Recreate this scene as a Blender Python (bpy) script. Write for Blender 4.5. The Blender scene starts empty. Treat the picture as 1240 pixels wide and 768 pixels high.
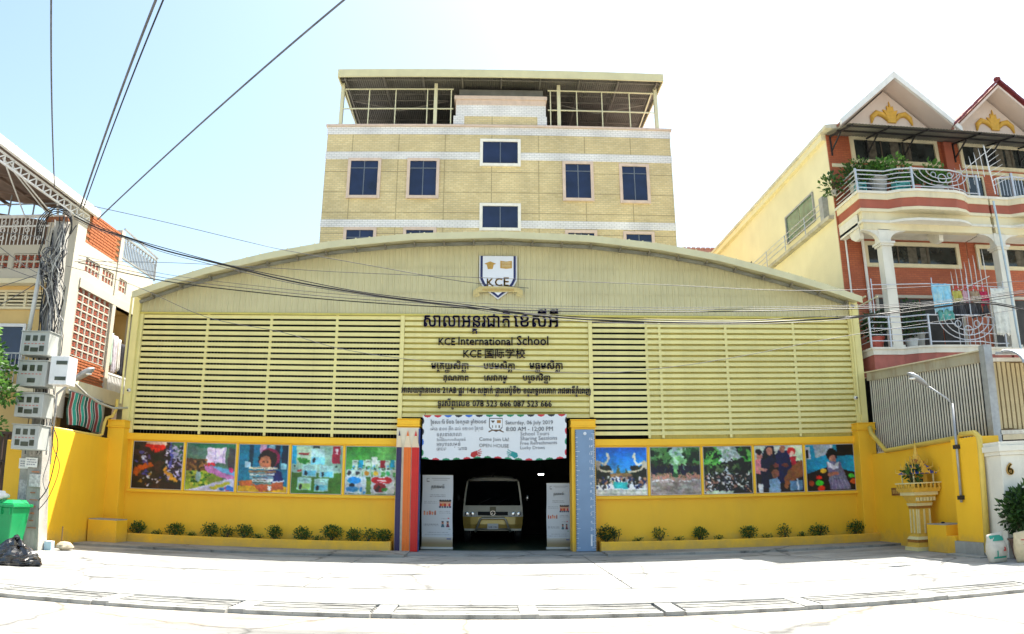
import bpy, math, random
import numpy as np
from mathutils import Vector, Matrix
SC = bpy.context.scene
COL = SC.collection
R = math.radians
# ------------------------------------------------------------------ camera (wide panorama-like lens)
LF, LK, PITCH, ROLL, YAW, EYE = 905.2, .16764, .23344, -.00074, .02977, 1.6
cd = bpy.data.cameras.new('camera'); cam = bpy.data.objects.new('camera', cd); COL.objects.link(cam); SC.camera = cam
cd.type = 'PANO'; cd.panorama_type = 'FISHEYE_LENS_POLYNOMIAL'; cd.sensor_width = 36; cd.sensor_fit = 'HORIZONTAL'
th = np.linspace(0.01, .85, 60); rr = LF*th*(1+LK*th**2)*36/1240
kk = np.linalg.lstsq(np.stack([rr, rr**2, rr**3, rr**4], 1), th, rcond=None)[0]
cd.fisheye_fov = R(179); cd.fisheye_polynomial_k0 = 0
cd.fisheye_polynomial_k1, cd.fisheye_polynomial_k2, cd.fisheye_polynomial_k3, cd.fisheye_polynomial_k4 = [-float(k) for k in kk]
cd.clip_end = 3000; cd.clip_start = .05
cam.matrix_world = Matrix.Translation((0, 0, EYE)) @ Matrix.Rotation(-YAW, 4, 'Z') @ Matrix.Rotation(math.pi/2+PITCH, 4, 'X') @ Matrix.Rotation(-ROLL, 4, 'Z')
# ------------------------------------------------------------------ sky, sun, exposure
SUNV = Vector((1.2, 1.0, 3.05)).normalized()
w = bpy.data.worlds.new('World'); SC.world = w; w.use_nodes = True
nt = w.node_tree; bg = nt.nodes['Background']
sky = nt.nodes.new('ShaderNodeTexSky'); sky.sky_type = 'NISHITA'; sky.sun_disc = False
sky.sun_elevation = math.asin(SUNV.z); sky.sun_rotation = math.atan2(SUNV.x, SUNV.y)
sky.air_density = 1.15; sky.dust_density = 2.6; sky.ozone_density = 1.6; sky.altitude = 0
wb = nt.nodes.new('ShaderNodeMix'); wb.data_type = 'RGBA'; wb.blend_type = 'MULTIPLY'; wb.inputs[0].default_value = 1; wb.inputs[7].default_value = (.99, 1.01, .91, 1)   # camera white balance
nt.links.new(sky.outputs[0], wb.inputs[6]); nt.links.new(wb.outputs[2], bg.inputs[0]); bg.inputs[1].default_value = .107
sl = bpy.data.lights.new('sun', 'SUN'); sl.energy = 4.6; sl.angle = R(.55); sl.color = (1, .955, .87)
so = bpy.data.objects.new('sun', sl); COL.objects.link(so); so.rotation_euler = SUNV.to_track_quat('Z', 'Y').to_euler()
SC.view_settings.view_transform = 'Standard'; SC.view_settings.look = 'None'
SC.view_settings.exposure = 1.64; SC.view_settings.gamma = 1
SC.cycles.max_bounces = 6; SC.cycles.diffuse_bounces = 4

# ------------------------------------------------------------------ helpers
def ray(px, py):                      # pixel of the 1240x768 photograph -> direction in the place
    a, b = px-620, 384-py; r = math.hypot(a, b)/LF; t = r
    for _ in range(30): t = r/(1+LK*t*t)
    s = math.sin(t); q = math.hypot(a, b)+1e-12
    x, u, d = a/q*s, b/q*s, math.cos(t)
    c, s = math.cos(-ROLL), math.sin(-ROLL); x, u = c*x-s*u, s*x+c*u
    y = d*math.cos(PITCH)-u*math.sin(PITCH); z = d*math.sin(PITCH)+u*math.cos(PITCH)
    c, s = math.cos(-YAW), math.sin(-YAW); return c*x-s*y, s*x+c*y, z
def W(px, py, Y=21.):
    x, y, z = ray(px, py); t = Y/y; return Vector((x*t, Y, EYE+z*t))
def WX(px, py, X):
    x, y, z = ray(px, py); t = X/x; return Vector((X, y*t, EYE+z*t))

def s2l(c):
    return tuple((v/255/12.92 if v/255 <= .04045 else ((v/255+.055)/1.055)**2.4) for v in c)
_m = {}
def mat(name, col, rough=.7, metal=0., var=.12, scale=3., bump=0., dirt=0., dirtcol=(.12, .10, .08), spec=.4, coat=0., bscale=None, emis=0., trans=0., splash=None, objvar=0.):
    if name in _m: return _m[name]
    m = bpy.data.materials.new(name); m.use_nodes = True; n = m.node_tree; b = n.nodes['Principled BSDF']
    b.inputs['Roughness'].default_value = rough; b.inputs['Metallic'].default_value = metal
    b.inputs['Specular IOR Level'].default_value = spec; b.inputs['Coat Weight'].default_value = coat
    tc = n.nodes.new('ShaderNodeTexCoord')
    nz = n.nodes.new('ShaderNodeTexNoise'); nz.inputs['Scale'].default_value = scale; nz.inputs['Detail'].default_value = 6
    n.links.new(tc.outputs['Object'], nz.inputs['Vector'])
    rp = n.nodes.new('ShaderNodeValToRGB'); rp.color_ramp.elements[0].position = .3; rp.color_ramp.elements[1].position = .7
    rp.color_ramp.elements[0].color = (*[max(0, c*(1-var)) for c in col], 1); rp.color_ramp.elements[1].color = (*[min(1, c*(1+var)) for c in col], 1)
    n.links.new(nz.outputs['Fac'], rp.inputs[0]); out = rp.outputs[0]
    if dirt:
        n2 = n.nodes.new('ShaderNodeTexNoise'); n2.inputs['Scale'].default_value = scale*.6; n2.inputs['Detail'].default_value = 9; n2.inputs['Roughness'].default_value = .7
        mp = n.nodes.new('ShaderNodeMapping'); mp.inputs['Scale'].default_value = (2.2, 2.2, .5)
        n.links.new(tc.outputs['Object'], mp.inputs[0]); n.links.new(mp.outputs[0], n2.inputs['Vector'])
        r2 = n.nodes.new('ShaderNodeValToRGB'); r2.color_ramp.elements[0].position = .5; r2.color_ramp.elements[1].position = .72
        n.links.new(n2.outputs['Fac'], r2.inputs[0])
        mu = n.nodes.new('ShaderNodeMath'); mu.operation = 'MULTIPLY'; mu.inputs[1].default_value = dirt; n.links.new(r2.outputs[0], mu.inputs[0])
        mx = n.nodes.new('ShaderNodeMix'); mx.data_type = 'RGBA'; n.links.new(mu.outputs[0], mx.inputs[0]); n.links.new(out, mx.inputs[6]); mx.inputs[7].default_value = (*dirtcol, 1)
        out = mx.outputs[2]
    if objvar:
        oi = n.nodes.new('ShaderNodeObjectInfo'); mo = n.nodes.new('ShaderNodeMapRange'); mo.inputs[3].default_value = 1-objvar; mo.inputs[4].default_value = 1+objvar*.5; n.links.new(oi.outputs['Random'], mo.inputs[0])
        m6 = n.nodes.new('ShaderNodeMix'); m6.data_type = 'RGBA'; m6.blend_type = 'MULTIPLY'; m6.inputs[0].default_value = 1; n.links.new(out, m6.inputs[6]); n.links.new(mo.outputs[0], m6.inputs[7]); out = m6.outputs[2]
    if splash:                                # splash dirt creeping up from the foot of a wall, noisy edge
        z0, z1, cc = splash; sp = n.nodes.new('ShaderNodeSeparateXYZ'); n.links.new(tc.outputs['Object'], sp.inputs[0])
        n5 = n.nodes.new('ShaderNodeTexNoise'); n5.inputs['Scale'].default_value = 2.3; n5.inputs['Detail'].default_value = 8; n5.inputs['Roughness'].default_value = .7; n.links.new(tc.outputs['Object'], n5.inputs['Vector'])
        md = n.nodes.new('ShaderNodeMath'); md.operation = 'MULTIPLY_ADD'; md.inputs[1].default_value = -(z1-z0)*2.4; n.links.new(n5.outputs['Fac'], md.inputs[0]); n.links.new(sp.outputs[2], md.inputs[2])
        r5 = n.nodes.new('ShaderNodeMapRange'); r5.inputs[1].default_value = z0-(z1-z0)*1.2; r5.inputs[2].default_value = z1-(z1-z0)*1.2; r5.inputs[3].default_value = .55; r5.inputs[4].default_value = 0; n.links.new(md.outputs[0], r5.inputs[0])
        m5 = n.nodes.new('ShaderNodeMix'); m5.data_type = 'RGBA'; n.links.new(r5.outputs[0], m5.inputs[0]); n.links.new(out, m5.inputs[6]); m5.inputs[7].default_value = (*cc, 1); out = m5.outputs[2]
    n.links.new(out, b.inputs['Base Color'])
    if bump:
        n3 = n.nodes.new('ShaderNodeTexNoise'); n3.inputs['Scale'].default_value = bscale or scale*12; n3.inputs['Detail'].default_value = 5
        n.links.new(tc.outputs['Object'], n3.inputs['Vector'])
        bp = n.nodes.new('ShaderNodeBump'); bp.inputs['Strength'].default_value = bump; bp.inputs['Distance'].default_value = .02
        n.links.new(n3.outputs['Fac'], bp.inputs['Height']); n.links.new(bp.outputs[0], b.inputs['Normal'])
    if emis:
        b.inputs['Emission Color'].default_value = (*col, 1); b.inputs['Emission Strength'].default_value = emis
    if trans:
        b.inputs['Transmission Weight'].default_value = trans
    _m[name] = m; return m
def brickmat(name, c1, c2, mortar, bw, bh, mw, rough=.6, big=None, axis='XZ', var=.1):
    if name in _m: return _m[name]
    m = bpy.data.materials.new(name); m.use_nodes = True; n = m.node_tree; b = n.nodes['Principled BSDF']; b.inputs['Roughness'].default_value = rough
    tc = n.nodes.new('ShaderNodeTexCoord'); sp = n.nodes.new('ShaderNodeSeparateXYZ'); cb = n.nodes.new('ShaderNodeCombineXYZ')
    n.links.new(tc.outputs['Object'], sp.inputs[0]); n.links.new(sp.outputs[0 if axis == 'XZ' else 1], cb.inputs[0]); n.links.new(sp.outputs[2], cb.inputs[1])
    def br(w_, h_, ms, off=.5):
        t = n.nodes.new('ShaderNodeTexBrick'); t.inputs['Scale'].default_value = 1; t.inputs['Brick Width'].default_value = w_; t.inputs['Row Height'].default_value = h_
        t.inputs['Mortar Size'].default_value = ms; t.offset = off; n.links.new(cb.outputs[0], t.inputs[0]); return t
    t = br(bw, bh, mw); t.inputs['Color1'].default_value = (*c1, 1); t.inputs['Color2'].default_value = (*c2, 1); t.inputs['Mortar'].default_value = (*mortar, 1)
    out = t.outputs['Color']
    nz = n.nodes.new('ShaderNodeTexNoise'); nz.inputs['Scale'].default_value = .8; nz.inputs['Detail'].default_value = 8; n.links.new(tc.outputs['Object'], nz.inputs[0])
    mr = n.nodes.new('ShaderNodeMapRange'); mr.inputs[1].default_value = .3; mr.inputs[2].default_value = .7; mr.inputs[3].default_value = 1-var*2; mr.inputs[4].default_value = 1+var; n.links.new(nz.outputs['Fac'], mr.inputs[0])
    mm = n.nodes.new('ShaderNodeMix'); mm.data_type = 'RGBA'; mm.blend_type = 'MULTIPLY'; mm.inputs[0].default_value = 1; n.links.new(out, mm.inputs[6]); n.links.new(mr.outputs[0], mm.inputs[7]); out = mm.outputs[2]
    if big:
        t2 = br(big[0], big[1], big[2], 0); t2.inputs['Color1'].default_value = t2.inputs['Color2'].default_value = (1, 1, 1, 1); t2.inputs['Mortar'].default_value = (.25, .22, .15, 1)
        m2 = n.nodes.new('ShaderNodeMix'); m2.data_type = 'RGBA'; m2.blend_type = 'MULTIPLY'; m2.inputs[0].default_value = .5; n.links.new(out, m2.inputs[6]); n.links.new(t2.outputs['Color'], m2.inputs[7]); out = m2.outputs[2]
    n.links.new(out, b.inputs['Base Color'])
    bp = n.nodes.new('ShaderNodeBump'); bp.inputs['Strength'].default_value = .5; bp.inputs['Distance'].default_value = .01; bp.invert = True
    n.links.new(t.outputs['Fac'], bp.inputs['Height']); n.links.new(bp.outputs[0], b.inputs['Normal'])
    _m[name] = m; return m
def leafmat(name, a, c):
    if name in _m: return _m[name]
    m = bpy.data.materials.new(name); m.use_nodes = True; n = m.node_tree; b = n.nodes['Principled BSDF']; b.inputs['Roughness'].default_value = .5
    g = n.nodes.new('ShaderNodeNewGeometry'); rp = n.nodes.new('ShaderNodeValToRGB'); rp.color_ramp.elements[0].color = (*a, 1); rp.color_ramp.elements[1].color = (*c, 1)
    n.links.new(g.outputs['Random Per Island'], rp.inputs[0]); n.links.new(rp.outputs[0], b.inputs['Base Color'])
    b.inputs['Transmission Weight'].default_value = 0
    tr = n.nodes.new('ShaderNodeBsdfTranslucent'); n.links.new(rp.outputs[0], tr.inputs[0]); mx = n.nodes.new('ShaderNodeMixShader'); mx.inputs[0].default_value = .3
    n.links.new(b.outputs[0], mx.inputs[1]); n.links.new(tr.outputs[0], mx.inputs[2]); n.links.new(mx.outputs[0], n.nodes['Material Output'].inputs[0])
    _m[name] = m; return m
def printmat():
    if 'print' in _m: return _m['print']
    m = bpy.data.materials.new('printed_vinyl'); m.use_nodes = True; n = m.node_tree; b = n.nodes['Principled BSDF']; b.inputs['Roughness'].default_value = .45
    a = n.nodes.new('ShaderNodeVertexColor'); a.layer_name = 'Print'; n.links.new(a.outputs[0], b.inputs['Base Color']); _m['print'] = m; return m

class MB:
    def __init__(s): s.v = []; s.f = []; s.m = []; s.mi = 0
    def add(s, vs, fs):
        o = len(s.v); s.v += [tuple(v) for v in vs]; s.f += [tuple(i+o for i in f) for f in fs]; s.m += [s.mi]*len(fs); return s
    def box(s, x0, x1, y0, y1, z0, z1):
        if x0 > x1: x0, x1 = x1, x0
        if y0 > y1: y0, y1 = y1, y0
        if z0 > z1: z0, z1 = z1, z0
        return s.add([(x0, y0, z0), (x1, y0, z0), (x1, y1, z0), (x0, y1, z0), (x0, y0, z1), (x1, y0, z1), (x1, y1, z1), (x0, y1, z1)],
                     [(0, 3, 2, 1), (4, 5, 6, 7), (0, 1, 5, 4), (1, 2, 6, 5), (2, 3, 7, 6), (3, 0, 4, 7)])
    def bar(s, a, b, wd, hd=None):            # rectangular bar from a to b
        a, b = Vector(a), Vector(b); d = (b-a).normalized(); up = Vector((0, 0, 1)) if abs(d.z) < .95 else Vector((0, 1, 0))
        x = d.cross(up).normalized(); y = x.cross(d); hd = hd or wd; x = x*wd/2; y = y*hd/2
        return s.add([a-x-y, a+x-y, a+x+y, a-x+y, b-x-y, b+x-y, b+x+y, b-x+y], [(0, 3, 2, 1), (4, 5, 6, 7), (0, 1, 5, 4), (1, 2, 6, 5), (2, 3, 7, 6), (3, 0, 4, 7)])
    def tube(s, pts, r, n=6, cap=True):
        pts = [Vector(p) for p in pts]; rs = r if isinstance(r, (list, tuple)) else [r]*len(pts); vs = []; fs = []; prev = None
        for i, p in enumerate(pts):
            d = (pts[min(i+1, len(pts)-1)]-pts[max(i-1, 0)]).normalized()
            if prev is None:
                u = d.cross(Vector((0, 0, 1)));  u = u if u.length > .1 else d.cross(Vector((0, 1, 0))); u.normalize()
            else: u = (prev-d*prev.dot(d)).normalized()
            prev = u; v = d.cross(u)
            for k in range(n):
                a = 2*math.pi*k/n; vs.append(p+(u*math.cos(a)+v*math.sin(a))*rs[i])
        for i in range(len(pts)-1):
            for k in range(n): fs.append((i*n+k, i*n+(k+1) % n, (i+1)*n+(k+1) % n, (i+1)*n+k))
        if cap: fs += [tuple(range(n))[::-1], tuple(range((len(pts)-1)*n, len(pts)*n))]
        return s.add(vs, fs)
    def prism(s, poly, ax, a, b):             # polygon in the plane across axis ax, extruded a..b
        n = len(poly)
        def P(u, v, t): return (t, u, v) if ax == 'x' else (u, t, v) if ax == 'y' else (u, v, t)
        vs = [P(u, v, a) for u, v in poly]+[P(u, v, b) for u, v in poly]
        fs = [tuple(range(n)), tuple(range(n, 2*n))[::-1]]+[(i, i+n, (i+1) % n+n, (i+1) % n) for i in range(n)]
        return s.add(vs, fs)
    def lathe(s, prof, c=(0, 0, 0), n=16):
        vs = []; fs = []
        for r, z in prof:
            for k in range(n): a = 2*math.pi*k/n; vs.append((c[0]+r*math.cos(a), c[1]+r*math.sin(a), c[2]+z))
        for i in range(len(prof)-1):
            for k in range(n): fs.append((i*n+k, i*n+(k+1) % n, (i+1)*n+(k+1) % n, (i+1)*n+k))
        fs += [tuple(range(n))[::-1], tuple(range((len(prof)-1)*n, len(prof)*n))]
        return s.add(vs, fs)
    def ring(s, c, rad, r, axis='y', n=14, a0=0, a1=2*math.pi, m=5):
        pts = []
        for k in range(n+1):
            a = a0+(a1-a0)*k/n; u, v = rad*math.cos(a), rad*math.sin(a)
            pts.append((c[0]+u, c[1], c[2]+v) if axis == 'y' else (c[0], c[1]+u, c[2]+v) if axis == 'x' else (c[0]+u, c[1]+v, c[2]))
        return s.tube(pts, r, m)
    def ico(s, c, r, seed=0, amp=.15):
        rnd = random.Random(seed); prof = [(.05, -1), (.7, -.7), (1, -.2), (.95, .3), (.6, .8), (.05, 1)]
        vs = []; fs = []; n = 9
        for a_, z in prof:
            for k in range(n):
                a = 2*math.pi*k/n; q = 1+rnd.uniform(-amp, amp); vs.append((c[0]+r[0]*a_*math.cos(a)*q, c[1]+r[1]*a_*math.sin(a)*q, c[2]+r[2]*z*(1+rnd.uniform(-amp, amp)*.5)))
        for i in range(len(prof)-1):
            for k in range(n): fs.append((i*n+k, i*n+(k+1) % n, (i+1)*n+(k+1) % n, (i+1)*n+k))
        fs += [tuple(range(n))[::-1], tuple(range((len(prof)-1)*n, len(prof)*n))]
        return s.add(vs, fs)
    def mesh(s, name, mats, smooth=False):
        me = bpy.data.meshes.new(name); me.from_pydata(s.v, [], s.f)
        for m in (mats if isinstance(mats, (list, tuple)) else [mats]): me.materials.append(m)
        if any(s.m): me.polygons.foreach_set('material_index', s.m)
        if smooth: me.polygons.foreach_set('use_smooth', [True]*len(s.f))
        me.update(); return me
    def build(s, name, mats, parent=None, smooth=False, bevel=0, **kw):
        o = place(name, s.mesh(name, mats, smooth), parent, **kw)
        if bevel:
            b = o.modifiers.new('bevel', 'BEVEL'); b.width = bevel; b.segments = 2; b.limit_method = 'ANGLE'; b.angle_limit = R(40)
        return o
def place(name, me, parent=None, loc=(0, 0, 0), rot=(0, 0, 0), sc=(1, 1, 1)):
    o = bpy.data.objects.new(name, me); COL.objects.link(o); o.location = loc; o.rotation_euler = rot; o.scale = sc
    if parent:
        o.parent = parent
        if parent.type == 'EMPTY' and parent.name not in LOCAL: o.matrix_parent_inverse = Matrix.Translation(-Vector(parent.location))
    return o
def tag(o, label=None, cat=None, group=None, kind=None):
    if label: o['label'] = label
    if cat: o['category'] = cat
    if group: o['group'] = group
    if kind: o['kind'] = kind
    return o
LOCAL = set()
def thing(name, label, cat, group=None, loc=(0, 0, 0), local=False):      # parts are written in world coordinates unless local
    o = bpy.data.objects.new(name, None); COL.objects.link(o); o.location = loc; o.empty_display_size = .3
    if local: LOCAL.add(o.name)
    return tag(o, label, cat, group)
def copy_tree(o, parent=None):
    c = o.copy(); COL.objects.link(c); c.parent = parent
    for ch in list(o.children): copy_tree(ch, c)
    return c

# text as mesh; a small Khmer line setter on top of the bundled fonts
_adv = {}
def _textmesh(s, ext=0.):
    c = bpy.data.curves.new('t', 'FONT'); c.body = s; c.size = 1; c.resolution_u = 2; c.extrude = ext; c.fill_mode = 'BOTH' if ext else 'FRONT'
    o = bpy.data.objects.new('t', c); COL.objects.link(o); bpy.context.view_layer.update()
    dg = bpy.context.evaluated_depsgraph_get(); me = bpy.data.meshes.new_from_object(o.evaluated_get(dg))
    v = [tuple(x.co) for x in me.vertices]; f = [tuple(p.vertices) for p in me.polygons]
    bpy.data.objects.remove(o); bpy.data.curves.remove(c); bpy.data.meshes.remove(me); return v, f
def adv(s):
    if not s: return 0
    if s not in _adv:
        v, _ = _textmesh(s+'|'); _adv[s] = max(p[0] for p in v)-.2
    return _adv[s]
def setline(s):
    out = []; subs = []; base = 0; i = 0
    pre = '\u17c1\u17c2\u17c3'
    while i < len(s):
        ch = s[i]; o = ord(ch)
        if ch == '\u17d2' and i+1 < len(s): subs.append((base, s[i+1])); i += 2; continue
        if ch in pre: out.insert(base, ch); base += 1; i += 1; continue
        if ch in '\u17c4': out.insert(base, '\u17c1'); base += 1; out.append('\u17b6'); i += 1; continue
        if not (0x17b6 <= o <= 0x17d3): base = len(out)
        out.append(ch); i += 1
    main = ''.join(out)
    return main, [(''.join(main[:b]), c) for b, c in subs]
def lettering(s, p0, p1, m, parent, name='lettering', ext=.02, stretch=1., bold=0.):
    """text mesh standing on the line p0->p1 (world), as wide as that line"""
    main, subs = setline(s); v, f = _textmesh(main, ext)
    V = list(v); F = list(f)
    x0 = min(p[0] for p in v); x1 = max(p[0] for p in v)
    for pfx, c in subs:
        sv, sf = _textmesh(c, ext); a = adv(pfx); o = len(V)
        V += [(a+.04+p[0]*.62, p[1]*.42-.36, p[2]) for p in sv]; F += [tuple(i+o for i in q) for q in sf]
    if bold:
        n0 = len(V); V2 = [(p[0]+bold, p[1], p[2]) for p in V]+[(p[0], p[1]+bold*.7, p[2]) for p in V]; F2 = []
        for k in (1, 2): F2 += [tuple(i+k*n0 for i in q) for q in F]
        V += V2; F += F2
    p0, p1 = Vector(p0), Vector(p1); L = (p1-p0).length; sc = L/(x1-x0); d = (p1-p0).normalized(); up = Vector((0, 0, 1)); nrm = d.cross(up)
    mb = MB(); mb.add([p0+d*((p[0]-x0)*sc)+up*(p[1]*sc*stretch)+nrm*p[2]*1.0 for p in V], F)
    return mb.build(name, m, parent)

# foliage
def leaves(mb, c, rad, n, size, rnd, hollow=.35, flat=0.):
    for _ in range(n):
        while True:
            p = Vector((rnd.uniform(-1, 1), rnd.uniform(-1, 1), rnd.uniform(-1, 1)))
            if hollow < p.length < 1: break
        q = Vector((c[0]+p.x*rad[0], c[1]+p.y*rad[1], c[2]+p.z*rad[2]))
        d = (p.normalized()+Vector((rnd.uniform(-1, 1), rnd.uniform(-1, 1), rnd.uniform(-.4, 1)-flat))*.8).normalized()
        s_ = d.cross(Vector((rnd.uniform(-1, 1), rnd.uniform(-1, 1), rnd.uniform(-1, 1)))).normalized()
        L = size*rnd.uniform(.6, 1.3); wd = L*.28; nn = d.cross(s_)*L*.12
        mb.add([q, q+d*L*.5+s_*wd+nn, q+d*L, q+d*L*.5-s_*wd+nn], [(0, 1, 2), (0, 2, 3)])
def blades(mb, c, n, L, rnd, spread=.6, wd=.02, droop=.5):
    for _ in range(n):
        a = rnd.uniform(0, 2*math.pi); s = rnd.uniform(.2, 1)*spread; h = L*rnd.uniform(.6, 1.1); d = Vector((math.cos(a)*s, math.sin(a)*s, 1)).normalized()
        sd = d.cross(Vector((0, 0, 1))).normalized()*wd; c0 = Vector(c); p1 = c0+d*h*.55; p2 = c0+d*h*.9+Vector((math.cos(a), math.sin(a), -droop))*h*.25*s*2
        mb.add([c0-sd*.4, c0+sd*.4, p1+sd, p1-sd, p2], [(0, 1, 2, 3), (3, 2, 4)])

# flat print: a small raster painted here and laid on the sheet as vertex colours
class Canvas:
    def __init__(s, w, h, bg=(255, 255, 255)):
        s.w, s.h = w, h; s.a = np.zeros((h, w, 3)); s.a[:] = bg; s.Y, s.X = np.mgrid[0:h, 0:w]; s.X = (s.X+.5)/w; s.Y = (s.Y+.5)/h
    def mix(s, mask, c, al=1.): s.a[mask] = s.a[mask]*(1-al)+np.array(c)*al
    def rect(s, x0, y0, x1, y1, c, al=1.): s.mix((s.X >= x0) & (s.X < x1) & (s.Y >= y0) & (s.Y < y1), c, al)
    def ell(s, x, y, rx, ry, c, al=1.): s.mix(((s.X-x)/rx)**2+((s.Y-y)/ry)**2 < 1, c, al)
    def poly(s, P, c, al=1.):
        m = np.zeros(s.X.shape, bool); n = len(P)
        for i in range(n):
            (x0, y0), (x1, y1) = P[i], P[(i+1) % n]
            if y0 == y1: continue
            k = ((y0 > s.Y) != (y1 > s.Y)) & (s.X < (x1-x0)*(s.Y-y0)/(y1-y0)+x0); m ^= k
        s.mix(m, c, al)
    def line(s, P, wd, c):
        for (x0, y0), (x1, y1) in zip(P, P[1:]):
            L2 = (x1-x0)**2+(y1-y0)**2+1e-9; t = np.clip(((s.X-x0)*(x1-x0)+(s.Y-y0)*(y1-y0))/L2, 0, 1)
            s.mix(np.hypot(s.X-x0-t*(x1-x0), s.Y-y0-t*(y1-y0)) < wd, c)
    def spots(s, x0, y0, x1, y1, n, cols, r, rnd, asp=1.):
        for _ in range(n):
            q = r*rnd.uniform(.5, 1.3); s.ell(rnd.uniform(x0, x1), rnd.uniform(y0, y1), q, q*asp, rnd.choice(cols))
def photoize(c, seed, amp=.02, n=5):           # grain, tonal mottling and wavering edges of a printed snapshot
    h, w_ = c.h, c.w; rs = np.random.RandomState(seed)
    def smooth(k):
        g = rs.rand(k+2, k+2); yy = np.linspace(0, k, h); xx = np.linspace(0, k, w_); y0 = yy.astype(int); x0 = xx.astype(int); fy = (yy-y0)[:, None]; fx = (xx-x0)[None]; fy = fy*fy*(3-2*fy); fx = fx*fx*(3-2*fx)
        return (g[y0][:, x0]*(1-fy)*(1-fx)+g[y0+1][:, x0]*fy*(1-fx)+g[y0][:, x0+1]*(1-fy)*fx+g[y0+1][:, x0+1]*fy*fx)-.5
    wx = sum(smooth(k)*a for k, a in ((9, 1), (22, .8), (45, .5)))*amp*2*w_; wy = sum(smooth(k)*a for k, a in ((9, 1), (22, .8), (45, .5)))*amp*2*h
    Y, X = np.mgrid[0:h, 0:w_]; X = np.clip(X+wx, 0, w_-1).astype(int); Y = np.clip(Y+wy, 0, h-1).astype(int); a = (c.a[Y, X]-110)*1.12+100
    lum = 1+sum(smooth(k)*q for k, q in ((3, .28), (8, .2), (20, .2), (40, .22))); a = a*lum[..., None]
    for ch in range(3): a[..., ch] += smooth(14)*14+smooth(34)*12
    k = a.copy(); k[1:-1, 1:-1] = (a[1:-1, 1:-1]*2+a[:-2, 1:-1]+a[2:, 1:-1]+a[1:-1, :-2]+a[1:-1, 2:])/6; c.a = k+rs.normal(0, n, k.shape[:2])[..., None]; return c
def sheet(name, cv, P, parent, wave=None):    # P(u,v) -> world point, u right, v down
    h, w_ = cv.h, cv.w; vs = []; fs = []
    for j in range(h):
        for i in range(w_): vs.append(P(i/(w_-1), j/(h-1)))
    for j in range(h-1):
        for i in range(w_-1): a = j*w_+i; fs.append((a, a+w_, a+w_+1, a+1))
    me = bpy.data.meshes.new(name); me.from_pydata(vs, [], fs); me.materials.append(printmat())
    c = np.clip(cv.a, 0, 255)/255; lin = np.where(c <= .04045, c/12.92, ((c+.055)/1.055)**2.4)
    at = me.color_attributes.new('Print', 'FLOAT_COLOR', 'POINT'); at.data.foreach_set('color', np.concatenate([lin.reshape(-1, 3), np.ones((h*w_, 1))], 1).astype(np.float32).ravel())
    return place(name, me, parent)

# ------------------------------------------------------------------ materials
HALLY = mat('ochre_wall_paint', (.98, .54, .026), .55, var=.06, scale=.9, dirt=.22, dirtcol=(.66, .36, .05), bump=.2, bscale=30, splash=(.02, .42, (.42, .29, .12)))
SLAT = mat('pale_yellow_metal_paint', (.80, .71, .30), .45, var=.06, scale=2, dirt=.25, dirtcol=(.48, .41, .2), objvar=.09)
CLAD = mat('pale_yellow_corrugated_sheet', (.58, .53, .31), .45, var=.06, scale=1.5, dirt=.15, dirtcol=(.42, .38, .23))
ROOFM = mat('cream_roof_sheet', (.62, .58, .36), .4, var=.06, scale=2, dirt=.2, dirtcol=(.4, .37, .25))
OLIVE = mat('olive_backing_sheet', (.58, .50, .12), .5, var=.08, scale=2)
YBACK = mat('yellow_backing_sheet', (.64, .55, .15), .5, var=.08, scale=2)
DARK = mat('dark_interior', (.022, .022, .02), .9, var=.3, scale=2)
DARKM = mat('dark_steel', (.05, .05, .055), .5, .6, var=.2)
GREYM = mat('grey_galvanised_steel', (.36, .37, .38), .5, .45, var=.15, scale=8)
WHITEM = mat('white_painted_metal', (.72, .72, .72), .4, var=.05, scale=6, dirt=.2)
CONC = mat('grey_concrete', (.36, .35, .32), .85, var=.15, scale=2.5, bump=.5, dirt=.4, dirtcol=(.16, .15, .13))
NAVY = mat('navy_letter_acrylic', (.045, .03, .15), .35, var=.1)
TOWERY = brickmat('yellow_wall_tile', (.70, .58, .33), (.60, .48, .25), (.50, .42, .25), .22, .09, .012, .5, big=(2.05, .95, .022))
TOWERW = brickmat('white_wall_tile', (.80, .79, .80), (.74, .73, .76), (.55, .55, .56), .22, .09, .012, .5)
PINK = mat('pink_render', (.62, .49, .42), .7, var=.08, scale=4, dirt=.15)
GLASSB = mat('dark_blue_glass', (.008, .014, .05), .08, var=.5, scale=1.2, spec=.6)
DGLASS = mat('dark_window_glass', (.02, .025, .025), .1, var=.6, scale=3, spec=.7)
CREAMW = mat('cream_wall_render', (.74, .67, .44), .8, var=.06, scale=1, dirt=.15, dirtcol=(.6, .52, .3), bump=.2)
REDW = brickmat('red_brick_tile', (.49, .135, .055), (.41, .10, .042), (.31, .08, .042), .2, .07, .008, .6)
REDP = mat('red_brown_paint', (.36, .10, .06), .7, var=.12, scale=2, dirt=.2)
WHITEW = mat('off_white_render', (.70, .67, .58), .8, var=.07, scale=1.5, dirt=.35, dirtcol=(.35, .32, .24), bump=.2)
CREAMT = mat('cream_trim', (.70, .62, .42), .7, var=.06, scale=2, dirt=.2)
SILV = mat('silver_rail_paint', (.50, .52, .56), .35, .3, var=.1, scale=5)
ORNG = mat('ochre_ornament_paint', (.70, .40, .06), .5, var=.12, scale=9)
TERRA = mat('terracotta_brick', (.58, .19, .06), .8, var=.2, scale=9, bump=.3)
WHITEB = mat('white_block', (.78, .76, .72), .8, var=.05, scale=5, dirt=.15)
TANW = mat('tan_wall_render', (.52, .38, .16), .8, var=.1, scale=1.2, dirt=.3, dirtcol=(.28, .2, .1))
ZINC = mat('grey_zinc_sheet', (.20, .20, .18), .5, .3, var=.2, scale=2, dirt=.3)
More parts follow.
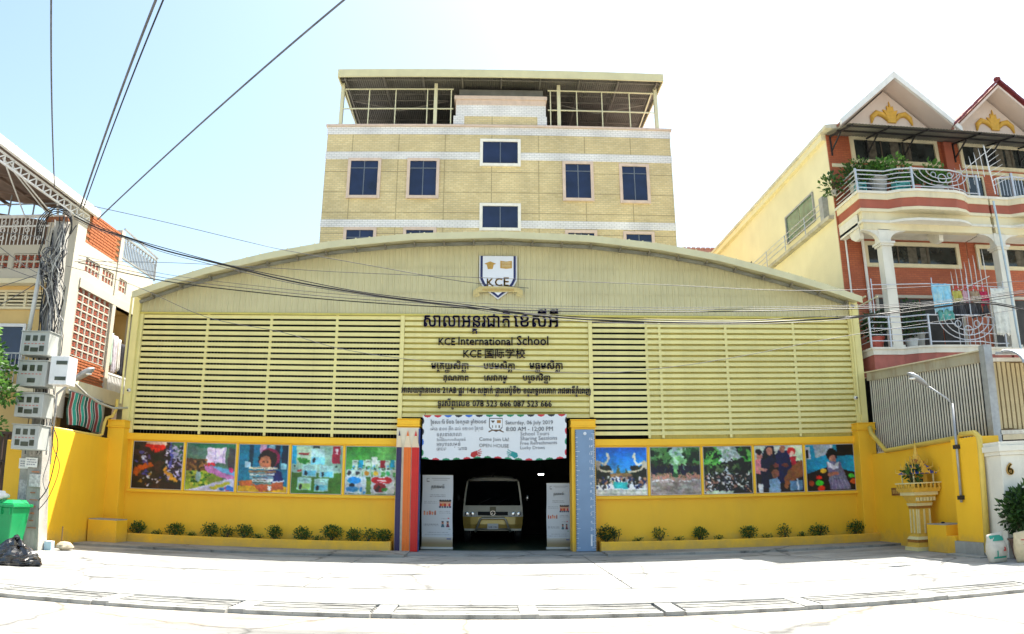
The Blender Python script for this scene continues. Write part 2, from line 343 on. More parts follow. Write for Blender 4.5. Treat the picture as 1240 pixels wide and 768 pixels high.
BLACKC = mat('black_cable_rubber', (.012, .012, .013), .5, var=.3, scale=5)
GREYC = mat('grey_cable_rubber', (.10, .10, .11), .5, var=.3, scale=5)
LEAF1 = leafmat('dark_green_leaf', (.012, .035, .008), (.05, .12, .02))
LEAF2 = leafmat('bright_green_leaf', (.03, .10, .015), (.16, .34, .05))
LEAF3 = leafmat('mid_green_leaf', (.02, .06, .012), (.10, .2, .03))
BARK = mat('brown_bark', (.12, .08, .05), .9, var=.3, scale=8, bump=.6)
SOIL = mat('dry_soil', (.10, .07, .045), 1, var=.4, scale=12, bump=.8)
rnd = random.Random(7)

# ------------------------------------------------------------------ ground, road, pavement
def groundmat(name, c, crack=.25, sc=.5):
    if name in _m: return _m[name]
    m = mat(name, c, .9, var=.10, scale=sc, bump=.35, bscale=45, dirt=crack, dirtcol=tuple(x*.30 for x in c)); n = m.node_tree; b = n.nodes['Principled BSDF']; lk = b.inputs['Base Color'].links[0]; out = lk.from_socket
    tc = n.nodes.new('ShaderNodeTexCoord')
    def stain(scale, xs, lo, hi, f0, det=9):
        mp = n.nodes.new('ShaderNodeMapping'); mp.inputs['Scale'].default_value = xs; n.links.new(tc.outputs['Object'], mp.inputs[0])
        z = n.nodes.new('ShaderNodeTexNoise'); z.inputs['Scale'].default_value = scale; z.inputs['Detail'].default_value = det; z.inputs['Roughness'].default_value = .68; n.links.new(mp.outputs[0], z.inputs['Vector'])
        r = n.nodes.new('ShaderNodeMapRange'); r.inputs[1].default_value = lo; r.inputs[2].default_value = hi; r.inputs[3].default_value = 1; r.inputs[4].default_value = f0; n.links.new(z.outputs['Fac'], r.inputs[0]); return r.outputs[0]
    vo = n.nodes.new('ShaderNodeTexVoronoi'); vo.feature = 'DISTANCE_TO_EDGE'; vo.inputs['Scale'].default_value = .33
    nz = n.nodes.new('ShaderNodeTexNoise'); nz.inputs['Scale'].default_value = 2.5; nz.inputs['Detail'].default_value = 6; n.links.new(tc.outputs['Object'], nz.inputs['Vector'])
    mv = n.nodes.new('ShaderNodeMix'); mv.data_type = 'VECTOR'; mv.inputs[0].default_value = .22; n.links.new(tc.outputs['Object'], mv.inputs[4]); n.links.new(nz.outputs['Color'], mv.inputs[5]); n.links.new(mv.outputs[1], vo.inputs['Vector'])
    rc_ = n.nodes.new('ShaderNodeMapRange'); rc_.inputs[1].default_value = 0; rc_.inputs[2].default_value = .012; rc_.inputs[3].default_value = .45; rc_.inputs[4].default_value = 1; n.links.new(vo.outputs['Distance'], rc_.inputs[0])
    for s in (stain(.55, (.35, 1.3, 1), .46, .68, .55), stain(2.4, (.6, 1.8, 1), .54, .70, .55), stain(14, (1, 1, 1), .62, .76, .5, 3), rc_.outputs[0]):
        x = n.nodes.new('ShaderNodeMix'); x.data_type = 'RGBA'; x.blend_type = 'MULTIPLY'; x.inputs[0].default_value = 1; n.links.new(out, x.inputs[6]); n.links.new(s, x.inputs[7]); out = x.outputs[2]
    n.links.new(out, b.inputs['Base Color']); return m
g = MB(); g.add([(-900, -600, -.13), (900, -600, -.13), (900, 1500, -.13), (-900, 1500, -.13)], [(0, 1, 2, 3)])
tag(g.build('ground', mat('dusty_earth', (.30, .27, .22), .95, var=.15, scale=.3)), kind='structure')
ROADM = groundmat('pale_worn_road_concrete', (.27, .264, .245), .5, .35)
g = MB(); g.box(-60, 60, -30, 10.26, -.6, -.12)
road = tag(g.build('road', ROADM), kind='structure')
PAVEM = groundmat('pale_pavement_concrete', (.36, .355, .335), .65, .6)
g = MB()
g.box(-60, 60, 11.12, 12.80, -.6, 0)
xs = [-60, -24, -14.2, -8.6, -3.1, 2.4, 7.6, 13.5, 24, 60]
for a, b in zip(xs, xs[1:]): g.box(a+.012, b-.012, 12.865, 60, -.6, 0)
g.box(-60, 60, 12.8, 12.9, -.6, -.05)
pav = tag(g.build('pavement', PAVEM), kind='structure')
KERBM = groundmat('worn_kerb_concrete', (.42, .41, .38), .8, 2.4)
def kerb_piece():
    g = MB(); L = 1.72
    g.box(0, L, 10.30, 10.42, -.4, -.012)
    y = 10.42
    for k in range(5):
        g.box(0.02, L-.02, y, y+.075, -.4, -.004-.003*(k % 2)); g.box(0, L, y+.075, y+.135, -.4, -.04); y += .135
    g.box(0, L, y, 11.12, -.4, 0)
    return g.mesh('kerb_slab', KERBM)
km = kerb_piece(); x = -21.
rk = random.Random(3)
while x < 21:
    place('kerb_slab', km, pav, loc=(x, rk.uniform(-.012, .012), rk.uniform(-.012, .0)), rot=(0, 0, R(rk.uniform(-.25, .25)))); x += 1.97
x = -21.
jm = MB().box(0, .25, 10.31, 11.125, -.4, -.008).mesh('kerb_joint', PAVEM)
while x < 21: place('kerb_joint', jm, pav, loc=(x+1.72, 0, 0)); x += 1.97
g = MB(); g.prism([(9.55, -.119), (10.3, -.119), (10.3, -.07), (10.05, -.095)], 'x', -60, 60)
g.build('gutter_edge', groundmat('gutter_dust', (.42, .37, .30), .6, 1.3), pav)
# low concrete step along the hall
for b_ in ((-10.75, -2.1, 19.0, 20.42, -.02, .06), (3.0, 11.2, 19.3, 20.42, -.02, .06)): tag(MB().box(*b_).build('apron_step', groundmat('grey_apron_concrete', (.33, .32, .29), .5, 1.4), bevel=.01), kind='structure')
g = MB(); g.box(-2.1, 3.0, 19.6, 21.2, -.02, .022)
tag(g.build('entrance_slab', groundmat('entrance_concrete', (.30, .31, .30), .4, 1.2)), kind='structure')

# ------------------------------------------------------------------ the school hall
HX0, HX1 = -10.6, 11.12
ROOFPX = [(160, 353), (200, 339), (250, 323.5), (325, 305.5), (400, 292), (500, 282.5), (605, 280), (715, 285), (800, 295), (870, 308), (950, 329), (1000, 344), (1044, 359)]
RO = [(W(px, py, 20.3).x, W(px, py, 20.3).z) for px, py in ROOFPX]
def roofz(x):
    for (a, za), (b, zb) in zip(RO, RO[1:]):
        if a <= x <= b: return za+(zb-za)*(x-a)/(b-a)
    return RO[0][1] if x < 0 else RO[-1][1]
def rcurve(x0, x1, n): return [(x0+(x1-x0)*i/n, roofz(x0+(x1-x0)*i/n)) for i in range(n+1)]
hall = thing('school_hall', 'yellow school hall with arched roof, louvred front and open vehicle entrance', 'school building', loc=(.25, 21, 0))
# roof shell, fascia, soffit
rc = rcurve(RO[0][0], RO[-1][0], 60)
g = MB(); vs = []; fs = []
for x, z in rc: vs += [(x, 20.3, z), (x, 30, z), (x, 20.3, z-.20), (x, 20.33, z-.20), (x, 20.33, z-.07), (x, 30, z-.07)]
for i in range(len(rc)-1):
    a, b = i*6, i*6+6; fs += [(a, b, b+1, a+1), (a, a+2, b+2, b), (a+2, a+3, b+3, b+2), (a+3, a+4, b+4, b+3), (a+4, a+5, b+5, b+4)]
for e in (0, len(vs)-6): fs.append((e, e+1, e+5, e+4))
g.add(vs, fs); roof = g.build('roof', ROOFM, hall, smooth=False)
g = MB()                                     # standing seams of the roof along its length
for i in range(0, 56): 
    x = RO[0][0]+.2+i*.395; z = roofz(x); g.box(x-.02, x+.02, 20.32, 29.9, z-.01, z+.03)
g.build('roof_seam', ROOFM, roof)
g = MB()                                     # grey verge purlin and its brackets under the overhang
for (x0, z0), (x1, z1) in zip(rc, rc[1:]): g.bar((x0, 20.86, z0-.17), (x1, 20.86, z1-.17), .06, .09)
g.build('verge_beam', mat('grey_verge_steel', (.26, .27, .24), .5, .2, var=.2), hall)
bm_ = MB(); bm_.box(-.02, .02, -.10, .12, -.02, .06); bm_.box(-.03, .03, .02, .1, -.05, -.02)
bme = bm_.mesh('roof_bracket', mat('dull_bracket_steel', (.24, .23, .19), .6, .3, var=.3))
x = RO[0][0]+.45
while x < RO[-1][0]-.2: place('roof_bracket', bme, hall, loc=(x, 20.72, roofz(x)-.2)); x += .86
# corrugated gable sheet
g = MB(); xs = []; x = HX0+.1
while x < HX1-.05: xs += [(x, 20.985), (x+.105, 20.985), (x+.125, 20.955), (x+.155, 20.955)]; x += .175
vs = []; fs = []
for x, y in xs: vs += [(x, y, 6.66), (x, y, roofz(x)-.07)]
for i in range(len(xs)-1): fs.append((2*i, 2*i+2, 2*i+3, 2*i+1))
g.add(vs, fs); g.build('gable_cladding', CLAD, hall)
g = MB()
for z, x0, x1 in ((7.28, -8, 8.6), (8.05, -5.6, 6.2)): g.box(x0, x1, 20.948, 20.954, z, z+.012)
g.build('sheet_lap', CLAD, hall)
g = MB(); g.box(HX0+.1, HX1-.1, 20.93, 20.98, 6.60, 6.655); g.build('flashing', OLIVE, hall)
# side walls, back wall, ceiling plane inside: closed, dark inside
for b_ in ((HX0, HX0+.12, 21.1, 30, 0, 7.2), (HX1-.12, HX1, 21.1, 30, 0, 7.15)): MB().box(*b_).build('side_wall', CREAMW, hall)
g = MB(); g.box(HX0+.13, HX0+.2, 21.3, 29.8, 0, 7.2); g.box(HX1-.2, HX1-.13, 21.3, 29.8, 0, 7.1); g.box(HX0+.2, HX1-.2, 29.8, 29.95, 0, 7)
g.box(HX0+.2, HX1-.2, 21.6, 29.8, 6.9, 7.0); g.build('inner_wall', DARK, hall)
g = MB(); g.box(HX0+.2, HX1-.2, 21.2, 29.8, -.02, .014); g.build('inner_floor', mat('dark_green_floor', (.02, .05, .03), .35, var=.2, scale=1.5), hall)
for a, b in ((HX0+.2, -2.6), (3.0, HX1-.2)): MB().box(a, b, 21.3, 21.36, 0, 3).build('inner_lining', DARK, hall)
# added dark sheets standing in for the unlit hall behind the open louvres
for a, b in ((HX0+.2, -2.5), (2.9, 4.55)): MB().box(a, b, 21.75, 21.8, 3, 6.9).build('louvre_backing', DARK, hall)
g = MB(); g.box(-2.6, 2.95, 21.05, 21.09, 3.72, 6.64); g.build('sign_backing', OLIVE, hall)
g = MB(); g.box(4.54, 10.9, 21.06, 21.10, 3.05, 6.64)
for i in range(52): g.box(4.58+i*.122, 4.60+i*.122, 21.045, 21.06, 3.05, 6.64)
g.build('louvre_backing', YBACK, hall)
# columns and slats
MULL = [(-10.34, 3.05), (W(252.9, 383).x, 3.1), (W(329.6, 383).x, 3.1), (W(409, 382).x, 3.1), (-2.52, 3.05), (2.88, 3.7), (4.52, 3.1), (W(798, 395).x, 3.1), (W(878, 400).x, 3.1), (W(960, 400).x, 3.1), (10.84, 3.1)]
for i, (x, z) in enumerate(MULL):
    wd = .055 if i in (0, 4, 5, 10) else .035
    g = MB(); g.box(x-wd, x+wd, 20.945 if wd > .04 else 20.975, 21.03, z, 6.62); g.build('mullion', SLAT, hall)
secs = [(MULL[0][0]+.06, MULL[4][0]-.06, 3.10), (MULL[4][0]+.06, MULL[5][0]-.06, 3.72), (MULL[5][0]+.06, MULL[6][0]-.02, 3.10), (MULL[6][0]+.02, MULL[10][0]-.06, 3.10)]
for a, b, zl in secs:
    m_ = MB(); m_.prism([(-.03, -.052), (.012, -.052), (.012, .044), (-.022, .052)], 'x', 0, b-a); me = m_.mesh('slat', SLAT)
    for k in range(21):
        z = 6.535-k*.1645
        if z < zl: break
        place('slat', me, hall, loc=(a, 21.0, z), rot=(R(rnd.uniform(-4, 4)), R(rnd.uniform(-.035, .035)), 0))
g = MB()                                       # thin upright bars behind the left louvres
for i in range(78): x = -10.2+i*.0985; g.box(x-.008, x+.008, 21.30, 21.32, 3.1, 5.95 if i > 2 else 5.2)
tag(g.build('window_guard', mat('dull_guard_bars', (.15, .15, .13), .6, var=.2), hall), kind='stuff')
# corner trims and drain pipes
for x in (-10.50, 11.0):
    g = MB(); g.box(x-.1, x+.1, 20.86, 21.08, 3.3, 7.2); g.build('corner_post', SLAT, hall)
for x, z in ((10.83, 3.7), (-10.66, 3.9)): MB().tube([(x, 20.82, 7.1), (x, 20.82, z)], .032, 8).build('downpipe', SLAT, hall)
# lower walls
for a, b in ((-10.8, -2.54), (2.93, 11.12)): MB().box(a, b, 21.0, 21.25, 0, 2.90).build('lower_wall', HALLY, hall)
for a, b in ((-10.4, -2.54), (2.93, 10.7)): MB().box(a, b, 20.90, 21.26, 2.90, 3.08).build('wall_beam', HALLY, hall, bevel=.01)
# pillars with caps
def pillar(x0, x1, y0, y1, h, nm='pillar'):
    g = MB(); g.box(x0, x1, y0, y1, 0, h-.22); g.box(x0-.03, x1+.03, y0-.03, y1, h-.22, h-.17); g.box(x0-.012, x1+.012, y0-.012, y1, h-.17, h-.03); g.box(x0-.03, x1+.03, y0-.03, y1, h-.03, h); return g.build(nm, HALLY, hall, bevel=.012)
pillar(-2.54, -1.94, 20.72, 21.3, 3.62); pillar(2.26, 2.93, 20.72, 21.3, 3.62)
pillar(-10.88, -10.38, 20.62, 21.02, 3.42); pillar(10.62, 11.16, 20.62, 21.02, 3.44)
# frame mouldings round the poster bays
PL = [(162, 220.5), (225, 283.5), (289.5, 350), (351.5, 414.5), (418, 479.5)]
PR = [(722, 783.5), (787.5, 848), (852, 911.5), (914, 973.5), (975.5, 1034)]
def bay(lst, nm):
    ex = []
    for a, b in lst: ex.append((W(a, 565, 20.96).x, W(b, 565, 20.96).x))
    g = MB(); x0 = ex[0][0]-.13; x1 = ex[-1][1]+.1
    g.box(x0, x1, 20.93, 21.0, 2.865, 2.90); g.box(x0-.02, x1+.02, 20.90, 21.0, 1.42, 1.50)
    cuts = [x0+.03]+[(ex[i][1]+ex[i+1][0])/2 for i in range(4)]+[x1-.03]
    for c in cuts: g.box(c-.035, c+.035, 20.94, 21.0, 1.50, 2.865)
    g.build('bay_moulding', HALLY, hall, bevel=.008); return [(cuts[i]+.045, cuts[i+1]-.045) for i in range(5)]
BL = bay(PL, 'l'); BR = bay(PR, 'r')
# planters
for a, b in ((-10.6, -2.62), (3.0, 10.98)):
    g = MB(); g.box(a, b, 20.42, 20.52, .0, .29); g.box(a, a+.1, 20.52, 20.999, .0, .29); g.box(b-.1, b, 20.52, 20.999, .0, .29); g.build('planter_wall', HALLY, hall, bevel=.012)
    g = MB(); g.box(a+.1, b-.1, 20.521, 20.999, 0, .24); g.build('planter_soil', SOIL, hall)

# pencils on the left gate pillar, ruler on the right one
pen = thing('pencil_sign', 'tall sign of three giant pencils, dark, orange and red, on the gate pillar', 'sign', loc=(-2.2, 20.6, 0))
g = MB(); g.box(-2.55, -1.93, 20.64, 20.68, .03, 3.36); g.build('board', mat('pale_board', (.74, .66, .5), .5), pen)
g = MB(); g.box(-1.95, -1.90, 20.635, 20.93, .03, 3.34); g.build('side_board', mat('blue_board', (.02, .05, .22), .4), pen)
for i, (cx, cc) in enumerate([(-2.47, (.03, .02, .09)), (-2.24, (.80, .17, .02)), (-2.02, (.62, .015, .012))]):
    pm = mat('pencil_paint_%s' % ['dark', 'orange', 'red'][i], cc, .35, var=.05); w_ = .10 if i else .07
    g = MB()
    for k, (u, dy) in enumerate(((-.66, .0), (0, -.02), (.66, 0))): g.box(cx+u*w_-w_*.33, cx+u*w_+w_*.33, 20.60+dy, 20.641, .03, 2.82)
    p = g.build('pencil', pm, pen)
    g = MB(); g.add([(cx-w_, 20.60, 2.82), (cx+w_, 20.60, 2.82), (cx+w_*.35, 20.60, 3.13), (cx-w_*.35, 20.60, 3.13), (cx-w_, 20.64, 2.82), (cx+w_, 20.64, 2.82), (cx+w_*.35, 20.64, 3.13), (cx-w_*.35, 20.64, 3.13)], [(0, 1, 2, 3), (0, 3, 7, 4), (1, 5, 6, 2), (3, 2, 6, 7)])
    g.build('wood_cone', mat('pale_pencil_wood', (.78, .62, .42), .6, var=.08), p)
    g = MB(); g.add([(cx-w_*.35, 20.60, 3.13), (cx+w_*.35, 20.60, 3.13), (cx, 20.61, 3.29), (cx-w_*.35, 20.64, 3.13), (cx+w_*.35, 20.64, 3.13)], [(0, 1, 2), (0, 2, 3), (1, 4, 2), (3, 2, 4)])
    g.build('lead_tip', pm, p)
rul = thing('ruler_sign', 'tall blue grey ruler sign with white tick marks on the gate pillar', 'sign', loc=(2.6, 20.6, 0))
g = MB(); g.box(2.36, 2.90, 20.64, 20.68, .03, 3.33); g.build('board', mat('ruler_blue', (.20, .30, .45), .4, var=.05), rul, bevel=.01)
g = MB(); TW = mat('white_print', (.8, .82, .86), .5, var=.02)
for k in range(96):
    z = .12+k*.0325; L = .12 if k % 10 == 0 else .085 if k % 5 == 0 else .05
    g.box(2.895-L, 2.895, 20.634, 20.639, z, z+.009)
    if k % 4 == 0: L = .11 if k % 16 == 0 else .06; g.box(2.365, 2.365+L, 20.634, 20.639, z, z+.01)
g.lathe([(.05, 0), (.05, .005), (.01, .006)], (2.63, 20.636, 3.2), 14)
tag(g.build('tick_marks', TW, rul), kind='stuff')
eg = MB()
for k in range(66):
    z = .1+k*.049; eg.box(2.362, 2.385, 20.634, 20.639, z, z+.02); eg.box(2.876, 2.899, 20.630, 20.633, z, z+.02)
tag(eg.build('edge_marks', DARKM, rul), kind='stuff')
for k in range(15):
    z = .17+k*.205; lettering(str(k+1), (2.75, 20.633, z), (2.75+(.045 if k < 9 else .07), 20.633, z), TW, rul, 'numeral', ext=.004)['kind'] = 'stuff'
g = MB(); g.lathe([(.045, 0), (.045, .006)], (0, 0, 0), 14); o = g.build('hole', TW, rul, loc=(2.63, 20.636, 3.22), rot=(R(90), 0, 0))

# crest on the gable
cr = thing('school_crest', 'white shield crest with cap, book and gold ribbon on the arched gable', 'crest', loc=(.22, 20.9, 7.2))
c0, c1, c2 = W(581.5, 310, 20.9), W(624, 310, 20.9), W(603, 361, 20.9)
cx = c2.x; hw = (c1.x-c0.x)/2; zt = c0.z; zb = c2.z; H_ = zt-zb
def shield(k, dz=0):
    z = lambda t: zt-(1-k)*.08-H_*(t)*(.5+.5*k)
    return [(cx-hw*k, z(0)), (cx+hw*k, z(0)), (cx+hw*k, z(.56)), (cx+hw*k*.86, z(.68)), (cx+hw*k*.62, z(.80)), (cx, z(1)), (cx-hw*k*.62, z(.80)), (cx-hw*k*.86, z(.68)), (cx-hw*k, z(.56))]
def fan(poly, y0, y1):
    g = MB(); n = len(poly); c = (sum(p[0] for p in poly)/n, sum(p[1] for p in poly)/n)
    g.add([(p[0], y0, p[1]) for p in poly]+[(p[0], y1, p[1]) for p in poly], [tuple(range(n))]+[(i, i+n, (i+1) % n+n, (i+1) % n) for i in range(n)]); return g
fan(shield(1.07), 20.895, 20.95).build('shield_back', WHITEM, cr)
fan(shield(1.), 20.88, 20.894).build('shield_border', mat('navy_crest_paint', (.015, .02, .10), .4), cr)
fan(shield(.87), 20.868, 20.879).build('shield_face', mat('white_crest_face', (.76, .79, .84), .4, var=.03), cr)
GOLD = mat('gold_crest_paint', (.52, .30, .06), .4, .2, var=.15, scale=12)
g = MB(); a = cx-hw*.45; zc = zt-.27
g.prism([(a-.17, zc+.02), (a, zc+.09), (a+.17, zc+.02), (a, zc-.05)], 'y', 20.855, 20.866); g.prism([(a-.1, zc-.02), (a+.1, zc-.02), (a+.07, zc-.14), (a-.07, zc-.14)], 'y', 20.858, 20.867)
g.build('cap', GOLD, cr)
g = MB(); a = cx+hw*.45
for s_ in (-1, 1): g.prism([(a, zc-.13), (a, zc+.09), (a+s_*.17, zc+.11), (a+s_*.17, zc-.11)], 'y', 20.855, 20.866)
g.build('book', GOLD, cr)
g = MB()
for k in range(4): g.box(a-.13, a+.13, 20.850, 20.853, zc-.08+k*.045, zc-.068+k*.045)
g.build('book_lines', CREAMT, cr)
p0, p1 = W(589.5, 346.5, 20.86), W(616, 346.5, 20.86); 
for k_, ch in enumerate('KCE'): lettering(ch, p0.lerp(p1, (0, .365, .77)[k_]), p0.lerp(p1, (.29, .69, 1)[k_]), GOLD, cr, 'letter', ext=.01, bold=.03)
g = MB(); pts = [W(x_, y_, 20.86) for x_, y_ in ((573, 355), (580, 350), (592, 349.5), (603, 350), (614, 349.5), (626, 350), (633, 355))]
for i in range(6):
    a_, b_ = pts[i], pts[i+1]; g.add([(a_.x, 20.853, a_.z-.1), (b_.x, 20.853, b_.z-.1), (b_.x, 20.853, b_.z+.07), (a_.x, 20.853, a_.z+.07), (a_.x, 20.866, a_.z-.1), (b_.x, 20.866, b_.z-.1), (b_.x, 20.866, b_.z+.07), (a_.x, 20.866, a_.z+.07)], [(0, 1, 2, 3), (0, 4, 5, 1), (3, 2, 6, 7)])
g.add([(pts[0].x, 20.86, pts[0].z-.14), (pts[0].x+.2, 20.86, pts[0].z-.08), (pts[0].x+.16, 20.86, pts[0].z+.02)], [(0, 1, 2)]); g.add([(pts[-1].x, 20.86, pts[-1].z-.14), (pts[-1].x-.2, 20.86, pts[-1].z-.08), (pts[-1].x-.16, 20.86, pts[-1].z+.02)], [(0, 2, 1)])
rb = g.build('ribbon', mat('ribbon_gold', (.60, .48, .20), .4, var=.15, scale=14), cr)
g = MB()
for k in range(26): x = cx-.44+k*.035; g.box(x, x+.016, 20.846, 20.85, pts[3].z-.06, pts[3].z+.01)
g.build('ribbon_print', GOLD, rb)

# raised lettering over the centre louvres
LT = [('សាលាអន្តរជាតិ', 513, 617, 396, .026, 1.2), ('ខេស៊ីអ៊ី', 622, 676, 396, .02, 1.08), ('KCE', 531, 551, 418, .01, 1.1), ('International', 555, 620.5, 418, .01, 1.1), ('School', 626, 664, 418, .01, 1.1), ('KCE', 561, 583, 433, .01, 1.05), ('国际学校', 587, 636, 433, .01, 1.),
      ('មត្តេយ្យសិក្សា', 522, 567, 447, .015, 1.1), ('បឋមសិក្សា', 585.5, 623, 447, .015, 1.1), ('មធ្យមសិក្សា', 641, 681, 447, .015, 1.1),
      ('គុណភាព', 537, 567, 461, .015, 1.1), ('សេវាកម្ម', 586, 614, 461, .015, 1.1), ('បច្ចេកវិទ្យា', 633, 666, 461, .015, 1.),
      ('អាសយដ្ឋានលេខ 21AB ផ្លូវ 146 សង្កាត់ ផ្សារដេប៉ូទី២ ខណ្ឌទួលគោក រាជធានីភ្នំពេញ', 486, 715, 476.5, .02, 1.35),
      ('ទូរស័ព្ទលេខ 078 523 666 087 523 666', 530, 668, 492.5, .015, 1.15)]
for s_, xa, xb, y_, bo, st in LT:
    z = W((xa+xb)/2, y_, 20.93).z; lettering(s_, (W(xa, y_, 20.93).x, 20.93, z), (W(xb, y_, 20.93).x, 20.93, z), NAVY, hall, ext=.02, stretch=st, bold=bo)

def boxes(name, lst, m, parent, bevel=0):
    return [MB().box(*b).build(name, m, parent, bevel=bevel) for b in lst]
def P_lines(cv, x0, y0, x1, n, c, rnd, h=.012, gap=.03):      # rows of unreadable small print
    for k in range(n):
        x = x0
        while x < x1-.01:
            L = rnd.uniform(.01, .04); cv.rect(x, y0+k*gap, min(x+L, x1), y0+k*gap+h, c, .75); x += L+rnd.uniform(.006, .014)

# ------------------------------------------------------------------ posters in the bays
def paint(i):
    r = random.Random(50+i); N = 84; c = Canvas(N, N)
    if i == 0:
        c.rect(0, 0, 1, 1, (52, 38, 34)); c.spots(0, 0, 1, 1, 50, [(70, 48, 40), (38, 28, 30), (30, 40, 30)], .09, r)
        c.rect(.78, 0, 1, .35, (70, 110, 80)); c.spots(.66, .05, 1, .8, 110, [(225, 215, 240), (190, 180, 225), (60, 50, 80)], .028, r)
        c.rect(.74, 0, .78, .55, (95, 95, 180)); c.ell(.45, .08, .2, .12, (225, 45, 25)); c.rect(.25, 0, .65, .06, (240, 190, 170))
        c.poly([(.02, .55), (.36, .40), (.40, .47), (.03, .72)], (190, 90, 30)); c.poly([(.60, .56), (.66, .55), (.92, .8), (.84, .86)], (225, 160, 60))
        c.spots(.05, .2, .35, .45, 16, [(200, 200, 225), (90, 80, 140)], .03, r); c.spots(.15, .6, .6, .9, 20, [(210, 200, 210), (150, 110, 50), (80, 70, 150)], .03, r)
    elif i == 1:
        c.rect(0, 0, 1, 1, (95, 125, 110)); c.poly([(0, 0), (1, 0), (1, .12), (.3, .1)], (50, 120, 90)); c.rect(.42, .08, .8, .42, (225, 205, 235))
        for k in range(8): c.rect(.44+k*.045, .1, .445+k*.045, .42, (150, 130, 180))
        c.rect(0, .32, .4, .62, (95, 65, 40)); c.spots(0, .34, .42, .6, 40, [(130, 90, 50), (60, 50, 35), (160, 110, 60)], .03, r)
        c.rect(0, .58, .75, 1, (150, 165, 60)); c.spots(0, .6, .5, .95, 60, [(90, 140, 40), (190, 190, 70), (50, 90, 30)], .03, r)
        c.poly([(.35, .44), (1, .6), (1, .8), (.45, .6)], (205, 130, 190)); c.poly([(.5, .46), (1, .56), (1, .66), (.7, .6)], (120, 180, 225))
        c.poly([(0, 1), (1, .7), (1, 1)], (205, 200, 225)); c.poly([(.5, .92), (.9, .78), (.93, .82), (.55, .97)], (185, 180, 60)); c.spots(.75, .9, 1, 1, 8, [(200, 50, 80), (60, 120, 190)], .05, r)
        c.ell(.27, .68, .05, .13, (150, 175, 175)); c.ell(.27, .56, .04, .04, (60, 45, 35)); c.spots(.4, .42, .55, .48, 6, [(220, 50, 60)], .025, r); c.spots(.82, .5, .95, .58, 5, [(225, 50, 120)], .03, r); c.rect(.85, .1, 1, .5, (80, 60, 70), .7)
    elif i == 2:
        c.rect(0, 0, 1, 1, (25, 120, 150)); c.rect(.2, 0, .28, .5, (20, 60, 80)); c.rect(.42, 0, .55, .25, (200, 160, 190)); c.rect(.6, 0, .72, .12, (150, 195, 215)); c.rect(.74, 0, .82, .5, (30, 35, 60)); c.rect(.86, 0, 1, .4, (15, 45, 70))
        c.ell(.62, .27, .21, .2, (150, 30, 80)); c.ell(.58, .30, .19, .19, (45, 25, 22)); c.ell(.54, .37, .12, .15, (195, 125, 90)); c.ell(.5, .36, .02, .012, (50, 30, 25)); c.ell(.58, .36, .02, .012, (50, 30, 25)); c.ell(.54, .45, .035, .012, (150, 60, 60))
        c.poly([(.62, .5), (.86, .55), (.93, .8), (.7, .85), (.55, .7)], (30, 40, 105)); c.line([(.72, .78), (.92, .74)], .012, (220, 225, 235))
        c.rect(0, .86, 1, 1, (215, 170, 30)); c.poly([(.0, .76), (.3, .74), (.34, .84), (.06, .88)], (195, 105, 60)); c.poly([(.3, .85), (.9, .76), (.93, .92), (.45, .98)], (190, 100, 60)); c.ell(.64, .9, .04, .05, (230, 225, 220))
        for k, (y, q) in enumerate([(.5, (215, 205, 180)), (.57, (150, 120, 90)), (.63, (200, 205, 205)), (.70, (120, 150, 170)), (.76, (210, 215, 215)), (.81, (110, 140, 135))]): c.rect(.2-.02*(k % 2)+.02*k, y-.04, .78-.02*k, y+.012, q); c.rect(.3, y-.02, .6, y-.012, (90, 80, 70))
        c.rect(.12, .36, .24, .48, (170, 210, 225)); c.rect(.84, .38, .98, .5, (150, 205, 225))
    elif i == 3:
        c.rect(0, 0, 1, 1, (150, 185, 170)); c.rect(0, .56, 1, 1, (75, 120, 45)); c.rect(0, 0, .08, .38, (30, 160, 200)); c.rect(.1, .03, .38, .4, (175, 200, 175)); c.rect(.12, .14, .33, .19, (150, 60, 60)); c.spots(.14, .27, .34, .36, 22, [(40, 110, 50), (60, 140, 60)], .03, r)
        c.rect(.38, .07, .64, .38, (175, 215, 215)); c.rect(.38, .24, .64, .38, (130, 205, 225)); c.rect(.42, 0, .55, .05, (40, 60, 60)); c.ell(.44, .3, .03, .05, (40, 40, 50)); c.rect(.8, 0, .95, .36, (170, 40, 70)); c.rect(.85, .06, .9, .08, (235, 225, 225)); c.rect(.87, .06, .9, .17, (235, 225, 225)); c.rect(.85, .10, .9, .12, (235, 225, 225)); c.rect(.85, .15, .9, .17, (235, 225, 225))
        for x, y in ((.22, .38), (.55, .4), (.12, .66), (.46, .68)):
            c.rect(x, y, x+.28, y+.26, (165, 205, 200)); c.rect(x+.02, y+.13, x+.26, y+.24, r.choice([(170, 150, 200), (150, 190, 110), (110, 190, 215)])); c.ell(x+.07, y+.19, .03, .05, (40, 40, 55)); P_lines(c, x+.03, y+.04, x+.24, 2, (100, 130, 130), r)
        c.ell(.06, .42, .02, .02, (30, 60, 60)); c.ell(.88, .43, .02, .02, (30, 60, 60)); c.rect(.12, .5, .2, .53, (190, 60, 60))
    elif i == 4:
        for k in range(20): c.rect(0, k*.03, 1, k*.03+.03, (70+k*1.5, 150+k, 60+k*2))
        c.rect(0, .6, 1, 1, (70, 120, 50)); c.ell(.9, .1, .3, .25, (130, 195, 120), .6)
        for k in range(7): x = .12+k*.125; c.rect(x, .27, x+.115, .52, (195, 215, 205)); c.rect(x+.02, .3, x+.09, .32, (130, 140, 130)); c.spots(x+.01, .4, x+.1, .48, 7, [(50, 60, 60), (90, 150, 100), (90, 170, 210)], .018, r)
        c.rect(.25, .27, .33, .44, (20, 155, 195)); c.rect(.68, .27, .76, .43, (150, 30, 50)); c.rect(.87, .27, .95, .43, (20, 160, 200)); c.rect(.5, .22, .62, .36, (205, 215, 210))
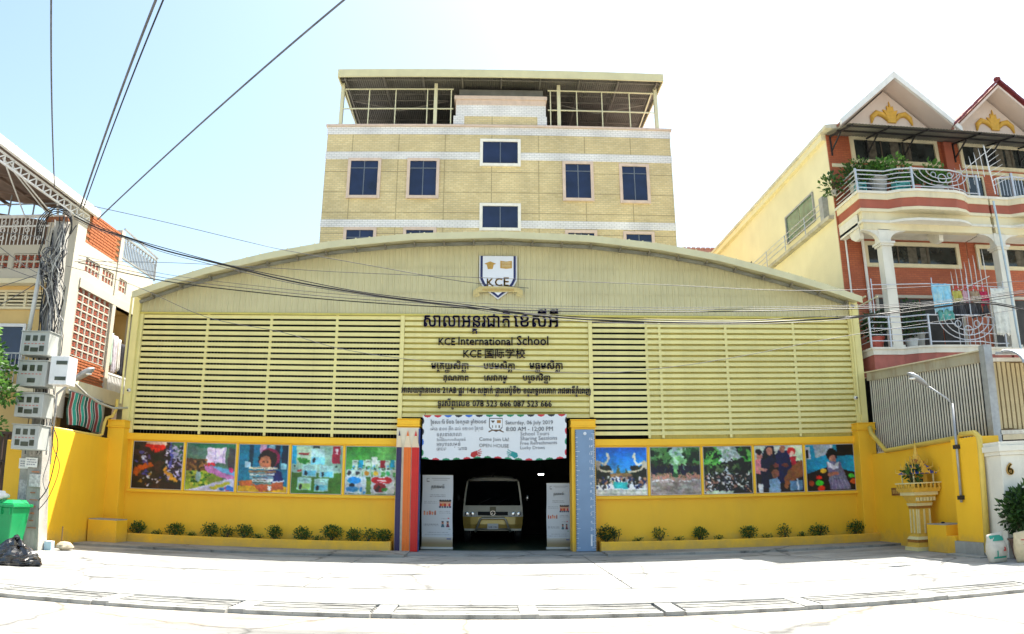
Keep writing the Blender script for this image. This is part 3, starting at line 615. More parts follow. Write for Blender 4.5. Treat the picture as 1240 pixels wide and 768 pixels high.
        for x, q in ((.02, (60, 60, 70)), (.18, (70, 70, 80)), (.36, (200, 140, 40)), (.54, (215, 180, 60)), (.78, (60, 170, 110))): c.rect(x-.01, .48, x+.15, .62, (185, 205, 200)); c.ell(x+.05, .55, .045, .045, q)
        c.rect(0, .62, .4, .98, (200, 215, 225)); c.ell(.17, .7, .13, .07, (30, 150, 220)); c.ell(.13, .8, .06, .05, (30, 40, 50)); c.ell(.14, .88, .12, .06, (60, 150, 200)); c.spots(.28, .85, .38, .95, 5, [(60, 150, 220)], .025, r)
        c.rect(.5, .62, .96, .98, (200, 205, 205)); c.ell(.6, .69, .09, .07, (190, 30, 40)); c.ell(.82, .69, .08, .07, (190, 30, 40)); c.rect(.58, .64, .84, .74, (190, 30, 40)); c.rect(.62, .68, .8, .71, (235, 210, 210)); c.ell(.68, .84, .12, .09, (150, 30, 35)); c.spots(.6, .8, .85, .93, 7, [(60, 30, 30), (60, 140, 50)], .03, r); c.rect(.4, .7, .5, 1, (110, 140, 60))
    elif i == 5:
        for k in range(30): c.rect(0, k*.02, 1, k*.02+.02, (10+k*2.2, 105+k*2.2, 205+k*.8))
        c.poly([(0, .32), (.3, .48), (.35, .75), (0, .78)], (38, 42, 25)); c.poly([(1, .32), (.7, .48), (.62, .75), (1, .78)], (36, 40, 26)); c.spots(.0, .4, .3, .7, 30, [(50, 56, 34), (28, 32, 20)], .04, r); c.spots(.7, .4, 1, .7, 30, [(50, 56, 34), (28, 32, 20)], .04, r)
        for s in (0, 1):
            f = (lambda x: x) if s == 0 else (lambda x: 1-x)
            c.line([(f(.23), .12), (f(.26), .2), (f(.24), .3), (f(.18), .36), (f(.06), .3)], .022, (222, 216, 196)); c.line([(f(.03), .34), (f(.1), .44), (f(.22), .49), (f(.34), .5)], .02, (215, 205, 180)); c.ell(f(.05), .36, .05, .1, (190, 185, 165))
        c.poly([(.45, .37), (.5, .55), (.4, .55)], (95, 95, 60)); c.poly([(.6, .42), (.65, .56), (.56, .56)], (95, 95, 60)); c.rect(.3, .54, .7, .62, (170, 130, 90)); c.spots(0, .62, 1, .84, 130, [(25, 28, 45), (200, 150, 120), (35, 60, 120), (60, 65, 75), (220, 220, 220)], .022, r, 1.6)
        c.rect(.36, .72, .62, .86, (60, 190, 195)); c.rect(0, .87, 1, 1, (195, 195, 185)); c.rect(0, .92, 1, .95, (220, 218, 210))
    elif i == 6:
        c.rect(0, 0, 1, 1, (50, 90, 55)); c.spots(0, 0, 1, .5, 140, [(40, 75, 40), (80, 130, 70), (25, 45, 30), (110, 160, 100)], .06, r); c.rect(.42, 0, .64, .22, (160, 180, 185)); c.ell(.56, .35, .16, .18, (150, 205, 140), .8); c.spots(.4, 0, .7, .45, 24, [(180, 215, 190), (110, 160, 110)], .04, r)
        c.rect(0, .62, 1, 1, (160, 148, 140)); c.spots(0, .7, 1, 1, 40, [(175, 165, 158), (145, 132, 125)], .09, r, .4)
        for k in range(22):
            x = .03+k*.045+r.uniform(-.01, .01)
            if .48 < x < .54: continue
            h = r.uniform(0, .05); c.ell(x, .50-h, .026, .10, r.choice([(25, 25, 60), (35, 30, 50), (20, 20, 40)])); c.ell(x, .40-h, .016, .022, (60, 40, 35)); c.ell(x-.01, .62, .009, .07, (205, 150, 130)); c.ell(x+.012, .62, .009, .06, (190, 135, 115)); c.ell(x, .70, .02, .012, (225, 225, 225))
    elif i == 7:
        c.rect(0, 0, 1, 1, (45, 65, 35)); c.spots(0, 0, 1, .55, 160, [(70, 150, 60), (30, 50, 25), (110, 190, 90), (20, 30, 20)], .055, r); c.poly([(.28, 0), (.62, 0), (.8, .25), (.5, .35), (.36, .2)], (190, 205, 205)); c.spots(.3, .02, .7, .3, 30, [(215, 222, 222), (120, 170, 120), (150, 165, 160)], .04, r)
        c.poly([(0, .55), (.4, .35), (.75, .25), (1, .35), (1, 1), (0, 1)], (30, 32, 24)); c.spots(0, .4, 1, .55, 40, [(60, 80, 45), (20, 22, 18), (95, 120, 75)], .05, r)
        c.spots(.02, .55, .95, .93, 190, [(225, 225, 225), (35, 40, 60), (60, 60, 70), (170, 130, 110), (20, 20, 25)], .022, r, 1.4); c.rect(0, .94, .6, 1, (190, 205, 180)); c.poly([(.45, .45), (.6, .55), (.55, .6), (.42, .52)], (205, 210, 215))
    elif i == 8:
        c.rect(0, 0, 1, 1, (190, 200, 185)); c.rect(.75, 0, 1, .4, (205, 220, 185)); c.rect(0, .35, 1, 1, (42, 32, 34)); c.ell(.08, .2, .06, .12, (190, 130, 115)); c.ell(.08, .12, .065, .06, (35, 25, 25)); c.rect(.0, .28, .16, .6, (215, 130, 140))
        c.poly([(.17, .12), (.25, 0), (.38, 0), (.44, .25), (.5, .9), (.1, .9), (.12, .3)], (25, 28, 62)); c.ell(.3, .12, .065, .09, (185, 125, 105)); c.poly([(.22, .0), (.25, .25), (.15, .3)], (22, 18, 20)); c.poly([(.36, .0), (.36, .25), (.44, .3)], (22, 18, 20))
        c.poly([(.42, .2), (.5, .1), (.68, .1), (.72, .25), (.78, .8), (.42, .8)], (28, 32, 78)); c.ell(.57, .07, .06, .09, (165, 110, 90)); c.ell(.76, .12, .08, .09, (200, 40, 50)); c.ell(.77, .17, .045, .06, (225, 180, 160)); c.poly([(.72, .24), (.84, .24), (.86, .4), (.76, .45)], (190, 40, 60))
        c.ell(.38, .5, .09, .1, (45, 28, 24)); c.ell(.4, .6, .08, .1, (150, 95, 75)); c.poly([(.28, .72), (.45, .68), (.5, .8), (.5, 1), (.26, 1)], (150, 185, 215)); c.poly([(.98, .3), (.7, .5), (.58, .7), (.58, .9), (.66, .92), (.72, .78), (1, .65)], (140, 88, 55)); c.rect(.7, .75, .98, .96, (95, 130, 160)); c.rect(.84, .72, .88, .96, (190, 205, 215))
        c.ell(.42, .42, .06, .05, (130, 70, 60)); c.ell(.62, .42, .07, .05, (120, 62, 50)); c.rect(.05, .8, .14, 1, (215, 215, 215)); c.poly([(.03, .42), (.25, .5), (.24, .55), (.03, .5)], (200, 140, 125))
    else:
        c.rect(0, 0, 1, 1, (30, 150, 185)); c.rect(0, .04, .1, .3, (200, 205, 215)); c.rect(0, .1, .06, .28, (20, 20, 25)); c.poly([(.16, 0), (.5, 0), (.5, .2), (.2, .28)], (165, 175, 185)); c.rect(.5, 0, .56, .2, (210, 220, 230)); c.rect(.64, 0, 1, .24, (22, 18, 18)); c.poly([(0, .62), (.42, .48), (1, .6), (1, 1), (0, 1)], (38, 26, 24))
        c.ell(.54, .22, .11, .14, (20, 16, 22)); c.ell(.55, .32, .075, .09, (195, 135, 120)); c.poly([(.42, .38), (.7, .36), (.8, .68), (.9, .96), (.46, .98), (.44, .7)], (125, 120, 150)); c.poly([(.44, .36), (.56, .44), (.68, .35), (.66, .5), (.56, .55), (.44, .48)], (225, 225, 235))
        for k in range(5): c.line([(.52+k*.05, .7), (.5+k*.085, .96)], .006, (165, 160, 185))
        c.poly([(.42, .62), (.64, .58), (.66, .64), (.44, .7)], (185, 120, 100)); c.ell(.34, .56, .07, .05, (215, 170, 60)); c.ell(.24, .7, .06, .04, (210, 50, 30)); c.ell(.25, .82, .09, .06, (70, 195, 60)); c.ell(.28, .94, .08, .07, (225, 60, 30)); c.ell(.92, .68, .07, .05, (80, 190, 70)); c.ell(.94, .8, .06, .06, (210, 90, 40)); c.ell(.08, .82, .05, .06, (190, 80, 40))
    return photoize(c, i, {3: .004, 4: .005, 0: .03, 6: .025, 7: .035, 2: .008, 8: .012, 9: .009}.get(i, .015))
PLAB = ['photo poster of a dim playground with a red roof and orange slides', 'photo poster of an indoor play market with pink and blue counters', 'photo poster of a girl leaning on a stack of books',
        'photo poster of mint green exam papers with a red number 3 tab', 'photo poster of book covers on green with blue and red covers in front',
        'photo poster of a group under white curved tusks and blue sky', 'photo poster of pupils walking along a road under green trees', 'photo poster of a crowd on rocks below a forest waterfall',
        'photo poster of smiling people in navy around a brown trunk', 'photo poster of a girl in a grey pinafore beside bright toys']
ks = 0
for bays, px in ((BL, PL), (BR, PR)):
    for (xa, xb), (pa, pb) in zip(bays, px):
        t = thing('photo_poster', PLAB[ks], 'poster', 'photo posters along the yellow wall', loc=((xa+xb)/2, 20.98, 1.52))
        mid = (pa+pb)/2; cyt = {0: 532.5, 1: 534.5, 2: 536.5, 3: 537.5, 4: 538}.get(ks, 0) or 540
        zt_ = 2.855; zb_ = 1.515; r_ = .07
        MB().prism([(xa, zb_), (xb, zb_), (xb, zt_), (xa, zt_)], 'y', 20.970, 20.998).build('backing_panel', WHITEM, t)
        def PP(u, v, xa=xa, xb=xb): return (xa+.012+(xb-xa-.024)*u, 20.966, zt_-.012-(zt_-zb_-.024)*v)
        sheet('print', paint(ks), PP, t); ks += 1

# ------------------------------------------------------------------ open-house banner over the entrance
bt = thing('event_banner', 'white open house banner with coloured scalloped border over the entrance', 'banner', loc=(.15, 20.6, 2.5))
A, B, C_, D_ = W(512, 503, 20.62), W(686, 501.5, 20.62), W(511, 555.5, 20.62), W(685.5, 556, 20.62)
def BP(u, v):
    t = A.lerp(B, u); b = C_.lerp(D_, u); p = t.lerp(b, v); p.y += .018*math.sin(u*23)*v+.012*math.sin(u*9+v*3)-.01; p.z += -.022*math.sin(u*math.pi*3.2)*v*v-.012*math.sin(u*11)*v; return tuple(p)
cv = Canvas(330, 102, (218, 222, 226)); bc = [(190, 30, 50), (20, 120, 70), (30, 28, 40), (190, 30, 50), (30, 28, 40), (20, 130, 90), (40, 100, 190)]
for k in range(14):
    x = .035+k*.0715; cv.ell(x, 0, .026, .055, bc[(k*3+k//4) % 7]); cv.ell(x-.01, 1.0, .026, .045, bc[(k*2+1+k//3) % 7])
for k in range(4):
    y = .14+k*.24; cv.ell(0, y, .012, .075, bc[(k*2+2) % 7]); cv.ell(1, y, .012, .075, bc[(k*5+2) % 7])
for hx, hy, q, mir in ((.375, .90, (175, 25, 30), 1), (.625, .89, (15, 140, 140), -1)):
    cv.poly([(hx-.035*mir, hy-.04), (hx+.005*mir, hy-.08), (hx+.012*mir, hy+.02), (hx-.015*mir, hy+.085), (hx-.04*mir, hy+.04)], q)
    for j, (dx, dy) in enumerate(((.03, -.10), (.038, -.055), (.036, -.01), (.03, .035))): cv.line([(hx, hy+j*.02-.04), (hx+dx*mir, hy+dy)], .0042, q); cv.poly([(hx, hy+j*.025-.055), (hx+dx*mir, hy+dy-.012), (hx+dx*mir, hy+dy+.012), (hx, hy+j*.025-.03)], q)
cv.poly([(.462, .08), (.556, .08), (.556, .29), (.54, .35), (.51, .40), (.478, .35), (.462, .29)], (70, 60, 60)); cv.poly([(.467, .10), (.551, .10), (.551, .28), (.537, .335), (.51, .375), (.482, .335), (.467, .28)], (218, 222, 226))
for x in (.482, .505, .528): cv.rect(x, .25, x+.007, .30, (90, 75, 60))
cv.poly([(.473, .14), (.502, .14), (.488, .20)], (60, 45, 30)); cv.rect(.516, .13, .543, .20, (160, 110, 45)); cv.poly([(.455, .39), (.48, .345), (.54, .345), (.565, .39), (.56, .41), (.535, .375), (.485, .375), (.46, .41)], (95, 65, 35))
sheet('banner_sheet', cv, BP, bt)
INK = mat('dark_print_ink', (.16, .16, .18), .5, var=.05); INK2 = mat('grey_print_ink', (.30, .30, .33), .5, var=.05)
def bline(s, u0, u1, v, m=INK, bold=.004, st=1.):
    o = lettering(s, BP(u0, v), BP(u1, v), m, bt, ext=.0, stretch=st, bold=bold); o.location.y = -.022; o['kind'] = 'stuff'; return o
bline('Saturday, 06 July 2019', .575, .905, .225, st=1.05); bline('8:00 AM - 12:00 PM', .580, .905, .375, st=1.05)
for s_, u1, v in (('School Tours', .88, .47), ('Sharing Sessions', .935, .575), ('Free Refreshments', .935, .675), ('Lucky Draws', .85, .77)): bline(s_, .68, u1, v, INK2)
bline('Come Join Us!', .395, .60, .60); bline('OPEN HOUSE', .395, .60, .745)
bline('ថ្ងៃសៅរ៍ ទី០៦ ខែកក្កដា ឆ្នាំ២០១៩', .055, .44, .20, st=1.1, bold=.02); bline('ម៉ោង ៨:០០ ព្រឹក ដល់ ១២:០០ ថ្ងៃត្រង់', .055, .42, .35, INK2, st=1.1)
for s_, u1, v in (('ទស្សនាសាលា', .27, .48), ('ចែករំលែកបទពិសោធន៍', .30, .59), ('អាហារសម្រន់', .265, .70), ('ចាប់រង្វាន់សំណាង', .31, .80)): bline(s_, .10, u1, v, INK2)
for x, z in ((A.x+.05, A.z-.02), (B.x-.05, B.z-.02)): MB().tube([(x, 20.6, z), (x, 20.9, z+.12)], .008, 5).build('tie_rope', GREYC, bt)

# ------------------------------------------------------------------ roll-up banners
def rollup(xa, xb, h, y, lab, sd):
    t = thing('rollup_banner', lab, 'banner stand', 'roll-up banners in the entrance', loc=((xa+xb)/2, y, 0)); r = random.Random(sd)
    c = Canvas(56, 130, (196, 200, 206)); c.rect(0, .92, 1, 1, (140, 125, 90)); 
    for k in range(8): c.rect(0, .86+k*.012, 1, .872+k*.012, (190-k*7, 186-k*9, 178-k*12))
    c.rect(.14, .035, .24, .09, (120, 120, 128)); c.rect(.155, .045, .225, .078, (196, 200, 206)); c.rect(.3, .035, .9, .05, (110, 110, 118), .7); c.rect(.35, .06, .8, .07, (140, 140, 148), .7)
    P_lines(c, .25, .27, .75, 2, (95, 95, 105), r, .009, .022)
    for k in range(5): c.ell(.6+k*.075, .375, .04, .022, (205, 150, 120)); c.ell(.6+k*.075, .356, .042, .016, (45, 25, 25)); c.rect(.565+k*.075, .395, .635+k*.075, .43, [(190, 50, 40), (215, 120, 50), (180, 40, 40), (220, 160, 130), (190, 45, 50)][k]); c.rect(.56+k*.08, .43, .62+k*.08, .455, (35, 60, 90))
    for k in range(5): c.ell(.10+k*.085, .51+.01*(k % 2), .032, .016, (190, 110, 80)); c.ell(.10+k*.085, .535, .03, .022, r.choice([(190, 60, 50), (150, 80, 60), (215, 140, 100)]))
    for k in range(2): x = .68+k*.16; c.ell(x, .66, .04, .02, (190, 130, 110)); c.ell(x, .648, .04, .012, (40, 30, 30)); c.poly([(x-.06, .72), (x-.03, .68), (x+.03, .68), (x+.06, .72)], [(45, 90, 110), (110, 40, 60)][k])
    for (x0, y0, x1, n) in ((.08, .36, .5, 2), (.55, .5, .92, 2), (.65, .6, .85, 1), (.08, .68, .55, 2), (.2, .79, .85, 1), (.1, .825, .9, 1)): P_lines(c, x0, y0, x1, n, (125, 128, 140), r, .009, .022)
    c.rect(.86, .745, .92, .757, (60, 150, 80)); c.rect(.84, .59, .9, .605, (200, 60, 70)); c.rect(.8, .88, .95, .895, (70, 80, 140))
    w_ = xb-xa
    def RP(u, v): return (xa+w_*u+.006*math.sin(v*9), y-.008+.015*math.sin(u*4+v*2), .09+(h-.09)*(1-v))
    s = sheet('printed_sheet', c, RP, t)
    m1 = lettering('ស្វាគមន៍', (xa+w_*.3, y-.03, h*.83), (xa+w_*.72, y-.03, h*.83), INK, t, ext=.0, bold=.02)
    g = MB(); g.box(xa-.02, xb+.02, y-.08, y+.10, 0.02, .09); g.build('base_case', mat('dull_aluminium', (.5, .5, .5), .35, .6), t, bevel=.012)
    MB().box(xa, xb, y-.01, y+.012, h, h+.02).build('top_rail', mat('dull_aluminium', (.5, .5, .5), .35, .6), t); MB().tube([((xa+xb)/2, y+.05, .08), ((xa+xb)/2, y+.03, h)], .01, 6).build('support_pole', DARKM, t)
rollup(-1.90, -1.03, 2.08, 21.62, 'wider taller white roll-up banner, left of the parked van', 3)
rollup(1.63, 2.30, 1.86, 21.62, 'narrower shorter white roll-up banner, right of the parked van', 4)

# ------------------------------------------------------------------ van parked inside
van = thing('parked_van', 'cream van with gold lower bumper parked inside the dark entrance', 'van', loc=(.12, 24.3, .014), local=True)
BODY = mat('cream_car_paint', (.85, .82, .72), .3, var=.02, coat=.6, spec=.5); GOLDP = mat('gold_car_paint', (.55, .38, .10), .32, .3, var=.03, coat=.5)
BLK = mat('black_plastic', (.015, .015, .016), .45, var=.1); CHR = mat('chrome_trim', (.7, .7, .7), .15, 1, var=.03); LENS = mat('headlight_lens', (.85, .86, .86), .15, .3, var=.25, scale=25)
prof = [(-.02, .40, .90), (-.06, .60, .94), (-.04, .82, .955), (.03, .99, .955), (.16, 1.16, .95), (.44, 1.60, .91), (.66, 1.96, .86), (.82, 2.09, .80), (1.25, 2.17, .77), (4.6, 2.15, .72), (4.72, 1.2, .9), (4.72, .42, .9)]
def vp(i, u, e=0): y, z, hw_ = prof[i]; return (hw_*u, y+(.11 if i < 9 else 0)*abs(u)**4-e, z+e*.4-(.06*u*u if i > 6 and i < 10 else 0))
g = MB(); N_ = 10; vs = [vp(i, -1+2*j/N_) for i in range(len(prof)) for j in range(N_+1)]; fs = []
for i in range(len(prof)-1):
    for j in range(N_): a = i*(N_+1)+j; fs.append((a, a+1, a+N_+2, a+N_+1))
for j in (0, N_): 
    n = [i*(N_+1)+j for i in range(len(prof))]; fs.append(tuple(n))
g.add(vs, fs); body = g.build('body', BODY, van)
def patch(i0, i1, t0, t1, u0, u1, e, nm, m, par, nu=8):
    g = MB(); vs = []
    rows = [(i0, t0)]+[(i, 0) for i in range(i0+1, i1+1)]+([(i1, t1)] if t1 else [])
    for i, t in rows:
        for k in range(nu+1):
            u = u0+(u1-u0)*k/nu; p = Vector(vp(i, u, e)); q = Vector(vp(min(i+1, len(prof)-1), u, e)); vs.append(p.lerp(q, t))
    f = [(r*(nu+1)+k, r*(nu+1)+k+1, (r+1)*(nu+1)+k+1, (r+1)*(nu+1)+k) for r in range(len(rows)-1) for k in range(nu)]
    return g.add(vs, f).build(nm, m, par)
ws = patch(4, 6, .06, .12, -.94, .94, .014, 'windscreen', mat('dark_windscreen', (.004, .005, .006), .12, spec=.4), van)
for x in (-.45, .1): MB().tube([(x, .17, 1.25), (x+.5, .36, 1.47)], .008, 5).build('wiper', BLK, ws)
patch(0, 2, .3, .1, -1.0, 1.0, .02, 'bumper', GOLDP, van)
patch(2, 3, .3, 0, -.5, .5, .022, 'grille', BLK, van)
for s_ in (-1, 1):
    u0, u1 = (s_*.52, s_*.99) if s_ > 0 else (s_*.99, s_*.52)
    h_ = patch(2, 2, .08, .9, u0, u1, .024, 'headlight', LENS, van)
    for k in (.68, .86): p = vp(2, s_*k, .03); MB().lathe([(.062, 0), (.05, .02), (.02, .025)], (0, 0, 0), 12).build('lamp_bowl', CHR, h_, loc=(p[0], p[1], p[2]+.1), rot=(R(90), 0, 0))
em = MB(); em.ring((0, -.085, .96), .07, .008, 'y', 18)
for k in range(3): a = math.pi/2+k*2*math.pi/3; em.tube([(0, -.085, .96), (.066*math.cos(a), -.085, .96+.066*math.sin(a))], [.012, .004], 5)
em.build('star_emblem', CHR, van)
g = MB(); g.box(-.095, .095, .05, .07, 1.10, 1.24); MB().box(-.11, .11, .02, .05, 1.06, 1.08); cm_ = g.build('crest_sticker', mat('faded_sticker', (.28, .25, .16), .5), van, rot=(R(-22), 0, 0)); cm_.location = (0, -.44, .02)
g = MB(); g.tube([(-.55, -.10, .36), (-.52, -.17, .46), (-.40, -.20, .76), (-.34, -.20, .80), (.34, -.20, .80), (.40, -.20, .76), (.52, -.17, .46), (.55, -.10, .36)], .035, 8); g.tube([(-.5, -.17, .46), (.5, -.17, .46)], .03, 8); g.build('bull_bar', mat('silver_bar', (.5, .49, .45), .3, .7), van, smooth=True)
pl_ = MB().box(-.17, .17, -.215, -.205, .46, .63).build('number_plate', mat('white_plate', (.66, .68, .72), .4, var=.02), van); lettering('2AB-1784', (-.14, -.218, .50), (.14, -.218, .50), mat('plate_ink', (.05, .06, .2), .4), pl_, ext=0, bold=.02)
for s_ in (-1, 1):
    a = MB(); a.tube([(s_*.90, .42, 1.34), (s_*1.08, .34, 1.42)], .012, 6); m_ = a.build('mirror_arm', BLK, van)
    MB().ico((s_*1.12, .34, 1.44), (.055, .05, .11), 3, .05).build('mirror_head', CHR if s_ > 0 else BLK, m_, smooth=True)
for s_ in (-1, 1):
    for y in (.75, 3.7):
        wl = MB().lathe([(.2, -.11), (.33, -.1), (.35, -.05), (.35, .05), (.33, .1), (.2, .11)], (0, 0, 0), 24).build('wheel', BLK, van, loc=(s_*.82, y, .35), rot=(0, R(90), 0))
        MB().lathe([(.05, -.115), (.19, -.112), (.19, .112), (.05, .115)], (0, 0, 0), 14).build('rim', GREYM, wl)
    patch(7, 8, .2, 0, s_*.9, s_*1.0, .015, 'side_window_strip', DGLASS, van, 1)
MB().box(-.02, .02, .95, .99, 2.13, 2.26).build('antenna_base', BLK, van)
lt = thing('tube_lamp', 'small lit white ceiling lamp inside the dark entrance', 'lamp', loc=(.72, 24.5, 2.2))
lp = W(655, 574.5, 24.6); MB().box(lp.x-.085, lp.x+.085, 24.58, 24.62, lp.z-.018, lp.z+.018).build('lit_tube', mat('lit_tube', (1, 1, .95), .5, emis=9, var=0), lt); MB().box(lp.x-.1, lp.x+.1, 24.575, 24.625, lp.z+.0185, lp.z+.035).build('housing', DARKM, lt); MB().tube([(lp.x, 24.6, lp.z+.03), (lp.x, 24.6, 6.9)], .006, 5).build('hanger', DARKM, lt)

# ------------------------------------------------------------------ shrubs in the planters
SH = [(147, 's', 'tiny weedy shrub at the left end of the planter by the corner pillar'), (167, 'b', 'round leafy shrub under the playground poster, first large one on the left'), (190.5, 's', 'small low sprig between the first two large shrubs on the left'),
      (212, 'b', 'leafy shrub below the gap of playground and market posters'), (231, 's', 'small low sprig under the left half of the indoor market poster'), (253.5, 'b', 'wide leafy shrub under the indoor market poster'),
      (275, 'm', 'sparse spreading shrub below the right edge of the market poster'), (295, 'b', 'round shrub below the left edge of the girl with books poster'), (313, 's', 'low sprig under the middle of the girl with books poster'),
      (331.5, 'b', 'leafy shrub under the right half of the girl with books poster'), (365.5, 'b', 'upright shrub under the left part of the exam papers poster'), (384, 's', 'small sprig under the middle of the exam papers poster'),
      (401.5, 'bb', 'largest upright shrub under the exam papers poster'), (429.5, 'b', 'rounded shrub below the left part of the book covers poster'), (446, 'm', 'thin small shrub below the middle of the book covers poster'), (464, 'b', 'rounded shrub beside the pencil sign, last in the left planter'),
      (734, 'bb', 'dark dense shrub beside the ruler sign, first in the right planter'), (746, 'st', 'thin twiggy shrub just right of the dark shrub by the ruler sign'), (772.5, 's', 'small low shrub under the right edge of the tusks poster'), (799.5, 'm', 'loose tall shrub under the left part of the walking pupils poster'),
      (822, 's', 'small low shrub under the middle of the walking pupils poster'), (847, 'b', 'leafy shrub below the gap between walking pupils and waterfall posters'), (871, 's', 'small low shrub under the left part of the waterfall poster'),
      (907.5, 'b', 'wide shrub at the right edge of the waterfall poster'), (929.5, 's', 'small low shrub under the left part of the people in navy poster'), (950, 'm', 'tall loose shrub under the people in navy poster'),
      (972, 's', 'small low shrub below the gap left of the pinafore girl poster'), (992.5, 'b', 'wide leafy shrub under the pinafore girl poster'), (1036.5, 'b', 'lone shrub at the right end of the planter by the pillar')]
for i, (px, kd, lab) in enumerate(SH):
    r = random.Random(200+i); x = W(px, 650, 20.76).x; y = 20.76
    t = thing('shrub', lab, 'shrub', 'shrubs in the hall planters', loc=(x, y, .24))
    g = MB(); f = MB()
    if kd == 'st':
        for k in range(7): a = r.uniform(-.12, .12); g.tube([(x+a*.3, y, .22), (x+a, y+r.uniform(-.05, .05), r.uniform(.5, .68))], .006, 4)
        leaves(f, (x, y, .52), (.14, .1, .14), 60, .05, r, 0)
    elif kd == 's':
        blades(f, (x, y, .22), 34, .21, r, 1.2, .012); leaves(f, (x, y, .31), (.15, .12, .07), 70, .05, r, 0); g.tube([(x, y, .2), (x, y, .3)], .01, 5)
    else:
        q = {'b': 1., 'bb': 1.2, 'm': .95}[kd]; hh = .17*q*r.uniform(.9, 1.1); ww = (.235 if kd != 'm' else .2)*q*r.uniform(.88, 1.1)
        for k in range(6): a = r.uniform(0, 6.3); g.tube([(x, y, .2), (x+.04*math.cos(a), y+.04*math.sin(a), .34), (x+ww*.6*math.cos(a), y+ww*.5*math.sin(a), .46)], [.014, .009, .004], 5)
        ww *= .95; hh *= .92; nl = {'b': 460, 'bb': 680, 'm': 200}[kd]; cz = .26+hh+.03
        for k in range(4): leaves(f, (x+r.uniform(-.08, .08), y+r.uniform(-.04, .04), cz+r.uniform(-.04, .05)), (ww*.85, ww*.75, hh*.9), nl//4, .052, r, .25)
        leaves(f, (x, y, cz), (ww*1.15, ww*.9, hh*1.25), 40, .06, r, .8)
    g.build('stem', BARK, t); tag(f.build('foliage', LEAF1 if i in (16,) else LEAF3, t), kind='stuff')

# ------------------------------------------------------------------ tiled tower block behind
tw = thing('tiled_tower_block', 'yellow tiled block with white bands and a roofed terrace behind the hall', 'building', loc=(.3, 30, 0))
TX0, TX1 = -7.30, 7.98
cuts = [(0, 12.62, 'y'), (12.62, 12.97, 'w'), (12.97, 15.79, 'y'), (15.79, 16.15, 'w'), (16.15, 17.0, 'y'), (17.0, 17.38, 'w')]
for a, b, k in cuts:
    e = .02 if k == 'w' else 0
    MB().box(TX0-e, TX1+e, 30-e, 44, a, b).build('wall_band' if k == 'w' else 'wall', TOWERW if k == 'w' else TOWERY, tw)
MB().box(TX0-.08, TX1+.08, 29.9, 44.1, 17.38, 17.47).build('parapet_coping', PINK, tw)
def twin(x0, x1, z0, z1, tr=True, pale=False):
    fw = .13; m = WHITEB if pale else PINK
    g = MB(); g.box(x0-fw, x0, 29.93, 30.02, z0-fw, z1+fw); g.box(x1, x1+fw, 29.93, 30.02, z0-fw, z1+fw); g.box(x0, x1, 29.93, 30.02, z1, z1+fw); g.box(x0-.02, x1+.02, 29.90, 30.02, z0-fw, z0)
    w_ = g.build('window', m, tw)
    xm = (x0+x1)/2; zt_ = z1-.38*(z1-z0)*.55 if tr else z1
    for a, b in ((x0, xm-.02), (xm+.02, x1)):
        MB().box(a, b, 29.975, 29.99, z0, zt_-(.02 if tr else 0)).build('pane', GLASSB, w_)
        if tr: MB().box(a, b, 29.975, 29.99, zt_+.02, z1).build('pane', GLASSB, w_)
    g = MB(); g.box(xm-.02, xm+.02, 29.955, 29.995, z0, z1); 
    if tr: g.box(x0, x1, 29.957, 29.996, zt_-.02, zt_+.02)
    g.build('mullion', mat('dull_window_frame', (.12, .14, .18), .4), w_)
for a, b, c, d, t_, p_ in ((-6.15, -4.95, 14.06, 15.70, 1, 0), (-3.55, -2.4, 14.06, 15.70, 1, 0), (3.22, 4.32, 14.02, 15.64, 1, 0), (5.72, 6.80, 13.96, 15.58, 1, 0), (-.39, 1.14, 15.60, 16.66, 0, 1), (-.37, 1.14, 12.61, 13.61, 0, 1), (-6.15, -5.0, 10.9, 12.48, 1, 0), (-3.6, -2.45, 10.9, 12.49, 1, 0), (3.28, 4.4, 10.9, 12.43, 1, 0), (5.78, 6.88, 10.9, 12.41, 1, 0)): twin(a, b, c, d, t_, p_)
# stair house
MB().box(-1.6, 2.38, 30.01, 34, 17.47, 17.93).build('stair_house_wall', TOWERY, tw)
MB().box(-1.62, 2.40, 29.99, 34, 17.93, 18.5).build('stair_house_band', TOWERW, tw); MB().box(-1.72, -1.24, 29.96, 34, 17.471, 17.93).build('stair_house_corner', TOWERW, tw); MB().box(2.02, 2.44, 29.96, 34, 17.471, 17.93).build('stair_house_corner', TOWERW, tw)
MB().box(-1.62, 2.40, 29.96, 34, 18.5, 18.74).build('stair_house_cornice', PINK, tw); MB().box(-1.7, 2.46, 29.90, 34.1, 18.74, 18.92).build('stair_house_cornice', PINK, tw)
MB().box(-1.5, 2.3, 30.2, 34, 18.92, 19.4).build('stair_house_top', ZINC, tw)
# terrace roof and steelwork
g = MB(); vs = []; n = 150
for i in range(n*2+1): x = TX0+.46+(14.5)*i/(n*2); z = .025*(i % 2); vs += [(x, 29.3, 19.60+z), (x, 36.5, 19.85+z)]
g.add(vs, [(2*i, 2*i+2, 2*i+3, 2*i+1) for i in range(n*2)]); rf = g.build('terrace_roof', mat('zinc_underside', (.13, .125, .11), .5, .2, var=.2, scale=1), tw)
g = MB(); g.box(-6.90, 7.68, 29.24, 29.30, 19.49, 19.87); g.build('roof_fascia', ROOFM, rf)
for x in (-6.90, 7.63): MB().prism([(29.3, 19.47), (36.5, 19.7), (36.5, 20.0), (29.3, 19.86)], 'x', x, x+.05).build('roof_fascia', ROOFM, rf)
g = MB(); g.box(-6.88, 7.66, 29.3, 36.5, 19.885, 19.90); g.build('roof_top', ROOFM, rf)
for i in range(9): x = -6.6+i*1.75; MB().box(x-.03, x+.03, 29.4, 36.4, 19.47, 19.57).build('rafter', mat('dull_rafter', (.20, .19, .17), .6, .3), rf)
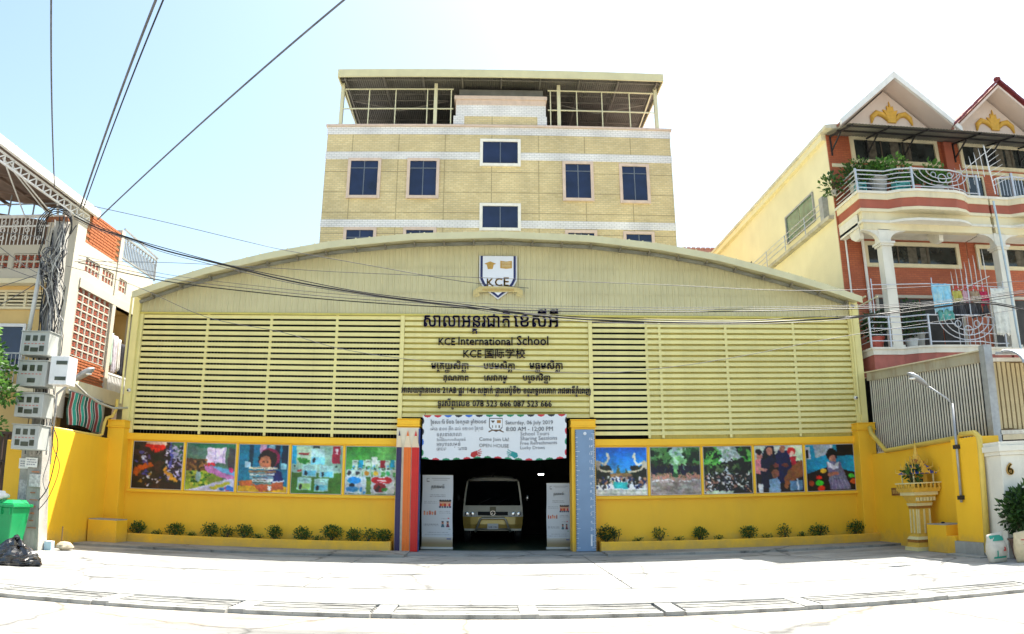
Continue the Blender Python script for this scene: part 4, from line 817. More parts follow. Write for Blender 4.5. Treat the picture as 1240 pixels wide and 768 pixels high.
for i in range(6): y = 29.6+i*1.35; MB().box(-6.8, 7.6, y, y+.05, 19.55+(y-29.3)*.035-.03, 19.58+(y-29.3)*.035-.03).build('purlin', mat('dull_rafter', (.20, .19, .17)), rf)
POST = mat('cream_steel_post', (.62, .60, .42), .5, var=.05)
for x, z_ in ((-6.78, 19.6), (7.44, 19.6)): MB().box(x-.075, x+.075, 29.98, 30.16, 17.47, z_).build('post', POST, tw)
for x in (-2.55, 3.0): MB().box(x-.075, x+.075, 30.0, 30.15, 17.47, 19.6).build('post', POST, tw)
for x in (-5.55, -4.35, -2.92+.0, -1.85, 2.62, 3.66+.15, 4.96, 6.22): MB().box(x-.022, x+.022, 30.0, 30.05, 17.47, 19.32).build('screen_post', POST, tw)
for a, b in ((-6.75, -1.75), (2.5, 7.4)):
    for z in (18.30, 19.30): MB().box(a, b, 29.995, 30.055, z-.02, z+.02).build('screen_rail', POST, tw)
for x in (-6.7, 7.3):
    MB().bar((x, 30.1, 19.4), (x+(.6 if x < 0 else -.6), 34.5, 17.5), .05).build('brace', POST, tw); MB().box(x-.05, x+.05, 36.2, 36.3, 17.47, 20).build('post', POST, tw)
for x in (-4.3, 4.9):
    g = MB(); 
    g.bar((x-2.3, 31.5, 19.55), (x, 31.5, 19.0), .05); g.bar((x+2.3, 31.5, 19.55), (x, 31.5, 19.0), .05); g.bar((x-2.3, 31.5, 19.55), (x+2.3, 31.5, 19.55), .05)
    g.build('roof_truss', mat('dull_rafter', (.20, .19, .17)), rf)
# far dark back of the terrace
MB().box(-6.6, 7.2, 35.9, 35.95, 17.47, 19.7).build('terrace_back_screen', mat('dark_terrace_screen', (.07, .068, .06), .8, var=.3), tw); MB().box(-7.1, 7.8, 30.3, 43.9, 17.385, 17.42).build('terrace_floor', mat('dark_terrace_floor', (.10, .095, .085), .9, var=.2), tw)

def ringframe(x0, x1, z0, z1, fw, y0, y1, plane='y'):        # one closed frame
    g = MB(); o = [(x0-fw, z0-fw), (x1+fw, z0-fw), (x1+fw, z1+fw), (x0-fw, z1+fw)]; i_ = [(x0, z0), (x1, z0), (x1, z1), (x0, z1)]
    P = (lambda a, b, t: (a, t, b)) if plane == 'y' else (lambda a, b, t: (t, a, b))
    vs = [P(a, b, y0) for a, b in o]+[P(a, b, y0) for a, b in i_]+[P(a, b, y1) for a, b in o]+[P(a, b, y1) for a, b in i_]; fs = []
    for k in range(4):
        n = (k+1) % 4; fs += [(k, n, 4+n, 4+k), (k, 8+k, 8+n, n), (4+k, 4+n, 12+n, 12+k), (8+k, 12+k, 12+n, 8+n)]
    return g.add(vs, fs)
# ------------------------------------------------------------------ right: two joined town houses
FY = 22.2
def outline(xa, xb, y0, yb, left):
    m_ = (xa+xb)/2
    return [(xa, FY), (xa, y0), (m_-1.35, y0), (m_-1.0, y0-.22), (m_-.5, yb), (m_+.9, yb), (m_+1.3, y0-.22), (m_+1.6, y0), (xb, y0), (xb, FY)]
def tile_roof_verge(cx, hw_, zt, zb, y0, y1, m, nm, par, th_=.14):
    for s_ in (-1, 1):
        MB().prism([(cx, zt), (cx+s_*hw_, zb), (cx+s_*hw_, zb-th_), (cx, zt-th_)], 'y', y0, y1).build(nm, m, par)
def townhouse(x0, cx, first, lab):
    xb = x0+4.2 if not first else 16.15
    t = thing('town_house', lab, 'house', 'joined town houses on the right', loc=(cx, FY, 0))
    # walls
    MB().box(x0+.003, xb, FY, 38, 0, 13.4).build('wall', CREAMW if first else CREAMT, t)
    MB().box(x0+.02, xb, FY-.03, FY, 5.7, 13.38).build('front_wall', REDW, t)
    # gable and roof
    gm = mat('pale_pink_gable_render', (.72, .60, .52), .8, var=.05, scale=1, dirt=.1)
    MB().prism([(cx-2.15, 13.4), (cx+2.1, 13.4), (cx, 15.25)], 'y', FY-.02, FY+.2).build('gable_wall', gm, t)
    rm = WHITEB if first else mat('dark_red_roof_tile', (.17, .025, .03), .5, var=.2, scale=8, bump=.3)
    rt = mat('faded_roof_tile', (.30, .12, .08), .7, var=.2, scale=8)
    for s_ in (-1, 1):
        MB().prism([(cx, 15.42), (cx+s_*2.22, 13.5), (cx+s_*2.22, 13.40), (cx, 15.32)], 'y', 21.36, 38).build('roof', gm if first else gm, t)
        MB().prism([(cx, 15.50), (cx+s_*2.28, 13.52), (cx+s_*2.28, 13.44), (cx, 15.42)], 'y', 21.4, 38).build('roof_covering', rt, t)
        if first:
            MB().prism([(cx, 15.56), (cx+s_*2.3, 13.56), (cx+s_*2.3, 13.36), (cx, 15.30)], 'y', 21.28, 21.40).build('verge_board', rm, t)
        else:
            vm = MB().prism([(0, .05), (s_*.30, -.21), (s_*.30, -.31), (0, -.05)], 'y', 21.24, 21.46).mesh('verge_tile', rm)
            for k in range(8): place('verge_tile', vm, t, loc=(cx+s_*(.03+k*.275), 0, 15.56-k*.241+.014*(k % 2)))
    if not first: MB().ico((cx, 21.35, 15.64), (.13, .14, .11), 2, .04).build('ridge_cap', rm, t, smooth=True)
    # gold flame ornament
    og = MB(); z0 = 13.98; ox = cx+.12
    og.prism([(ox-.17, z0), (ox+.17, z0), (ox+.2, z0+.3), (ox+.3, z0+.52), (ox+.14, z0+.46), (ox+.12, z0+.68), (ox+.04, z0+.60), (ox, z0+.86), (ox-.04, z0+.60), (ox-.12, z0+.68), (ox-.14, z0+.46), (ox-.3, z0+.52), (ox-.2, z0+.3)], 'y', FY-.10, FY-.02)
    on = og.build('flame_ornament', ORNG, t, bevel=.02)
    for s_ in (-1, 1):
        g = MB(); g.tube([(ox+s_*.15, FY-.06, z0+.1), (ox+s_*.32, FY-.06, z0+.30), (ox+s_*.55, FY-.06, z0+.36), (ox+s_*.74, FY-.06, z0+.2), (ox+s_*.80, FY-.06, z0-.05)], [.05, .10, .11, .09, .03], 7); g.build('scroll', ORNG, on, smooth=True)
    # awning
    g = MB(); n = 84; vs = []; 
    for i in range(n+1): x = x0-.02+(xb-x0+.02)*i/n; z = .02*(i % 2); vs += [(x, 20.45, 12.93+z), (x, FY-.03, 13.36+z)]
    g.add(vs, [(2*i, 2*i+2, 2*i+3, 2*i+1) for i in range(n)]); aw = g.build('awning', ZINC, t)
    for x in (x0+.15, x0+1.5, x0+2.9): 
        g = MB(); g.bar((x, 20.5, 12.91), (x, FY-.05, 13.30), .05); g.bar((x, FY-.06, 12.75), (x, 21.3, 13.1), .04); g.bar((x, FY-.06, 12.6), (x, FY-.06, 13.3), .045); g.build('awning_bracket', DARKM, aw)
    for y, z in ((20.6, 12.93), (21.3, 13.11)): MB().box(x0, xb, y, y+.05, z-.02, z+.02).build('awning_rail', DARKM, aw)
    # top floor: long window, door, pilaster
    def longwin(xa, xc, za, zc, n, nm='window'):
        w_ = ringframe(xa, xc, za, zc, .13, FY-.10, FY-.025).build(nm, CREAMT, t)
        MB().box(xa, xc, FY-.035, FY-.031, za, zc).build('pane', DGLASS, w_)
        for k in range(1, n): x = xa+(xc-xa)*k/n; MB().box(x-.02, x+.02, FY-.06, FY-.036, za, zc).build('mullion', mat('brown_window_bar', (.10, .08, .06), .6), w_)
        cu = MB(); vs = []; nn = 60
        for i in range(nn+1): x = xa+(xc-xa)*i/nn; vs += [(x, FY-.0365+.004*math.sin(i*1.9), za+.02), (x, FY-.0365+.004*math.sin(i*1.9), zc-.02)]
        w0 = (xc-xa)/7
        for k in (1, 3, 4): MB().box(xa+k*w0+.06, xa+k*w0+.4, FY-.0375, FY-.0355, za+.03, zc-.03).build('curtain', mat('dim_curtain', (.10, .09, .07), .8, var=.5, scale=6), w_)
    longwin(cx-1.50, cx+1.62, 12.50, 13.25, 3)
    MB().box(x0+.1, xb-.1, FY-.07, FY-.031, 12.18, 12.30).build('string_course', CREAMT, t)
    for a, b in ((cx-1.5, cx-.9), (cx-.2, cx+.9)):
        d_ = ringframe(a, b, 10.75, 12.05, .07, FY-.08, FY-.031).build('terrace_door', CREAMT, t); MB().box(a, b, FY-.036, FY-.0315, 10.75, 12.05).build('pane', DGLASS, d_)
    MB().box(xb-.32, xb, FY-.20, FY-.031, 10.6, 13.3).build('pilaster', REDP, t); 
    # upper balcony
    for nm, za, zb, e, m in (('balcony_soffit', 9.62, 9.70, .06, WHITEW), ('balcony_moulding', 9.98, 10.08, .05, CREAMT), ('balcony_band', 10.08, 10.39, .08, REDP), ('balcony_slab', 10.39, 10.58, .05, CREAMT), ('balcony_coping', 10.58, 10.66, 0, WHITEW)):
        pl = [(x+(e if x < x0+.01 else 0), y+(e if y < FY-.1 else 0)) for x, y in outline(x0, xb, 20.55, 20.2, first)]
        MB().prism(pl, 'z', za, zb).build(nm, m, t)
    pl = [(x, y+(.12 if y < FY-.1 else 0)) for x, y in outline(x0, xb, 20.55, 20.2, first)]
    MB().box(x0+.12, xb, 20.66, 20.9, 9.40, 9.98).build('balcony_beam', mat('cream_beam_render', (.72, .64, .42), .8, var=.06, scale=1, dirt=.45, dirtcol=(.35, .31, .2)), t)
    if first: MB().box(x0+.06, x0+.28, 20.9, FY, 9.55, 9.98).build('balcony_beam', WHITEW, t)
    MB().box(x0+.1, xb, 20.9, FY-.03, 9.70, 9.98).build('balcony_ceiling', WHITEW, t)
    # corbels
    for x in ((x0+.12, 14.35) if first else (cx+.3,)):
        MB().prism([(20.95, 9.7), (21.7, 9.7), (21.55, 9.35), (21.3, 9.2), (21.0, 9.2)], 'x', x, x+.16).build('corbel', WHITEW, t, bevel=.02)
    # columns with capitals and arched spandrels
    colx = [12.2] if first else [16.38]
    for x in colx:
        g = MB(); g.box(x-.17, x+.17, 20.62, 20.94, 5.66, 8.86); c_ = g.build('column', WHITEW, t, bevel=.015)
        for z, e in ((8.86, .05), (8.93, .09), (5.66, .04)): MB().box(x-.17-e, x+.17+e, 20.62-e, 20.94+e, z+.001, z+.07).build('capital' if z > 8 else 'base', WHITEW, c_)
        MB().box(x-.20, x+.20, 20.66, 20.94, 9.0, 9.42).build('column_head', WHITEW, c_)
        for s_ in (-1, 1):
            pts = [(x+s_*.2, 9.40), (x+s_*.2, 9.05)]+[(x+s_*(.2+.55*(1-math.cos(a))), 9.05+.33*math.sin(a)) for a in [k*math.pi/10 for k in range(1, 6)]]+[(x+s_*.75, 9.40)]
            MB().prism(pts, 'y', 20.68, 20.88).build('spandrel', WHITEW, c_)
    # middle floor window, doors
    longwin(cx-1.52, cx+1.80, 8.78, 9.40, 3)
    d_ = ringframe(cx-1.35, cx+1.7, 5.8, 7.6, .1, FY-.10, FY-.031).build('folding_door', mat('pale_door_frame', (.5, .45, .36), .6), t)
    for k in range(4): a = cx-1.33+k*.76; MB().box(a, a+.72, FY-.05, FY-.032, 5.82, 7.58).build('door_leaf', mat('dark_door_leaf', (.045, .04, .035), .5, var=.3, scale=4), d_)
    # lower balcony
    for nm, za, zb, e, m in (('lower_band', 5.0, 5.44, .08, mat('faded_red_band', (.36, .11, .085), .7, var=.15, dirt=.3)), ('lower_slab', 5.44, 5.60, .05, WHITEW), ('lower_coping', 5.60, 5.66, 0, WHITEW)):
        pl = [(x+(e if x < x0+.01 else 0), y+(e if y < FY-.1 else 0)) for x, y in outline(x0-.12 if first else x0, xb, 20.55, 20.2, first)]
        MB().prism(pl, 'z', za, zb).build(nm, m, t)
    return t
h1 = townhouse(11.4, 13.9, True, 'yellow and red brick town house with white gable trim, beside the hall')
h2 = townhouse(16.16, 18.15, False, 'town house with dark red tiled gable at the right edge')
# side roof slab, side window, side ledge
g = MB(); g.prism([(11.2, 13.40), (11.75, 13.40), (11.9, 13.62), (11.2, 13.52)], 'y', 21.7, 37.8); g.build('eave_slab', mat('stained_eave_render', (.62, .58, .45), .9, var=.1, scale=1, dirt=.8, dirtcol=(.22, .2, .15), bump=.3), h1)
MB().box(11.25, 11.41, 22.2, 37.6, 13.18, 13.40).build('eave_moulding', CREAMW, h1)
for ya, yb, za, zb in ((23.7, 26.2, 10.85, 11.82),): 
    wf = ringframe(ya, yb, za, zb, .06, 11.34, 11.40, 'x').build('side_window', GREYM, h1)
    for k in range(2): a = ya+.03+k*(yb-ya)/2; MB().box(11.385, 11.392, a, a+(yb-ya)/2-.06, za, zb).build('pane', mat('green_tinted_glass', (.05, .14, .09), .12, var=.4, spec=.6), wf)
pa, pb = WX(899, 303, 11.4), WX(911, 322, 11.4); MB().box(11.37, 11.395, pb.y, pa.y, 10.6, 11.4).build('small_side_window', DGLASS, h1)
MB().box(11.2, 11.4, 22.3, 30.5, 10.35, 10.47).build('side_ledge', mat('stained_ledge', (.45, .42, .33), .9, dirt=.7), h1)
sr = MB()
for z in (10.72, 10.92, 11.12): sr.tube([(11.24, 22.75, z), (11.24, 30.3, z)], .016, 5)
for y in (24.3, 26.2, 28.2, 30.2): sr.tube([(11.24, y, 10.46), (11.24, y, 11.14)], .02, 5)
sr.build('side_railing', SILV, h1)
MB().box(11.2, 11.42, 22.62, 22.9, 10.47, 11.28).build('railing_pier', GREYM, h1)
MB().box(11.2, 11.42, 30.3, 30.6, 10.47, 11.2).build('railing_pier', WHITEW, h1)
MB().tube([(12.22, 22.1, 9.6), (12.22, 22.1, 6.5)], .05, 8).build('downpipe', WHITEB, h1)
MB().tube([(W(1035, 270, 22.1).x-.4, 22.12, 9.6), (W(1035, 270, 22.1).x-.4, 22.12, 5.7)], .03, 8).build('downpipe', WHITEB, h1)
MB().tube([(15.95, 20.1, 10.3), (16.05, 20.1, 6.1), (16.12, 20.1, 5.2)], .035, 8).build('downpipe', mat('pale_blue_pipe', (.42, .52, .58), .4), h1)
# railings: upper
def bars(par, pts, zs, r=.018, nm='railing_bar'):
    for z in zs: MB().tube([(x, y, z) for x, y in pts], r, 6).build(nm, SILV, par)
def rail_upper(par, x0, m_, xb, first):
    y = 20.62
    pts = [(x0+.06, FY-.1)] if first else []
    pts += [(x0+.06, y), (m_-1.35, y), (m_-1.0, y-.22), (m_-.55, 20.28)]
    bars(par, pts, (10.78, 10.93, 11.08, 11.23))
    bars(par, pts+[(m_+.9, 20.28), (m_+1.3, y-.22), (m_+1.6, y), (xb-.25, y)], (11.37,), .026, 'hand_rail')
    bars(par, [(m_-.55, 20.28), (m_+.9, 20.28), (m_+1.3, y-.22), (m_+1.6, y), (xb-.25, y)], (10.76,), .02)
    for x, yy in ((x0+.06, y), (m_-.55, 20.28), (xb-.3, y)): MB().box(x-.03, x+.03, yy-.03, yy+.03, 10.66, 11.42).build('railing_post', SILV, par)
    cx_ = m_+.55
    for k, r_ in enumerate((.95, .72, .50)):
        g = MB(); pts2 = []
        for j in range(13): a = math.pi+math.pi*j/12; pts2.append((cx_+r_*1.1*math.cos(a), 20.30+(.12 if math.cos(a) > .6 else 0), 11.36+r_*.58*math.sin(a)))
        g.tube(pts2, .016, 5); g.build('railing_scroll', SILV, par)
    for r_, zz in ((.15, 11.08),): MB().ring((cx_, 20.3, zz), r_, .016, 'y', 16).build('railing_ring', SILV, par)
    for s_ in (-1, 1): MB().ring((cx_+s_*.3, 20.3, 11.2), .09, .014, 'y', 12).build('railing_ring', SILV, par)
rail_upper(h1, 11.4, 13.78, 16.15, True)
hr = MB()
g = MB(); pts = [(16.45+.12*k, 20.5, 11.25+.13*math.sin(k/14*math.pi)) for k in range(15)]; g.tube(pts, .028, 6); g.build('hand_rail', SILV, h2)
for k in range(14): x = 16.5+.13*k; MB().tube([(x, 20.5, 10.7), (x, 20.5, 11.27+.13*math.sin((x-16.45)/1.7*math.pi))], .014, 5).build('baluster', SILV, h2)
MB().box(17.1, 17.18, 20.45, 20.53, 10.66, 11.5).build('railing_post', SILV, h2)
# lower railing with scroll work
bars(h1, [(11.3, 22.0), (11.3, 20.62), (12.45, 20.62), (12.8, 20.42), (13.1, 20.3)], (5.86, 6.05, 6.24, 6.43), .016)
bars(h1, [(11.3, 22.0), (11.3, 20.62), (12.45, 20.62), (12.8, 20.42), (13.1, 20.3), (14.9, 20.3), (15.3, 20.5), (15.7, 20.62), (16.1, 20.62)], (6.60,), .024, 'hand_rail')
bars(h1, [(13.1, 20.3), (14.9, 20.3), (15.3, 20.5), (15.7, 20.62), (16.1, 20.62)], (5.78,), .018)
for x, y in ((11.3, 20.62), (11.95, 20.62), (13.1, 20.3), (16.0, 20.62)): MB().box(x-.025, x+.025, y-.025, y+.025, 5.66, 6.62).build('railing_post', SILV, h1)
for r_ in (1.0, .8, .58):
    pts = [(14.45+r_*math.cos(math.pi+math.pi*j/12), 20.31, 6.55+r_*.72*math.sin(math.pi+math.pi*j/12)) for j in range(13)]; MB().tube(pts, .016, 5).build('railing_scroll', SILV, h1)
MB().ring((14.45, 20.3, 6.12), .15, .018, 'y', 16).build('railing_ring', SILV, h1)
for s_ in (-1, 1): MB().ring((14.45+s_*.33, 20.3, 6.33), .1, .015, 'y', 12).build('railing_ring', SILV, h1)
bars(h1, [(13.1, 20.3), (14.0, 20.3)], (6.33,), .014); bars(h1, [(14.9, 20.3), (15.95, 20.6)], (6.33, 6.05), .014)
# drying frame
for x, y in ((11.45, 20.5), (13.35, 20.25), (14.55, 20.2), (16.05, 20.45)): MB().tube([(x, y, 6.6), (x, y, 7.75)], .016, 5).build('line_post', SILV, h1)
MB().tube([(11.45, 20.5, 7.56), (13.35, 20.25, 7.56), (16.1, 20.3, 7.50)], .014, 5).build('line_rail', SILV, h1)
# spiked divider between the houses, upper and lower
def spikes(par, xc, z0, yy, hh, lab, n=9):
    t = thing('spike_guard', lab, 'railing', 'spiked dividers between the balconies', loc=(xc, yy, z0))
    MB().tube([(xc, yy, z0), (xc-.12, yy-.02, z0+hh)], .02, 5).build('main_post', WHITEM, t)
    MB().tube([(xc-1.05, yy+1.0, z0+hh*.42), (xc-.1, yy, z0+hh*.86)], .014, 5).build('cross_bar', WHITEM, t)
    for k in range(n):
        f = k/(n-1); x = xc-1.05+.95*f; y = yy+1.0*(1-f); zc = z0+hh*(.42+.44*f)
        MB().tube([(x+.02, y, zc-hh*.42), (x, y, zc+.1), (x-.02, y, zc+.3)], [.013, .013, .004], 5).build('spike', WHITEM, t)
    for k in range(8): z = z0+hh*(.2+.1*k); MB().tube([(xc-.04, yy, z-.06), (xc+.36-.012*k*k*.4, yy-.22, z+.12)], [.013, .006], 5).build('side_spike', WHITEM, t)
    return t
spikes(h1, 16.28, 10.66, 20.35, 1.7, 'white fan of security spikes between the two upper balconies')
t_ = thing('spike_screen', 'upright white spiked bars on the lower balcony beside the column', 'railing', loc=(15.5, 21.2, 7.0))
for k in range(8): x = 14.95+.15*k; MB().tube([(x, 21.5-.05*k, 5.7), (x, 21.5-.05*k, 8.05+.1*k), (x-.01, 21.5-.05*k, 8.35+.1*k)], [.015, .015, .004], 5).build('spike', WHITEM, t_)
MB().tube([(14.9, 21.5, 7.6), (16.1, 21.1, 8.1)], .015, 5).build('cross_bar', WHITEM, t_)
# balcony plants and pots
def pot(x, y, z, r, h, m, lab, nleaf, rad, lsz, lm, sd, zc=None, cat='potted plant', grp=None):
    t = thing('potted_plant', lab, cat, grp, loc=(x, y, z)); rr_ = random.Random(sd)
    MB().lathe([(r*.7, 0), (r, h*.92), (r*1.1, h*.92), (r*1.1, h), (r*.92, h), (r*.9, h-.03)], (x, y, z), 16).build('pot', m, t, smooth=False)
    g = MB()
    for k in range(7): a = rr_.uniform(0, 6.3); q = rr_.uniform(.2, .8); g.tube([(x, y, z+h-.04), (x+rad[0]*q*.4*math.cos(a), y+rad[1]*q*.4*math.sin(a), z+h+rad[2]*.6), (x+rad[0]*q*math.cos(a), y+rad[1]*q*math.sin(a), z+h+rad[2]*1.3)], [.018, .012, .005], 5)
    g.build('stem', BARK, t); f = MB()
    for k in range(5): leaves(f, (x+rr_.uniform(-.4, .4)*rad[0], y+rr_.uniform(-.3, .3)*rad[1], (zc or z+h+rad[2]*.9)+rr_.uniform(-.3, .3)*rad[2]), (rad[0]*.75, rad[1]*.75, rad[2]*.8), nleaf//5, lsz, rr_, .1, .2)
    tag(f.build('foliage', lm, t), kind='stuff'); return t
GP = 'plants on the town house balconies'
CP = mat('grey_pot', (.40, .38, .34), .8, var=.15, dirt=.4); TP = mat('teal_pot', (.08, .36, .34), .5); RP_ = mat('red_pot', (.5, .10, .07), .5); WP = mat('white_pot', (.65, .65, .62), .5)
pot(11.75, 21.2, 10.66, .22, .45, CP, 'leafy plant hanging over the side rail at the upper balcony corner', 420, (.55, .5, .45), .15, LEAF3, 1, grp=GP)
pot(11.15, 21.6, 10.9, .10, .16, CP, 'small branch plant outside the upper balcony side rail', 150, (.38, .35, .35), .16, LEAF3, 9, zc=11.25, grp=GP)
pot(12.45, 21.0, 10.66, .28, .62, CP, 'bushy bright plant in a square grey pot on upper balcony', 480, (.55, .45, .35), .15, LEAF2, 2, grp=GP)
pot(13.2, 21.0, 10.66, .2, .4, TP, 'taller pale leaved plant behind the upper scroll railing', 360, (.45, .4, .6), .14, LEAF2, 3, grp=GP)
pot(13.75, 21.0, 10.66, .2, .4, RP_, 'low green plant in a red pot behind the upper scroll railing', 220, (.35, .35, .3), .13, LEAF3, 4, grp=GP)
pot(14.6, 21.0, 10.66, .2, .45, CP, 'yellow green leafy plant behind the right half of the upper railing', 420, (.6, .4, .42), .17, LEAF2, 5, grp=GP)
pot(11.75, 21.1, 5.66, .24, .4, RP_, 'dense dark green plant left of the column on lower balcony', 520, (.55, .5, .5), .13, LEAF1, 6, grp=GP)
pot(12.95, 21.1, 5.66, .2, .35, WP, 'small plant in a white bucket right of the column on lower balcony', 120, (.3, .3, .35), .13, LEAF1, 7, grp=GP)
pot(13.4, 21.4, 5.66, .2, .6, CP, 'tall dim leafy plant behind the blue cloth on lower balcony', 260, (.4, .35, .6), .14, LEAF1, 8, grp=GP)
for x, z, n_ in ((12.0, 10.7, 3), (13.0, 10.7, 4), (13.5, 10.7, 2)):
    pass
def crate(x, y, z, s, m, lab, cat='crate'):
    t = thing('plastic_crate', lab, cat, 'crates behind the upper balcony rail', loc=(x, y, z)); w_, d_, h_ = s
    for k in range(3): 
        zz = z+.04+k*h_*.33; ringf = MB(); a = [(x-w_, y-d_), (x+w_, y-d_), (x+w_, y+d_), (x-w_, y+d_)]; b = [(px*1.0+(x-px)*.08, py+(y-py)*.08) for px, py in a]
        vs = [(p[0], p[1], zz) for p in a]+[(p[0], p[1], zz+h_*.2) for p in a]+[(p[0], p[1], zz) for p in b]+[(p[0], p[1], zz+h_*.2) for p in b]
        ringf.add(vs, sum([[(i, (i+1) % 4, (i+1) % 4+4, i+4), (i+8, i+12, (i+1) % 4+12, (i+1) % 4+8), (i+4, (i+1) % 4+4, (i+1) % 4+12, i+12)] for i in range(4)], [])); ringf.build('crate_band', m, t)
    for sx in (-1, 1):
        for sy in (-1, 1): MB().box(x+sx*(w_-.02), x+sx*(w_+.01), y+sy*(d_-.02), y+sy*(d_+.01), z, z+h_).build('corner', m, t)
crate(11.75, 20.95, 10.66, (.14, .12, .42), TP, 'narrow teal crate at the upper balcony corner post')
crate(13.0, 20.62, 10.66, (.24, .14, .34), TP, 'wide teal crate behind the upper balcony bend')
# laundry on the lower balcony
def cloth(x0, x1, y, zt, zb, m, name, lab, grp='washing on the lower balcony line', wob=.05, sd=1, ragged=.06):
    r = random.Random(sd); nx, nz = 14, 14; vs = []
    hem = [r.uniform(-ragged, ragged) for _ in range(nx+1)]; q = r.uniform(0, 9)
    for j in range(nz+1):
        for i in range(nx+1):
            u, v = i/nx, j/nz; sx = 1-.10*v*math.sin(u*3+q); vs.append((x0+(x1-x0)*(.5+(u-.5)*sx), y+wob*math.sin(u*14+q)*(.3+v)+wob*.4*math.sin(v*6+u*7), zt-.03*abs(math.sin(u*math.pi*3))-(zt-zb+hem[i])*v))
    fs = [(j*(nx+1)+i, (j+1)*(nx+1)+i, (j+1)*(nx+1)+i+1, j*(nx+1)+i+1) for j in range(nz) for i in range(nx)]
    o = MB().add(vs, fs).build(name, m, None, smooth=True); md = o.modifiers.new('thickness', 'SOLIDIFY'); md.thickness = .008
    tag(o, lab, 'cloth', grp); return o
def clothm(nm, c, c2=None, sc=9):
    m = mat(nm, c, .85, var=.2, scale=sc, dirt=.8 if c2 else 0, dirtcol=c2 or (0, 0, 0)); return m
cloth(13.3, 13.98, 20.2, 7.56, 6.72, clothm('light_blue_cloth', (.22, .50, .66), (.6, .66, .5)), 'hanging_cloth', 'light blue patterned cloth hanging over the lower balcony line', sd=1)
cloth(13.45, 13.95, 20.26, 6.8, 6.45, clothm('teal_cloth', (.10, .36, .34), (.45, .55, .3)), 'hanging_cloth', 'small teal cloth hanging directly under the light blue one', sd=2)
for k, (a, b, zb, c, cn) in enumerate([(14.02, 14.36, 7.05, (.45, .42, .10), 'olive yellow shirt, left of the pink one'), (14.40, 14.62, 7.0, (.62, .38, .44), 'pink narrow garment between olive and brown ones'), (14.66, 14.98, 7.0, (.32, .24, .16), 'brown patterned garment left of the crimson one'), (15.0, 15.28, 6.95, (.42, .02, .07), 'crimson garment beside the long white cloth')]):
    cloth(a, b, 20.24, 7.36, zb, clothm('garment_%s' % ['olive', 'pink', 'brown', 'crimson'][k], c), 'garment', cn, sd=5+k)
    for s_ in (.3, .7):
        x = a+(b-a)*s_; h_ = thing('clothes_hanger', 'red clothes hanger holding the %s' % ['olive shirt', 'pink garment', 'brown garment', 'crimson garment'][k], 'hanger', 'red hangers on the balcony line', loc=(x, 20.24, 7.5)) if s_ == .3 else None
        if h_:
            xm = (a+b)/2; MB().tube([(xm-.14, 20.24, 7.36), (xm, 20.24, 7.46), (xm+.14, 20.24, 7.36)], .014, 5).build('shoulder_bar', mat('red_plastic', (.6, .02, .04), .4), h_); MB().ring((xm, 20.24, 7.50), .04, .009, 'y', 10).build('hook', mat('red_plastic', (.6, .02, .04), .4), h_)
for k in range(6): cloth(14.05+.21*k, 14.24+.21*k, 20.34, 7.0, 6.55+.05*(k % 3), clothm('dark_garment_%s' % 'ab'[k % 2], [(.05, .05, .055), (.09, .09, .10)][k % 2]), 'garment', ['dark garment hanging furthest left in the dim row below', 'charcoal garment, second in the dim row below', 'dark garment, third in the dim row below', 'charcoal garment, fourth in the dim row below', 'dark garment, fifth in the dim row below', 'charcoal garment furthest right in the dim row below'][k], sd=20+k)
cloth(15.36, 15.88, 20.18, 7.46, 5.98, clothm('white_cloth', (.66, .66, .60), (.5, .48, .4)), 'hanging_cloth', 'long white cloth hanging at the right of the lower balcony', sd=3, wob=.03)

# ------------------------------------------------------------------ right yard wall, pier, steps
def coped(par, X0, X1, Y0, Y1, h, nm='wall_panel'):
    MB().box(X0, X1, Y0, Y1, 0, h).build(nm, HALLY, par, bevel=.012)
yw = thing('yard_wall', 'yellow side wall right of the forecourt behind the spirit house', 'wall', 'yellow walls of the forecourt', loc=(11.05, 18, 0))
MB().add([(10.98, 15.95, 0), (11.14, 15.95, 0), (11.14, 21.0, 0), (10.98, 20.99, 0), (10.98, 15.95, 2.60), (11.14, 15.95, 2.60), (11.14, 21.0, 2.5), (10.98, 20.99, 2.5)], [(0, 3, 2, 1), (4, 5, 6, 7), (0, 1, 5, 4), (1, 2, 6, 5), (2, 3, 7, 6), (3, 0, 4, 7)]).build('wall_panel', HALLY, yw)
MB().box(10.52, 11.1, 14.95, 15.94, 0, 2.58).build('pier', HALLY, yw, bevel=.015)
MB().tube([(10.93, 20.5, 3.3), (10.93, 20.42, 3.1), (10.95, 19.7, 2.56), (10.95, 16.2, 2.64), (10.6, 15.6, 2.67), (10.6, 15.1, 2.66), (10.56, 14.9, 2.55), (10.54, 14.86, 2.3), (10.50, 14.86, .1)], .065, 10).build('coping_pipe', mat('yellow_pipe_paint', (.70, .50, .10), .4, var=.08), yw, smooth=True)
st = thing('corner_steps', 'yellow stepped block with grey lower end at the right wall', 'steps', loc=(10.8, 16.3, 0))
MB().box(10.46, 10.98, 16.32, 17.12, 0, .64).build('tall_block', HALLY, st, bevel=.01); MB().box(10.46, 10.98, 15.96, 16.32, 0, .40).build('low_block', HALLY, st, bevel=.01); MB().box(10.46, 10.975, 16.325, 17.115, .641, .66).build('cement_top', CONC, st); MB().box(10.44, 10.515, 14.9, 15.96, 0, .3).build('cement_kerb', CONC, st); MB().box(10.2, 10.44, 14.7, 15.96, 0, .035).build('cement_pad', CONC, st)
MB().ico((10.7, 16.8, .68), (.05, .05, .02), 4).build('pebble', DARKM, st)
st2 = thing('corner_block', 'small yellow block with grey top in the left forecourt corner', 'block', loc=(-10.4, 20.3, 0))
MB().box(-10.76, -9.93, 19.72, 20.38, 0, .64).build('block_body', HALLY, st2, bevel=.01); MB().box(-10.75, -9.94, 19.73, 20.37, .641, .665).build('cement_top', CONC, st2)
